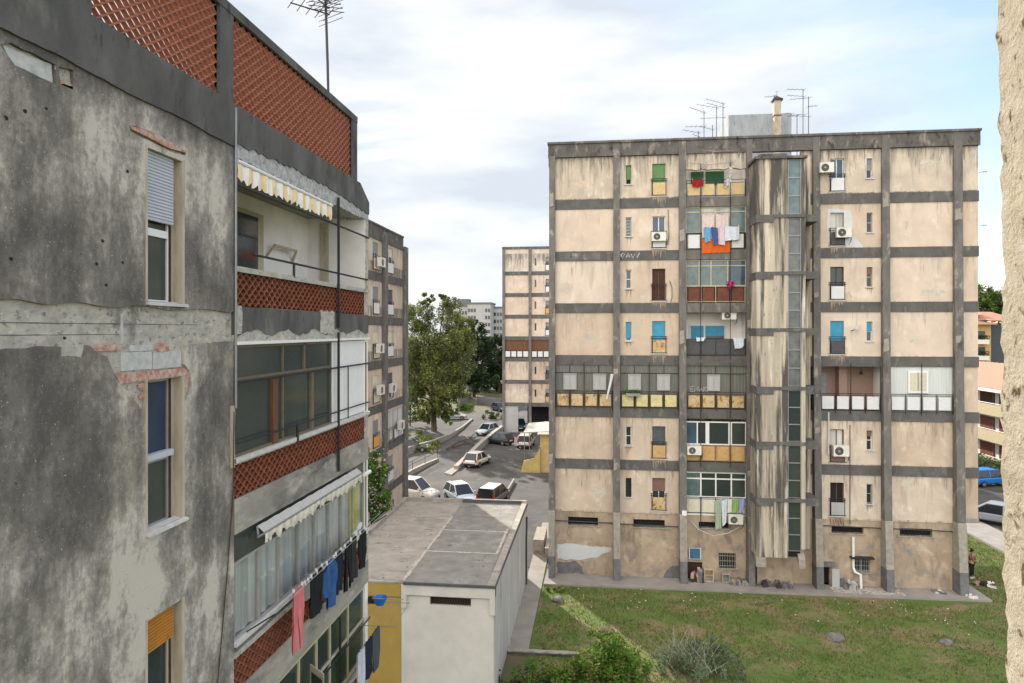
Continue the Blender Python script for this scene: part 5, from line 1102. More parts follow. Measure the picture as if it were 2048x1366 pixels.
gR('jeans', 'blue jeans hung second from the left over the orange cloth', 'laundry', [(1420,454),(1434,454),(1434,490),(1426,491)], cloth('denim', (.05,.11,.26)), w=.22)
gR('towel', 'pale pink towel hung between the jeans and the white sheet', 'laundry', [(1436,453),(1449,453),(1449,491),(1436,490)], cloth('pale_pink', (.66,.52,.60)), w=.21)
gR('sheet', 'white sheet hung rightmost over the orange cloth', 'laundry', [(1448,452),(1477,452),(1477,481),(1449,482)], cloth('bluish_white', (.62,.68,.76)), w=.24)
rp = root('plush_toy', 'magenta fluffy star-shaped bundle on the dark red balcony rail', 'soft toy', (xr(1461), 40.9, 17.3), None); mb = MB(); c = at(1461, 569, y=40.9); rnd = random.Random(8)
for k in range(46):
    d = Vector((rnd.gauss(0,1), rnd.gauss(0,1), rnd.gauss(0,1))).normalized(); L = .12+.17*abs(math.sin(k*1.7)); e = d.cross(Vector((.3,.2,1))).normalized()*.05; mb.add([c-e, c+e, c+d*L+e*.6, c+d*L-e*.6], [(0,1,2,3)])
mb.tube([c+Vector((0,0,-.12)), c+Vector((0,0,.12))], .1, 8, .08); mb.build('petals', cloth('magenta', (.62,.02,.22)), rp)
gR('towel', 'white towel drying at the right end of the loggia with turquoise shutters', 'laundry', [(1465,675),(1487,675),(1487,690),(1482,697),(1469,697)], cloth('bluish_white', (0,0,0)), w=.18)
gR('cloth', 'small white cloth on the rail below the turquoise shutters', 'laundry', [(1392,675),(1409,675),(1407,682),(1393,683)], cloth('white', (0,0,0)), w=.12)
gR('towel', 'green and white towel hung leftmost at the lowest veranda', 'laundry', [(1430,998),(1441,998),(1442,1058),(1430,1060)], cloth('pale_green_print', (.34,.44,.32)), w=.2)
gR('sheet', 'white cloth with blue stripes hung second from left at the lowest veranda', 'laundry', [(1441,998),(1453,998),(1451,1045),(1444,1053)], cloth('bluish_white', (0,0,0)), w=.24)
gR('shirt', 'white shirt hung in the middle of the lowest veranda line', 'laundry', [(1454,998),(1463,998),(1463,1025),(1454,1026)], cloth('white', (0,0,0)), w=.2)
gR('shirt', 'bright green shirt hung at the lowest veranda', 'laundry', [(1464,998),(1476,998),(1475,1026),(1464,1026)], cloth('grass_green', (.25,.42,.12)), w=.22)
gR('shirt', 'blue and white garment hung at the right end of the lowest veranda', 'laundry', [(1476,996),(1488,996),(1489,1010),(1484,1026),(1477,1026)], cloth('pale_violet_blue', (.30,.36,.62)), w=.2)
# flower box with plants on the fifth level, and a pot
def leaves(mb, c, rad, n, size, rnd, flat=1.0, up=0):
    for _ in range(n):
        d = Vector((rnd.gauss(0,1), rnd.gauss(0,1), rnd.gauss(0,1))).normalized(); q = Vector(c)+Vector((d.x*rad[0], d.y*rad[1], d.z*rad[2]))*(rnd.random()**.45)
        a = Vector((rnd.gauss(0,1), rnd.gauss(0,1), rnd.gauss(0,.7)+up)).normalized(); b = a.cross(Vector((rnd.gauss(0,1), rnd.gauss(0,1), rnd.gauss(0,1)))).normalized()
        s = size*rnd.uniform(.6, 1.35); mb.add([q-a*s, q-b*s*.5*flat, q+a*s, q+b*s*.5*flat], [(0,1,2,3)])
fb_ = root('flower_box', 'row of green balcony plants on the rusty railing between the second and third pillars', 'plant box', (xr(1262), 40.9, 10.9)); rnd = random.Random(4)
MB().fb(fR, xr(1252), xr(1280), 10.82, 10.98, .2, .42).build('trough', M['galv'], fb_); mb = MB()
for p in (1253,1258,1264,1270,1276): leaves(mb, (xr(p), 40.85, 11.05), (.22,.15,.2), 60, .05, rnd)
mb.build('foliage', M['leaf_bright'], fb_)
pt = root('parasol', 'folded white and grey parasol leaning on the rusty railing beside the second pillar', 'parasol', (xr(1215), 40.9, 10.9)); MB().tube([(xr(1213), 40.85, 10.6), (xr(1221), 40.85, 11.6), (xr(1224), 40.85, 12.1)], .05, 8, .1).build('folded_canopy', M['white_panel'], pt); MB().tube([(xr(1212), 40.85, 10.4), (xr(1225), 40.85, 12.3)], .015, 6).build('pole', M['galv'], pt)
sd = root('satellite_dish', 'small white dish on an arm beside the turquoise window', 'satellite dish', (xr(1705), 41, 14.3)); q = at(1709, 658, y=40.9); mb = MB(); n = 14
mb.add([q+Vector((.05,0,0))]+[q+Vector((.12+.02*math.cos(t*.45), -.16*math.cos(t*6.283/n), .2*math.sin(t*6.283/n)+.05)) for t in range(n)], [(0, 1+t, 1+(t+1)%n) for t in range(n)]); mb.build('dish', M['pvc_white'], sd); MB().tube([(xr(1702), 41.1, q.z-.1), (q.x, q.y, q.z-.05)], .03, 6).build('arm', M['galv'], sd)
# clutter at the foot of the loggia column
yb_ = 40.75
def crate(name, label, px0, px1, z0, z1, y0, y1, m, shelf=False):
    a, b = xr(px0), xr(px1); r = root(name, label, name.replace('_', ' '), ((a+b)/2, (y0+y1)/2, z0))
    mb = MB(); t = .05
    mb.box(a, a+t, y0, y1, z0, z1); mb.box(b-t, b, y0, y1, z0, z1); mb.box(a+t, b-t, y0, y1, z1-t, z1); mb.box(a+t, b-t, y0, y1, z0, z0+t); mb.box(a+t, b-t, y1-t, y1, z0+t, z1-t); mb.build('carcass', M[m], r)
    if shelf: MB().box(a+t, b-t, y0+.02, y1-t, (z0+z1)/2-.02, (z0+z1)/2+.02).build('shelf', M['tan_panel'], r)
    return r
crate('cabinet', 'small open wooden cabinet with a shelf standing by the wall under the blue board', 1406, 1425, .12, .85, 40.7, 41.05, 'jamb', True)
crate('box', 'low open box standing under the barred window', 1442, 1457, .12, .62, 40.7, 41.0, 'light_conc')
rnd = random.Random(12)
def heap(name, label, cat, px0, px1, y0, y1, h, n, mats_, z0=.1):
    r = root(name, label, cat, ((xr(px0)+xr(px1))/2, (y0+y1)/2, z0)); per = {}
    for k in range(n):
        m = rnd.choice(mats_); mb = per.setdefault(m, MB()); x = rnd.uniform(xr(px0), xr(px1)); y = rnd.uniform(y0, y1); s = rnd.uniform(.05, .2); t = rnd.uniform(.03, h); a = rnd.uniform(0, 3.14)
        c_, s_ = math.cos(a)*s, math.sin(a)*s; q = rnd.uniform(.4, 1); mb.add([(x+c_, y+s_, z0),(x-s_*q, y+c_*q, z0),(x-c_, y-s_, z0),(x+s_*q, y-c_*q, z0),(x+c_*.8, y+s_*.8, z0+t),(x-s_*q, y+c_*q, z0+t*.9),(x-c_*.9, y-s_, z0+t*.8),(x+s_*q, y-c_*q, z0+t)], [(0,1,5,4),(1,2,6,5),(2,3,7,6),(3,0,4,7),(4,5,6,7)])
    for m, mb in per.items(): tag(mb.build('pile', M[m] if m in M else cloth(m, (.1,.1,.1)), r), kind='stuff')
    return r
heap('junk', 'dark jumble of crates and bags against the wall below the blue board', 'junk', 1374, 1403, 40.6, 41.0, .9, 22, ['brown_shut','grille','redbrick','galv'])
heap('rubble', 'heap of rubble and planks at the foot of the barred window', 'rubble', 1458, 1492, 40.4, 41.0, .3, 26, ['light_conc','grey_base','stone'])
heap('litter', 'white litter scattered near the rightmost pillar', 'litter', 1860, 1880, 40.4, 41.0, .12, 12, ['white_panel','grey_base'])
heap('litter', 'white bags lying at the right corner of the pavement strip', 'litter', 1916, 1932, 39.9, 40.5, .15, 10, ['white_panel','pale_panel'])
heap('rubble', 'dark rubble lying under the stair tower', 'rubble', 1520, 1575, 40.2, 41.0, .35, 40, ['grey_base','stone','grille'])
heap('planks', 'grey boards leaning beside the ground floor door', 'planks', 1680, 1712, 40.5, 40.9, .5, 14, ['grey_base','pale_wall'])
# ================================================================ walkways and kerbs
sheet('pavement', [(-2.95,39.35),(21.3,39.8),(21.3,44.5),(-2.75,44.5)], .10, M['paving'], .2)
sheet('path', rect(-4.0, -3.02, 31.1, 44.5), .06, M['paving'], .2)
sheet('path', rect(-3.96, -2.7, 44.5, 52), .06, M['paving'], .2)
sheet('pavement', rect(26.7, 29.2, 0, 90), .12, M['paving'], .2)
sheet('path', [(6.5,27.3),(12.6,28.2),(12.6,27.2),(6.5,26.2)], .05, M['grey_base'], .1)
# red-and-white bathroom tiles laid on the strip
mb = MB(); rnd = random.Random(21)
for i in range(20):
    for j in range(7):
        if rnd.random() < .22: continue
        x = xr(1655)+i*.19; y = 39.95+j*.14; d = rnd.uniform(-.012, .012); mb.box(x+d, x+.15+d, y+d, y+.10+d, .1, .115+rnd.random()*.004)
tag(mb.build('loose_tiles', M['bare'], None), 'loose pale tiles laid on the strip below the ground floor window', 'tiles', kind='stuff')
wl = root('low_wall', 'low wall with a pale worn top at the near end of the side path', 'wall', (-2.4, 31, 0)); 
MB().box(-3.95, -.85, 30.85, 31.05, -.5, .12).build('base', M['cornice'], wl); MB().plate(lambda u, v, w: (u, v, .12+w), jag(rectp(-3.98, -.8, 30.82, 31.08), .03, .15, 2), [], .05, 0).build('capping', M['light_conc'], wl)
wl = root('planter_wall', 'small pale block bench in the passage behind the corner of the white hut', 'wall', (-3, 47, 0)); a = at(1070, 1040, z=.3); MB().box(-4.0, -3.3, 44.6, 47.6, 0, 1.0).build('block', M['light_conc'], wl); MB().box(-3.2, -2.7, 43.9, 46, 0, .7).build('step', M['light_conc'], wl)
# ================================================================ flat-roofed hut
zr_ = 4.4; hx0, hx1, hx2 = -11.4, -7.82, -3.97; hy0, hy1 = 27.18, 40.3
hb = root('utility_hut', 'low flat-roofed hut, half ochre and half white, in front of the parking area', 'hut', (-7.6, 33, 0))
mb = MB(); mb.plate(lambda u, v, w: (u, hy0-w, v), rectp(hx0, hx1, -.5, zr_-.55), [rectp(hx1-2.2, hx1-.78, zr_-.95, zr_-.62)], 0, -.3); mb.build('ochre_wall', M['util_yellow'], hb)
MB().box(hx0, hx1-.02, hy0-.06, hy0+.3, zr_-.55, zr_-.02).build('ochre_fascia', M['util_yellow'], hb)
fH = lambda u, v, w: (u, hy0-.02-w, v)
MB().plate(fH, rectp(hx1, hx2-.06, -.5, zr_-.5), [rectp(at(860,0,y=hy0).x, at(942,0,y=hy0).x, zr_-.83, zr_-.503)], 0, -.3).build('white_wall', M['util_white'], hb)
mb = MB(); mb.fb(fH, hx1, hx2, zr_-.46, zr_-.02, -.3, .06); mb.fb(fH, hx1, hx1+.22, zr_-1.0, zr_-.46, -.1, .06); mb.fb(fH, hx2-.22, hx2, zr_-1.12, zr_-.46, -.1, .06); mb.build('frieze', M['util_white'], hb)
mb = MB(); mb.box(hx2-.3, hx2, hy0+.05, hy1, -.5, zr_-.02); sw = mb.build('side_wall', M['util_side'], hb)
for y_ in (31.5, 36.1, 39.9): MB().box(hx2-.02, hx2+.05, y_, y_+.3, -.3, zr_-.1).build('pilaster', M['util_side'], hb)
mb = MB(); mb.box(hx0, hx0+.3, hy0, hy1, -.5, zr_-.02); mb.box(hx0, hx2, hy1-.3, hy1, -.5, zr_-.03); mb.build('rear_wall', M['util_side'], hb)
for (a, b, z1) in ((hx1-2.2, hx1-.78, zr_-.62), (at(860,0,y=hy0).x, at(942,0,y=hy0).x, zr_-.505)):
    o = MB().box(a, b, hy0+.12, hy0+.15, z1-.34, z1).build('vent_opening', M['dark_in'], hb); mb = MB()
    for k in range(16): u = a+(b-a)*(k+.5)/16; mb.box(u-.015, u+.015, hy0+.05, hy0+.07, z1-.34, z1)
    mb.build('bars', M['rust_iron'], o)
MB().box(hx0-.05, hx2+.02, hy0-.08, hy1+.02, zr_-.02, zr_+.04).build('roof_slab', M['conc_roof'], hb)
rf = MB().box(hx1+.02, hx2-.35, hy0-.05, hy1-.25, zr_+.041, zr_+.052).build('roofing_felt', M['felt'], hb)
mb = MB(); mb.box(hx0-.05, hx0+.2, hy0+4, hy1, zr_+.04, zr_+.22); mb.box(hx0+.2, hx2-.02, hy1-.22, hy1, zr_+.04, zr_+.24); mb.box(hx2-.3, hx2+.0, hy0+1.5, hy1-.22, zr_+.04, zr_+.14); mb.build('roof_kerb', M['conc_roof'], hb)
mb = MB(); mb.box(hx1+.1, hx2+.03, hy0-.12, hy0-.02, zr_-.04, zr_+.06); mb.box(hx2-.01, hx2+.04, hy0-.02, hy1, zr_-.02, zr_+.06); mb.box(hx0+3.6, hx2-.3, hy1-.26, hy1-.225, zr_+.05, zr_+.25); mb.build('metal_drip_edge', M['felt_dark'], hb)
MB().plate(lambda u, v, w: (u, v, zr_+.053+w), jag(rectp(hx1+.05, hx2-.37, hy0-.03, hy0+3.8), .012, .4, 3), [], .004, 0).build('dark_felt_sheet', M['felt_dark'] if False else M['felt'], rf)
mb = MB()
for y_ in (31.0, 34.4): mb.plate(lambda u, v, w: (u, v, zr_+.058+w), jag(rectp(hx1+.1, hx2-.5, y_, y_+.12), .02, .2, int(y_)), [], .003, 0)
mb.plate(lambda u, v, w: (u, v, zr_+.062+w), jag(rectp(hx2-.55, hx2-.42, 31.0, 35.0), .02, .2, 9), [], .003, 0); mb.plate(lambda u, v, w: (u, v, zr_+.0625+w), jag(rectp(hx1-.02, hx1+.12, hy0+.1, 37), .03, .3, 9), [], .003, 0)
mb.build('pale_seam', M['bare'], rf)
MB().tube([(hx2+.06, hy1-.9, 3.9), (hx2+.06, hy1-.9, 3.2), (hx2+.06, hy1-1.1, 2.8), (hx2+.06, hy1-1.1, .1)], .05, 8).build('downpipe', M['grille'], hb)
# ================================================================ distant block behind, right of the trees
YD = 97.7
r3 = root('apartment_building', 'distant cream block with an open garage at its foot, left of the big cream block', 'building', (-3, 103, 1))
fC = lambda u, v, w: (u, YD-w, v)
xd = lambda px: at(px, 660, y=YD).x
zD = [23.1, 20.0, 16.9, 13.8, 10.75, 7.55, 4.3]
PD = [(xd(1005), xd(1010)), (xd(1057.5), xd(1063)), (xd(1110), xd(1115))]
for k, zt in enumerate(zD):
    hi = 26.4 if k == 0 else zD[k-1]-.5
    if k == 4: 
        for a, b in ((PD[0][1], PD[1][0]), (PD[1][1], PD[2][0])): MB().fb(fC, a, b, zt, hi, -.2, -.05).build('timber_glazing', M['tan_panel'] if False else M['brown_frame'], r3); gallery(fC, r3, a, b, zt+.05, 4, 'white_panel', w=.1, h=.85)
    else:
        m = M['cream_dirty'] if k == 0 else (M['cream'] if k < 4 else M['cream_streak'])
        MB().fb(fC, PD[0][1], PD[1][0], zt-.1, hi, -.2, 0).build('wall', m, r3)
        nw = (xd(1069), xd(1073)); ww = (xd(1091), xd(1101))
        MB().plate(fC, rectp(PD[1][1], PD[2][0], zt-.1, hi), [rectp(nw[0], nw[1], zt+.8, zt+1.9), rectp(ww[0], ww[1], zt+.1, zt+2.0)], 0, -.2).build('wall', m, r3)
        window(fC, r3, nw[0], nw[1], zt+.8, zt+1.9, 'glass_dark', 'alu', mull=0); window(fC, r3, ww[0], ww[1], zt+.1, zt+2.0, 'glass_dark', 'alu', 'grey_shut', .3); rail1(fC, r3, ww[0], ww[1], zt+.1, ['white_panel','white_panel','orange_panel','white_panel',None,'grey_panel','tan_panel'][k])
    for a, b in ((PD[0][1], PD[1][0]), (PD[1][1], PD[2][0])): MB().fb(fC, a, b, zt-.55, zt, -.2, .06).build('floor_beam', M['band'], r3)
for a, b in PD: MB().box(a, b, YD-.25, YD+.2, 0, 26.3).build('pillar', M['pillar'], r3)
mb = MB(); mb.box(PD[0][0]-.05, PD[2][1], YD-.1, YD+.2, 26.3, 26.65); mb.build('parapet', M['parapet'], r3)
MB().box(PD[0][0], 12, YD+.25, YD+11, 3.8, 26.3).build('rear_body', M['cream_dirty'], r3); MB().box(PD[0][1]+3.0, 12, YD+2.5, YD+11, 0, 3.8).build('garage_interior', M['dark_in'], r3)
MB().box(PD[0][1], PD[0][1]+1.9, YD, YD+.3, 0, 3.8).build('garage_wall', M['pale_wall'], r3)
# ================================================================ far grey block
r4 = root('apartment_building', 'pale grey apartment block far beyond the trees', 'building', (-60, 300, 0)); YF_ = 300.0  # paleness comes from the wall colour, no haze is built
x_ = lambda px: at(px, 660, y=YF_).x; z_ = lambda py: at(960, py, y=YF_).z
for (a, b, t, nm) in ((884,940,613,'wing'), (940,985,609,'main_block'), (985,1003,616,'end_wing')):
    dy = {'wing':0,'main_block':-6,'end_wing':3}[nm]; o = MB().box(x_(a), x_(b), YF_+dy, YF_+dy+14, 0, z_(t)).build(nm, M['pale_wall'], r4); MB().box(x_(a)-.3, x_(b)+.3, YF_+dy-.3, YF_+dy+14, z_(t), z_(t)+.7).build('cornice', M['grey_base'], o)
    mb = MB(); nc = max(3, int((b-a)/5.5))
    for i in range(nc):
        if nm == 'main_block' and 2 < i < nc-2: continue
        for j in range(8): u = x_(a)+(x_(b)-x_(a))*(i+.5)/nc; v = z_(t)-2.0-3.1*j; mb.box(u-.45, u+.45, YF_+dy-.12, YF_+dy+.1, v-1.5, v)
    mb.build('windows', M['glass_dark'], o)['kind'] = 'stuff'
MB().box(x_(911), x_(934), YF_+4, YF_+10, z_(613), z_(597)).build('roof_house', M['grey_base'], r4); MB().box(x_(893), x_(908), YF_+4, YF_+10, z_(613), z_(606)).build('roof_house', M['pale_wall'], r4)
# ================================================================ houses on the right
r5 = root('house', 'beige balconied house with a clay tile roof behind the blue car', 'house', (46, 80, 0)); XH = 42.5; hw0, hw1 = 68, 96
MB().box(XH+1.4, XH+14, hw0, hw1, 0, 8.3).build('wall', M['house_white'], r5)
for (a, b) in ((5.45,6.65),(2.6,3.8),(-.3,.9)):
    MB().box(XH, XH+.18, hw0, hw1, a, b).build('balcony_front', M['house_beige'], r5); MB().box(XH+.1, XH+1.5, hw0+.01, hw1-.01, a-.12, a+.06).build('balcony_floor', M['light_conc'], r5)
    MB().tube([(XH+.05, hw0, b+.12), (XH+.05, hw1, b+.12)], .03, 6).build('handrail', M['pvc_white'], r5)
for zf in (5.45, 2.6, -.3):
    for (p, q) in ((1962,1990),(2000,2022),(1925,1950)):
        u0, u1 = sorted((at(p,660,x=XH+1.4).y, at(q,660,x=XH+1.4).y)); o = MB().box(XH+1.3, XH+1.39, u0, u1, zf+.1, zf+2.4).build('shutter_door', M['brown_shut'] if zf > 3 else M['red_panel'], r5)
        MB().box(XH+1.27, XH+1.3, u0+.1, u0+.2, zf+.2, zf+2.3).build('frame', M['pinkbrown'], o)
def tiled(name, par, x0, x1, y0, y1, z0, zr2, ov=.5):
    mb = MB(); n = 60
    xm = (x0+x1)/2; ys = [y0-ov+(y1-y0+2*ov)*k/n for k in range(n+1)]
    for (xa, za_, xb2, zb2) in ((x0-ov, z0, xm, zr2), (xm, zr2, x1+ov, z0)):
        mb.add([(x, y, z+.05*(k % 2)) for k, y in enumerate(ys) for x, z in ((xa, za_), (xb2, zb2))], [(2*k, 2*k+2, 2*k+3, 2*k+1) for k in range(n)])
        mb.add([(x, y, z-.15) for y in (ys[0], ys[-1]) for x, z in ((xa, za_), (xb2, zb2))], [(0,1,3,2)])
    mb.box(x0-ov-.05, x0-ov+.1, y0-ov, y1+ov, z0-.22, z0+.0)
    return mb.build(name, M['tile'], par)
tiled('roof', r5, XH+.6, XH+14, hw0, hw1, 8.35, 10.6)
MB().box(XH+.0, XH+.12, hw0-.3, hw1+.3, 8.0, 8.33).build('gutter', M['pvc_white'], r5)
r6 = root('house', 'tall yellow house with slate-clad side and clay roofs beyond the beige balconied house', 'house', (75, 125, 0)); YH = 120.0
xx = lambda px: at(px, 660, y=YH).x; zz_ = lambda py: at(1970, py, y=YH).z
MB().box(xx(1930), xx(1982), YH, YH+10, 0, zz_(648)).build('yellow_wall', M['house_yellow'], r6); MB().box(xx(1983), xx(2030), YH+.8, YH+10, 0, zz_(646)).build('slate_wall', M['house_slate'], r6)
MB().box(xx(1940), xx(1975), YH+4, YH+9, zz_(645), zz_(620)).build('upper_storey', M['house_slate'], r6)
def hip(par, a, b, y0, y1, z0, z1): mb = MB(); q = (b-a)*.3; mb.add([(a,y0,z0),(b,y0,z0),(b,y1,z0),(a,y1,z0),(a+q,(y0+y1)/2,z1),(b-q,(y0+y1)/2,z1),(a,y0,z0-.2),(b,y0,z0-.2)], [(0,1,5,4),(1,2,5),(2,3,4,5),(3,0,4),(6,7,1,0)]); return mb.build('roof', M['tile'], par)
hip(r6, xx(1925), xx(1988), YH-1, YH+10.5, zz_(647), zz_(637)); hip(r6, xx(1976), xx(2040), YH+0, YH+11, zz_(640), zz_(622)); hip(r6, xx(1935), xx(1980), YH+3, YH+10, zz_(620), zz_(612))
for py in (676, 708):
    MB().box(xx(1945), xx(1972), YH-1.0, YH-.02, zz_(py+12), zz_(py+3)).build('balcony', M['house_white'], r6); mb = MB(); 
    rnd = random.Random(py); 
    for p in (1957,1962,1968): leaves(mb, (xx(p), YH-.8, zz_(py-1)), (.5,.3,.5), 40, .15, rnd)
    mb.build('balcony_plants', M['leaf_dark'], r6); MB().box(xx(1955), xx(1970), YH-.05, YH-.01, zz_(py+3), zz_(py-14)).build('window', M['glass_dark'], r6)
# ================================================================ yellow hut by the parking area
r7 = root('hut', 'faded yellow hut with white roof sheets and an outside stair, beside the big cream block', 'hut', (-4, 75, 0))
MB().box(-5.6, 3, 70.5, 80, 0, 3.9).build('wall', M['yellow_hut'], r7); MB().box(-5.9, 3, 70.2, 80, 3.9, 4.0).build('roof', M['light_conc'], r7)
mb = MB(); mb.add([(x, y, z) for y in (70.3, 70.5) for x, z in ((-7.6,0),(-5.6,0),(-5.6,2.6),(-6.2,1.5),(-7.3,1.2))], [(0,1,2,3,4),(5,6,7,8,9),(0,5,6,1),(3,2,7,8),(4,3,8,9),(0,4,9,5)]); mb.build('stair_parapet', M['yellow_hut'], r7)
mb = MB(); mb.add([(-7.5,72,3.9),(-4.6,72,4.1),(-4.6,78,4.3),(-7.5,78,4.1)]+[(-7.5,72,3.8),(-4.6,72,4.0)], [(0,1,2,3),(4,5,1,0)]); mb.build('canopy_sheet', M['bare'], r7); mb = MB(); mb.add([(-4.8,76,4.6),(-1.5,76,4.9),(-1.5,86,5.2),(-4.8,86,4.9),(-4.8,76,4.5),(-1.5,76,4.8)], [(0,1,2,3),(4,5,1,0)]); mb.build('roof_sheet', M['white_sheet'], r7)
mb = MB(); 
for (x, y) in ((-7.4,72.1),(-7.4,77.9)): mb.tube([(x,y,0),(x,y,3.9)], .05, 6)
mb.build('canopy_post', M['galv'], r7)
# ================================================================ parking walls, ramp, fence
def wallrun(name, label, pts, h, th, m, cap=None):
    r = root(name, label, 'wall', tuple(pts[0])+(0,)); mb = MB(); P = [Vector((p[0], p[1])) for p in pts]; nn = len(P); L = []; R_ = []
    for i, p in enumerate(P):
        d = (P[min(i+1, nn-1)]-P[max(i-1, 0)]).normalized(); q = Vector((-d.y, d.x))*th/2; L.append(p+q); R_.append(p-q)
    hs = h if isinstance(h, (list, tuple)) else [h]*nn
    mb.add([(v.x, v.y, z) for i in range(nn) for v, z in ((L[i], -.1), (L[i], hs[i]), (R_[i], hs[i]), (R_[i], -.1))], [(4*i+k, 4*i+4+k, 4*i+4+(k+1)%4, 4*i+(k+1)%4) for i in range(nn-1) for k in range(4)]+[(0,1,2,3), (4*nn-1, 4*nn-2, 4*nn-3, 4*nn-4)])
    mb.build('masonry', M[m], r); return r
g = lambda px, py: tuple(at(px, py, z=0))[:2]
wallrun('median_wall', 'low concrete wall dividing the ramp from the parking area', [g(1006,862), g(985,878), g(960,898), g(935,920), g(912,940)], [.9,.9,.8,.6,.45], .5, 'light_conc')
o = sheet('pavement', [g(888,948), g(903,952), g(918,940), g(912,934)], .14, M['paving'], .2)
wallrun('kerb_wall', 'curved low wall along the left side of the road below the big tree', [g(944,840), g(925,858), g(900,876), g(865,893), g(835,903), g(800,915)], [.25,.4,.6,.8,.9,.9], .3, 'light_conc')
rw = wallrun('ramp_wall', 'ramp wall with a railing left of the white hatchback', [g(875,922), g(850,934), g(825,948), g(800,962)], [.3,.4,.5,.5], .3, 'light_conc')
mb = MB(); q = [g(875,922), g(850,934), g(825,948), g(800,962)]
for h_ in (.7, 1.05): mb.tube([(x, y, h_+.3) for x, y in q], .03, 5)
for x, y in q: mb.tube([(x, y, .3), (x, y, 1.35)], .03, 5)
mb.build('railing', M['rust_iron'], rw)
fe = root('fence', 'low metal barrier in front of the white van', 'fence', g(840, 1000)+(0,)); mb = MB(); q = [g(800,1012), g(835,1010), g(872,1004)]
for h_ in (.55, 1.05): mb.tube([(x, y, h_) for x, y in q], .03, 5)
for i in range(9): t = i/8; x = q[0][0]+(q[2][0]-q[0][0])*t; y = q[0][1]+(q[2][1]-q[0][1])*t; mb.tube([(x, y, 0), (x, y, 1.05)], .025, 5)
mb.build('bars', M['beige_frame'], fe)
wallrun('boundary_wall', 'old stone wall at the foot of the lane behind the parking area', [g(1003,815), g(985,812), g(955,808)], 1.6, .4, 'grey_base')
wallrun('boundary_wall', 'grey wall end with a gatepost left of the lane', [g(918,822), g(928,815), g(935,795)], 2.6, .5, 'grey_base')
wallrun('garden_wall', 'thin wall of the planting bed in the passage right of the parking area', [g(1008,1000), g(1028,965)], .4, .15, 'light_conc')
br = root('shadow_branches', 'bare boughs standing in for a tree shadow across the road', 'branch_shadow', g(925, 892)+(0,)); mb = MB()  # tree shadow on the road, shaped here as dark bark tubes
for pts in ([(893,903),(915,892),(935,882),(955,880)], [(905,898),(940,893),(962,880)], [(928,884),(945,895),(950,888)], [(940,880),(952,870)]): mb.tube([g(*p)+(.25+.2*(i % 2),) for i, p in enumerate(pts)], .12, 5, .04)
mb.build('shadow_limbs', M['bark'], br)
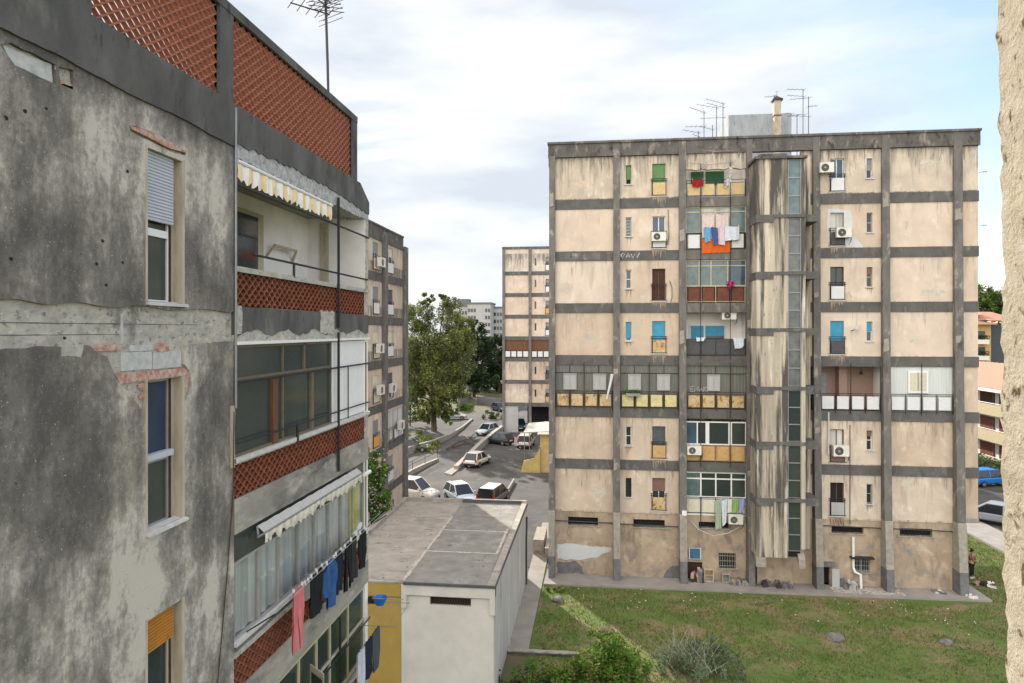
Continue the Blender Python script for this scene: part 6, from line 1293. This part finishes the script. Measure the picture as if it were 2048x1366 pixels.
# ================================================================ cars
def car(label, px, py, ang, col, L=4.0, Wd=1.7, Hh=1.5, kind='hatch', z=.012, roofcol=None, group='parked cars'):
    p = at(px, py, z=z); name = 'parked_van' if kind == 'van' else 'parked_car'
    r = root(name, label, 'van' if kind == 'van' else 'car', (p.x, p.y, z), group, math.radians(ang)+T)
    paint = mat('car_paint', col, .25, .2, .5, .02); rpaint = mat('roof_paint', roofcol, .3, 0, .5, .02) if roofcol else paint
    h = L/2; w = Wd/2; bz = .55*Hh+.08
    if kind == 'hatch': st_ = [(-h,.35,.78,.86),(-h+.08,.25,.92,.97),(-h*.55,.22,bz,1),(0,.22,bz,1),(h*.42,.22,bz-.02,1),(h*.8,.22,.72,.96),(h-.07,.24,.62,.88),(h,.34,.52,.78)]; gh = [(-h+.06,.3,.90),(-h*.72,1,.84),(h*.08,1,.84),(h*.50,.02,.93)]
    elif kind == 'mpv': st_ = [(-h,.35,.85,.88),(-h+.08,.25,bz,.98),(-h*.5,.22,bz,1),(0,.22,bz,1),(h*.5,.22,bz,1),(h*.85,.22,.85,.95),(h-.05,.25,.72,.88),(h,.35,.6,.8)]; gh = [(-h+.05,.1,.93),(-h*.86,1,.86),(h*.2,1,.85),(h*.64,.02,.93)]
    else: st_ = [(-h,.35,bz,.93),(-h+.05,.25,bz+.1,.99),(-h*.5,.22,bz+.1,1),(0,.22,bz+.1,1),(h*.45,.22,bz,1),(h*.82,.22,.95,.95),(h-.05,.25,.8,.88),(h,.35,.65,.8)]; gh = [(-h+.02,.1,.97),(-h*.95,1,.93),(h*.18,1,.86),(h*.55,.02,.93)]
    def bz_at(x):
        for i in range(len(st_)-1):
            if st_[i][0] <= x <= st_[i+1][0]: t = (x-st_[i][0])/(st_[i+1][0]-st_[i][0]); return st_[i][2]*(1-t)+st_[i+1][2]*t
        return st_[0][2]
    mb = MB(); ring = []
    for (x, zl_, zt2, k) in st_: ring.append([(x,-w*k*.9,zl_),(x,-w*k,zl_+.18),(x,-w*k,zt2-.14),(x,-w*k*.93,zt2),(x,w*k*.93,zt2),(x,w*k,zt2-.14),(x,w*k,zl_+.18),(x,w*k*.9,zl_)])
    vs = [v for q in ring for v in q]; n = 8; fs = [(i*n+k, (i+1)*n+k, (i+1)*n+(k+1)%n, i*n+(k+1)%n) for i in range(len(ring)-1) for k in range(n)]+[tuple(range(n)), tuple((len(ring)-1)*n+k for k in range(n))[::-1]]
    mb.add(vs, fs); body = mb.build('body', paint, r, local=True, smooth=True); sm_ = body.modifiers.new('sub', 'SUBSURF'); sm_.levels = 2; sm_.render_levels = 2
    # greenhouse
    G = []; 
    for (x, f, k) in gh:
        zb2 = bz_at(x)-.02; zt2 = zb2+(Hh-zb2)*f; G.append((x, zb2, zt2, w*.93, w*k*(1-.12*f)))
    def pan(a, b, c, d): return [a, b, c, d]
    (xr0, b0_, t0_, wb, w0_), (xr1, b1_, t1_, _, w1_), (xf1, b2_, t2_, _, w2_), (xf0, b3_, t3_, _, w3_) = G
    mb = MB(); mb.add([(xr1,-w1_,t1_),(xf1,-w2_,t2_),(xf1,w2_,t2_),(xr1,w1_,t1_),(xr1+.2,-w1_*.7,t1_+.05),(xf1-.15,-w2_*.7,t2_+.05),(xf1-.15,w2_*.7,t2_+.05),(xr1+.2,w1_*.7,t1_+.05)], [(0,1,5,4),(1,2,6,5),(2,3,7,6),(3,0,4,7),(4,5,6,7)]); mb.build('roof', rpaint, r, local=True)
    mb = MB(); bb = w*.93
    for s in (1, -1):
        for (p1, p2) in (((xr0, s*bb, b0_), (xr1, s*w1_, t1_)), ((xf0, s*bb, b3_), (xf1, s*w2_, t2_)), (((xr1+xf1)/2+.1, s*bb, bz_at(0)), ((xr1+xf1)/2+.1, s*(w1_+w2_)/2, t1_))): mb.tube([p1, p2], .045, 5)
        mb.tube([(xr1, s*w1_, t1_), (xf1, s*w2_, t2_)], .04, 5)
    mb.build('window_pillar', paint, r, local=True)
    MB().add([(xf0, -bb+.03, b3_),(xf0, bb-.03, b3_),(xf1, w2_-.03, t2_),(xf1, -w2_+.03, t2_)], [(0,1,2,3)]).build('windscreen', M['carglass'], r, local=True)
    MB().add([(xr0, -bb+.03, b0_),(xr0, bb-.03, b0_),(xr1, w1_-.03, t1_),(xr1, -w1_+.03, t1_)], [(0,1,2,3)]).build('rear_window', M['carglass'], r, local=True)
    for s in (1, -1): MB().add([(xr0, s*bb, b0_),(xf0, s*bb, b3_),(xf1, s*w2_, t2_),(xr1, s*w1_, t1_)], [(0,1,2,3)]).build('side_window', M['carglass'], r, local=True)
    for x in (-h*.62, h*.62):
        for s in (1, -1):
            t = MB().tube([(x, s*(w-.19), .31), (x, s*(w+.012), .31)], .31, 16).build('wheel', M['rubber'], r, local=True); MB().tube([(x, s*(w-.1), .31), (x, s*(w+.022), .31)], .19, 10).build('rim', M['rim'], t, local=True)
    for s in (1, -1):
        MB().box(h-.22, h-.03, s*w*.55, s*w*.88, .56, .70).build('headlight', M['lamp_clear'], r, local=True)
        zt2 = .95 if kind == 'hatch' else 1.05; MB().box(-h-.015, -h+.14, s*w*.72, s*w*.90, zt2-.28, zt2-.02 if kind == 'hatch' else zt2+.15).build('tail_light', M['lamp_red'], r, local=True)
        MB().box(h*.42, h*.42+.12, s*(w*.98), s*(w+.17), bz-.02, bz+.12).build('door_mirror', paint, r, local=True)
    MB().box(h-.06, h+.03, -w*.75, w*.75, .26, .46).build('bumper', M['blackplastic'], r, local=True); MB().box(-h-.03, -h+.06, -w*.78, w*.78, .28, .50).build('bumper', M['blackplastic'], r, local=True)
    MB().box(-h-.04, -h-.025, -.26, .26, .58, .69).build('number_plate', M['plate_white'], r, local=True); MB().box(h+.03, h+.04, -.26, .26, .34, .44).build('number_plate', M['plate_white'], r, local=True)
    return r
car('silver hatchback parked side-on below the big tree', 908, 838, 4, (.55,.57,.58), 4.2, 1.7, 1.45)
car('pale blue-grey car parked facing the ramp wall, farther than the black one', 974, 868, -118, (.30,.36,.40), 4.0, 1.7, 1.45)
car('black hatchback parked beside the pale blue-grey car', 999, 888, 140, (.03,.04,.045), 3.8, 1.65, 1.45)
car('white hatchback parked alone against the dividing wall', 955, 930, 68, (.72,.71,.68), 4.0, 1.7, 1.5)
car('light grey people carrier half under the canopy of the yellow hut', 1052, 893, 80, (.55,.55,.52), 4.2, 1.75, 1.6, 'mpv')
car('dark teal car parked inside the open garage of the distant block', 1039, 858, -85, (.02,.08,.12), 4.0, 1.7, 1.5)
car('dark grey car half hidden behind the corner of the distant block', 1000, 822, -60, (.06,.07,.08), 4.0, 1.7, 1.5)
car('white van parked nose to the metal barrier', 828, 999, -22, (.78,.78,.76), 4.4, 1.75, 1.85, 'van', group=None)
car('very light blue hatchback facing the hut roof', 921, 1003, -62, (.60,.68,.74), 4.0, 1.72, 1.5)
car('taupe people carrier with a white roof, rear towards the hut', 987, 1006, 72, (.115,.10,.092), 4.1, 1.72, 1.6, 'mpv', roofcol=(.75,.74,.70))
car('dark olive car parked behind the low wall on the far left of the parking area', 822, 903, 10, (.08,.09,.07), 4.2, 1.7, 1.5)
car('silver car mostly hidden behind the trunks on the left', 815, 840, 5, (.5,.5,.5), 4.2, 1.7, 1.45)
car('bright blue estate car parked by the hedge on the right', 1976, 970, 12, (.015,.20,.62), 4.3, 1.75, 1.55, 'mpv')
car('silver estate car nearest on the right-hand street', 1992, 1047, 132, (.30,.33,.38), 4.4, 1.75, 1.55, 'mpv')
# ================================================================ vegetation
def tree(label, base, h, lobes, n, size, m, trunk_r=.25, seed=1, fork=.35, name='tree', m2=None, group=None, cat='tree', up=0, flat=1.0):
    """lobes = [(dx, dy, z, rx, ry, rz, weight)]"""
    rnd = random.Random(seed); r = root(name, label, cat, base, group); b = Vector(base)
    mb = MB(); zf = h*fork; mb.tube([b-Vector((0,0,.3)), b+Vector((rnd.uniform(-.1,.1), 0, zf*.6)), b+Vector((rnd.uniform(-.2,.2), rnd.uniform(-.2,.2), zf))], trunk_r, 8, trunk_r*.65)
    for L in lobes:
        c = b+Vector((L[0], L[1], L[2])); s = b+Vector((0, 0, zf*.85)); mid = s.lerp(c, .5)+Vector((rnd.uniform(-.3,.3), rnd.uniform(-.3,.3), .2)); mb.tube([s, mid, c], trunk_r*.45, 6, trunk_r*.12)
        for _ in range(3): q = c+Vector((rnd.uniform(-1,1)*L[3], rnd.uniform(-1,1)*L[4], rnd.uniform(-1,1)*L[5]))*.7; mb.tube([mid.lerp(c, .5), q], trunk_r*.15, 4, trunk_r*.05)
    mb.build('trunk', M['bark'], r)
    ws = sum(L[6] for L in lobes); A, B = MB(), MB()
    for L in lobes:
        k = int(n*L[6]/ws); c = b+Vector((L[0], L[1], L[2])); ncl = max(4, k//70); cl = []
        for _ in range(ncl):
            d = Vector((rnd.gauss(0,1), rnd.gauss(0,1), rnd.gauss(0,1))).normalized()*(rnd.random()**.35); cl.append(c+Vector((d.x*L[3], d.y*L[4], d.z*L[5])))
        cs = (L[3]+L[4]+L[5])/3*.26
        for q in cl:
            M_ = B if (m2 and rnd.random() < .35) else A
            leaves(M_, q, (cs, cs, cs*1.1), k//ncl, size, rnd, flat, up)
    A.build('crown', M[m], r)
    if m2: B.build('crown_pale_leaves', M[m2], r)  # paler leaf clusters, chosen at random
    return r
b = at(868, 862, z=0)
tree('big loose-crowned olive-green tree towering over the parking area', (b.x, b.y, 0), 20, [(-2.2,0,16.6,2.4,2.4,2.6,1.1),(2.0,1,17.2,2.3,2.2,2.2,.7),(-1.5,0,12.2,3.4,3,3.4,1.7),(1.9,0,12.6,2.9,2.8,3.2,1.3),(4.4,0,11.2,2.0,2.3,3.6,1.0),(-3,0,8.0,2.2,2.5,3,1.0),(1.2,-.5,7.4,3.6,3,3.4,1.5),(3.8,0,6.8,1.6,2,2.2,.6),(0,0,4.4,2.1,2,2.0,.6),(4.8,0,14.6,1.6,1.6,2.0,.5),(-.6,-1,3.0,1.5,1.5,1.8,.5),(1.8,-1,4.0,1.6,1.5,2.0,.6),(-3.6,0,11,1.6,2,3,.7),(-3.2,0,5.0,1.8,2,2.2,.6),(-1.0,0,19.0,1.2,1.2,1.0,.25),(1.6,0,19.2,1.0,1.0,.9,.2),(2.6,-1,2.6,1.4,1.2,1.4,.35)], 42000, .165, 'leaf_big', .45, 3, .25, m2='leaf_yel')
b = at(820, 852, z=0)
tree('thin bright green sapling with a dark trunk left of the big tree', (b.x, b.y, 0), 8, [(0,0,4.5,1.6,1.6,1.8,1),(-1.5,0,2,1.8,1.5,1.2,.8),(1.6,0,1.5,1.8,1.5,1.0,.8),(-3,0,3.5,1.5,1.5,2,.8)], 5000, .16, 'leaf_bright', .12, 5, .4, m2='leaf_yel')
for i, (px, py, d, hh, lb, rr) in enumerate(((948,0,150,17,'dark evergreen right behind the big tree',4.2),(972,0,165,13.5,'dark evergreen between the big tree and the distant block',4.0),(998,0,160,14,'dark evergreen touching the corner of the distant block',3.4),(930,0,175,18.5,'dark broken-topped tree rising against the far grey block',3.4),(905,0,185,15,'dark tree behind the yellow-green crown, left of the far grey block',5),(850,0,175,12,'dark tree glimpsed between trunks on the far left',6))):
    p = Vector((-st*1+ct*(px-1024)/FPX, ct+st*(px-1024)/FPX, 0))*d; R_ = rr
    tree(lb, (p.x, p.y, 0), hh, [(0,0,hh*.52,R_*1.1,R_,hh*.32,2.2),(R_*.5,0,hh*.78,R_*.7,R_*.6,hh*.2,1),(-R_*.5,0,hh*.72,R_*.7,R_*.6,hh*.22,1),(0,0,hh*.22,R_*1.2,R_,hh*.2,1.6)], 7500, .36, 'leaf_dark', .4, 20+i, .3, group='dark trees behind the parking area')
b = at(935, 822, z=0)
tree('low bright green shrub at the foot of the wall by the lane', (b.x, b.y, 0), 1.6, [(0,0,.8,2.2,1.5,.8,1)], 900, .16, 'leaf_bright', .05, 31, .3, 'shrub', cat='shrub')
tree('ivy-like green bush on the slope below the distant block', at(985, 840, z=0)[:2]+(0,) if False else tuple(at(985, 838, z=0))[:2]+(0,), 1.2, [(0,0,.5,2.5,1.5,.6,1)], 700, .16, 'leaf_big', .05, 32, .3, 'shrub', cat='shrub')
b = at(845, 895, z=0)
for i, (px, py, lb) in enumerate(((835,880,'yellow-green bush at the left of the big trunk'),(850,905,'grass-like bush on the verge by the curved wall'),(860,893,'low bush on the verge beside the big trunk'))):
    b = at(px, py, z=0); tree(lb, (b.x, b.y, 0), 1.2, [(0,0,.5,1.8,1.2,.7,1)], 700, .12, 'leaf_yel', .04, 40+i, .3, 'shrub', cat='shrub')
p = at(748, 1000, y=37.5); 
tree('white-flowering leafy tree squeezed between the near block and the ochre hut', (p.x, 37.5, 0), 8.6, [(.1,0,7.0,.8,.9,1.4,1.0),(.2,0,5.2,.9,1,1.3,1),(.3,.1,3.6,.7,1,1.0,.7),(-1.2,.2,6.2,1.1,1,1.6,1)], 5200, .11, 'leaf_bright', .14, 51, .4)
fl_ = MB(); rnd = random.Random(6)
for k in range(260): q = Vector((p.x+rnd.gauss(.1,.5), 37.0+rnd.gauss(0,.6), rnd.uniform(3.2, 8.0))); leaves(fl_, q, (.02,.02,.02), 2, .05, rnd)
fl_.build('blossom', M['flower'], [o for o in bpy.data.objects if o.get('label', '').startswith('white-flowering')][0])
b = at(1215, 1330, z=0)
tree('big bright green bush at the bottom centre, in front of the lawn', (b.x, b.y-1.0, 0), 2.4, [(.2,0,.7,1.2,1.2,.8,2),(-1.0,-.4,.5,.9,.9,.6,.8),(1.0,-.2,.6,.8,1.0,.6,.8),(-.1,.5,1.15,.9,.8,.6,1),(-2.2,-1.4,.3,1.2,.9,.5,.7)], 14000, .065, 'leaf_bright', .06, 61, .3, 'shrub', 'leaf_yel', cat='shrub')
b = at(1385, 1335, z=0)
tree('silvery olive bush with fine upright twigs at the bottom, right of the bright green one', (b.x, b.y-.5, 0), 2.4, [(0,0,.5,1.3,1.1,.7,2),(.8,.1,.95,.7,.7,.45,.6),(-.9,0,.6,.7,.7,.5,.6),(1.5,-.4,.5,.7,.7,.5,.6),(.2,.3,1.05,.5,.5,.35,.35),(-1.5,-.2,.5,.6,.6,.5,.4),(1.3,.2,1.0,.6,.6,.5,.4)], 9500, .075, 'leaf_olive', .05, 62, .3, 'shrub', cat='shrub', up=1.2, flat=.4)
mb = MB(); rnd = random.Random(77); bx_, by_ = b.x, b.y-.5
for k in range(70):
    a_ = rnd.uniform(0, 6.28); l_ = rnd.uniform(.9, 1.75); x_0, y_0 = bx_+rnd.uniform(-.9,.9), by_+rnd.uniform(-.6,.6); o_ = rnd.uniform(.2, 1.0)
    mb.tube([(x_0, y_0, .3), (x_0+math.cos(a_)*o_*.5, y_0+math.sin(a_)*o_*.5, l_*.6), (x_0+math.cos(a_)*o_*1.1, y_0+math.sin(a_)*o_*1.1, l_*.95)], .010, 4, .004)
mb.build('twigs', M['curtain'] if False else M['bare'], [o for o in bpy.data.objects if o.get('label', '').startswith('silvery olive')][0])
b = at(1050, 1360, z=0)
tree('dark leafy undergrowth beneath the low wall beside the white hut', (b.x, b.y-.6, -.3), 1.5, [(0,0,.3,1.6,1.6,.5,1),(1.6,-.2,.3,1.2,1.2,.5,1)], 5000, .07, 'leaf_dark', .04, 63, .3, 'shrub', 'leaf_bright', cat='shrub')
b = at(1110, 1182, z=0)
tree('low pale green weed patch at the corner of the lawn', (b.x, b.y, 0), .3, [(0,0,.1,.55,.3,.12,1)], 1200, .05, 'leaf_yel', .01, 64, .3, 'weeds', cat='weeds')
b = at(1080, 1090, z=0)
tree('strip of low weeds in the passage beside the cream block', (b.x, b.y, 0), .3, [(0,0,.15,.3,2.2,.15,1)], 1600, .06, 'leaf_yel', .01, 65, .3, 'weeds', cat='weeds')
hd = root('hedge', 'clipped dark hedge between the blue car and the beige house', 'hedge', (40.2, 80, 0)); mb = MB(); rnd = random.Random(70)
for k in range(5200): q = Vector((rnd.uniform(39.6, 40.9), rnd.uniform(60, 96), rnd.uniform(.1, 1.5)+.15*math.sin(k))); leaves(mb, q, (.05,.05,.05), 1, .14, rnd)
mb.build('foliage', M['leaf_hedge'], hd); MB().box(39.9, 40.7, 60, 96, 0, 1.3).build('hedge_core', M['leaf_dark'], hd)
for i, (px, d, hh, lb) in enumerate(((1962,190,27,'round pine crown behind the yellow house, left of the two'),(1998,185,26,'round pine crown behind the yellow house, right of the two'))):
    p = Vector((-st+ct*(px-1024)/FPX, ct+st*(px-1024)/FPX, 0))*d; tree(lb, (p.x, p.y, 0), hh, [(0,0,hh-4,5,5,3.6,2),(-3,0,hh-6,4,4,3,1),(3,0,hh-7,4,4,3,1)], 6000, .35, 'leaf_hedge', .5, 80+i, .6, m2='leaf_bright', group='pines behind the yellow house')
# grass tufts over the lawn
mb = MB(); rnd = random.Random(90)
for k in range(52000):
    x = rnd.uniform(-2.9, 26.5); y = rnd.uniform(26, 39.3) if x < 21.2 else rnd.uniform(26, 56)
    if rnd.random() < .25: x, y = rnd.uniform(21.4, 26.6), rnd.uniform(30, 56)
    if math.sin(x*1.3+math.sin(y*.9)*2)+math.sin(y*1.7+x*.4) < -.9 and rnd.random() < .7: continue
    hgt = rnd.uniform(.04, .13); a = rnd.uniform(0, 6.28); dx, dy = math.cos(a)*.03, math.sin(a)*.03; lx, ly = rnd.uniform(-.05,.05), rnd.uniform(-.05,.05)
    mb.v += [(x-dx, y-dy, 0), (x+dx, y+dy, 0), (x+lx, y+ly, hgt)]; n = len(mb.v); mb.f.append((n-3, n-2, n-1))
tag(mb.build('grass', M['blade']), 'short uneven grass covering the lawn', 'grass', kind='stuff')
# daisies / bits of litter on the lawn
mb = MB(); rnd = random.Random(91)
for k in range(80):
    x, y = rnd.uniform(-2.5, 20), 39.2-abs(rnd.gauss(0, 1.8)); s = rnd.uniform(.015, .05); mb.add([(x-s,y,.1),(x+s*.4,y-s,.12),(x+s,y+s*.3,.1),(x,y+s,.13)], [(0,1,2,3)])
tag(mb.build('litter', M['flower']), 'small white scraps scattered over the upper part of the lawn', 'litter', kind='stuff')
mb = MB(); rnd = random.Random(93)
for k in range(140):
    x, y = rnd.uniform(hx0+.3, hx2-.4), rnd.uniform(hy0+.2, hy1-.4); s = rnd.uniform(.015, .05); mb.add([(x-s,y,zr_+.072),(x+s*.4,y-s,zr_+.075),(x+s,y+s*.3,zr_+.073),(x,y+s,zr_+.08)], [(0,1,2,3)])
tag(mb.build('leaf_litter', M['bark']), 'dry leaves and grit scattered on the hut roof', 'litter', kind='stuff')
def rock(label, px, py, s, seed, m='stone'):
    b = at(px, py, z=.02); r = root('rock', label, 'rock', (b.x, b.y, 0)); rnd = random.Random(seed); bm = bmesh.new(); bmesh.ops.create_icosphere(bm, subdivisions=3, radius=1)
    f = [Vector((rnd.gauss(0,1), rnd.gauss(0,1), rnd.gauss(0,1))) for _ in range(6)]
    mb = MB()
    for v in bm.verts: k = 1+.13*sum(math.sin(v.co.dot(q)*1.9) for q in f)/2; mb.v.append((b.x+v.co.x*s*k, b.y+v.co.y*s*k*.8, max(-.05, v.co.z*s*k*.62+s*.25)))
    mb.f = [tuple(v.index for v in q.verts) for q in bm.faces]; bm.free(); mb.build('boulder', M[m], r); return r
rock('grey boulder lying in the middle of the right half of the lawn', 1671, 1278, .42, 1)
rock('flat pale stone lying at the right side of the lawn', 1895, 1287, .3, 2)
rock('small dark mound beside the weed patch at the left corner of the lawn', 1114, 1202, .33, 3)
rock('sunlit broken stump above the bright green bush', 1214, 1268, .36, 4, 'bark')
# ================================================================ person and dog on the far right of the lawn
def skin(name, pts, edges, rad, m, parent, lvl=2):
    me = bpy.data.meshes.new(name); me.from_pydata(pts, edges, []); o = bpy.data.objects.new(name, me); COL.objects.link(o); o.parent = parent
    s = o.modifiers.new('skin', 'SKIN'); s.use_smooth_shade = True
    for i, v in enumerate(me.skin_vertices[0].data): v.radius = (rad[i], rad[i]); v.use_root = (i == 0)
    if lvl: q = o.modifiers.new('sub', 'SUBSURF'); q.levels = lvl; q.render_levels = lvl
    me.materials.append(m); return o
b = at(1943, 1156, z=.02)
pr = root('person', 'person in brownish top, dark trousers and white shoes standing on the lawn, one hand raised', 'person', (b.x, b.y, 0.0), None, math.radians(-60)+T)
J = [(0,0,.93),(0,0,1.12),(.0,0,1.32),(.01,0,1.42),(.02,0,1.50),(.03,0,1.58), # pelvis..neck..head
     (0,.17,1.36),(.06,.27,1.12),(.22,.12,1.16),        # left arm across the chest
     (0,-.17,1.36),(.14,-.25,1.22),(.14,-.12,1.48),     # right arm raised
     (0,.09,.88),(.02,.10,.48),(0,.10,.08),(.12,.11,.04),
     (0,-.09,.88),(.03,-.11,.48),(0,-.12,.08),(.12,-.14,.04), (.035,0,1.66)]
E = [(0,1),(1,2),(2,3),(3,4),(4,5),(5,20),(2,6),(6,7),(7,8),(2,9),(9,10),(10,11),(0,12),(12,13),(13,14),(14,15),(0,16),(16,17),(17,18),(18,19)]
Rr = [.14,.12,.145,.06,.055,.095,.065,.045,.033,.065,.045,.033,.095,.065,.045,.04,.095,.065,.045,.04,.07]
skinm = mat('skin', (.42,.25,.17), .6, var=.03)
body = skin('body', J, E, Rr, skinm, pr)
skin('jumper', [J[i] for i in (0,1,2,6,7,9,10)]+[(.17,.16,1.15),(.14,-.17,1.40)], [(0,1),(1,2),(2,3),(3,4),(4,7),(2,5),(5,6),(6,8)], [.16,.14,.165,.085,.062,.085,.062,.045,.045], cloth('dusty_brown', (.20,.10,.08)), body)
skin('trousers', [(0,0,.98),J[12],J[13],(0,.10,.14),J[16],J[17],(0,-.12,.14)], [(0,1),(1,2),(2,3),(0,4),(4,5),(5,6)], [.15,.115,.08,.065,.115,.08,.065], cloth('black', (0,0,0)), body)
for s_, y_ in ((.10, .105), (-.12, -.13)): skin('shoe', [(-.04,s_,.05),(.06,y_,.05),(.15,y_*1.05,.04)], [(0,1),(1,2)], [.055,.055,.045], cloth('white', (0,0,0)), body)
skin('hair', [(-.01,0,1.66),(.02,0,1.71),(.0,0,1.6)], [(0,1),(0,2)], [.09,.075,.08], cloth('dark_hair', (.03,.02,.015)), body)
mb = MB()
for y_ in (.035, -.035): mb.box(.115, .135, y_-.012, y_+.012, 1.60, 1.615)
mb.box(.12, .155, -.012, .012, 1.555, 1.59); mb.box(.115, .135, -.025, .025, 1.52, 1.53); mb.build('face_features', M['brown_shut'], body, local=True)
for (hx, hy, hz, d) in ((.24,.10,1.17,(1,-.4,.1)), (.14,-.10,1.51,(.1,.5,1))):
    dv = Vector(d).normalized(); sd_ = dv.cross(Vector((.3,.2,.9))).normalized(); mb = MB()
    for k, (o_, L_) in enumerate(((-.03,.06),(-.01,.075),(.01,.07),(.03,.055))): p_ = Vector((hx,hy,hz))+sd_*o_; mb.tube([p_-dv*.05, p_+dv*L_*.5, p_+dv*L_+Vector((0,0,-.01))], .011, 5, .008)
    p_ = Vector((hx,hy,hz))-sd_*.035; mb.tube([p_-dv*.04, p_-sd_*.03+dv*.02], .012, 5, .009); mb.build('fingers', skinm, body, local=True)
b = at(1968, 1172, z=.02)
dg = root('dog', 'brown, black and white dog lying stretched out on the lawn at the person\'s feet', 'dog', (b.x, b.y, 0), None, math.radians(-38)+T)
dj = [(-.42,0,.16),(-.2,0,.17),(.08,0,.18),(.22,0,.24),(.32,.02,.31),(.42,.03,.30),(.50,.03,.275),
      (.12,.10,.10),(.30,.13,.05),(.58,.14,.035),(.12,-.10,.10),(.32,-.12,.05),(.60,-.10,.035),
      (-.40,.12,.12),(-.22,.20,.07),(-.40,.22,.035),(-.22,.25,.03),(-.40,-.12,.12),(-.22,-.20,.07),(-.38,-.24,.035),(-.2,-.26,.03),(-.55,0,.10),(-.75,.08,.04)]
de = [(2,1),(1,0),(2,3),(3,4),(4,5),(5,6),(2,7),(7,8),(8,9),(2,10),(10,11),(11,12),(0,13),(13,14),(14,15),(15,16),(0,17),(17,18),(18,19),(19,20),(0,21),(21,22)]
dr = [.13,.12,.15,.09,.085,.055,.035,.06,.035,.03,.06,.035,.03,.09,.06,.035,.03,.09,.06,.035,.03,.035,.02]
dm = bpy.data.materials.new('tricolour_fur'); dm.use_nodes = True; nt = dm.node_tree; N = nt.nodes; L = nt.links; tc = N.new('ShaderNodeTexCoord'); sx = N.new('ShaderNodeSeparateXYZ'); L.new(tc.outputs['Object'], sx.inputs[0])
rp_ = N.new('ShaderNodeValToRGB'); rp_.color_ramp.interpolation = 'CONSTANT'; e_ = rp_.color_ramp.elements; e_[0].color = (.30,.19,.14,1); e_[1].position = .5; e_[1].color = (.02,.015,.015,1); q = e_.new(.78); q.color = (.68,.67,.63,1)
ma = N.new('ShaderNodeMapRange'); ma.inputs[1].default_value = -.75; ma.inputs[2].default_value = .6; nz_ = N.new('ShaderNodeTexNoise'); nz_.inputs['Scale'].default_value = 8; ad = N.new('ShaderNodeMath'); ad.operation = 'MULTIPLY_ADD'; ad.inputs[1].default_value = .25; L.new(nz_.outputs[0], ad.inputs[0]); L.new(sx.outputs['X'], ad.inputs[2]); L.new(ad.outputs[0], ma.inputs[0]); L.new(ma.outputs[0], rp_.inputs[0]); L.new(rp_.outputs[0], N['Principled BSDF'].inputs['Base Color']); N['Principled BSDF'].inputs['Roughness'].default_value = .9
db = skin('body', dj, de, dr, dm, dg)
# the skin tree must start at the chest: move the root flag
for i, v in enumerate(db.data.skin_vertices[0].data): v.use_root = (i == 2)
for s_ in (1, -1): MB().add([(.33,.03*s_+.02,.36),(.39,.05*s_+.02,.37),(.33,.10*s_+.02,.33),(.33,.06*s_+.02,.42)], [(0,1,3),(1,2,3),(0,3,2),(0,2,1)]).build('ear', cloth('soot', (0,0,0)), db, local=True)
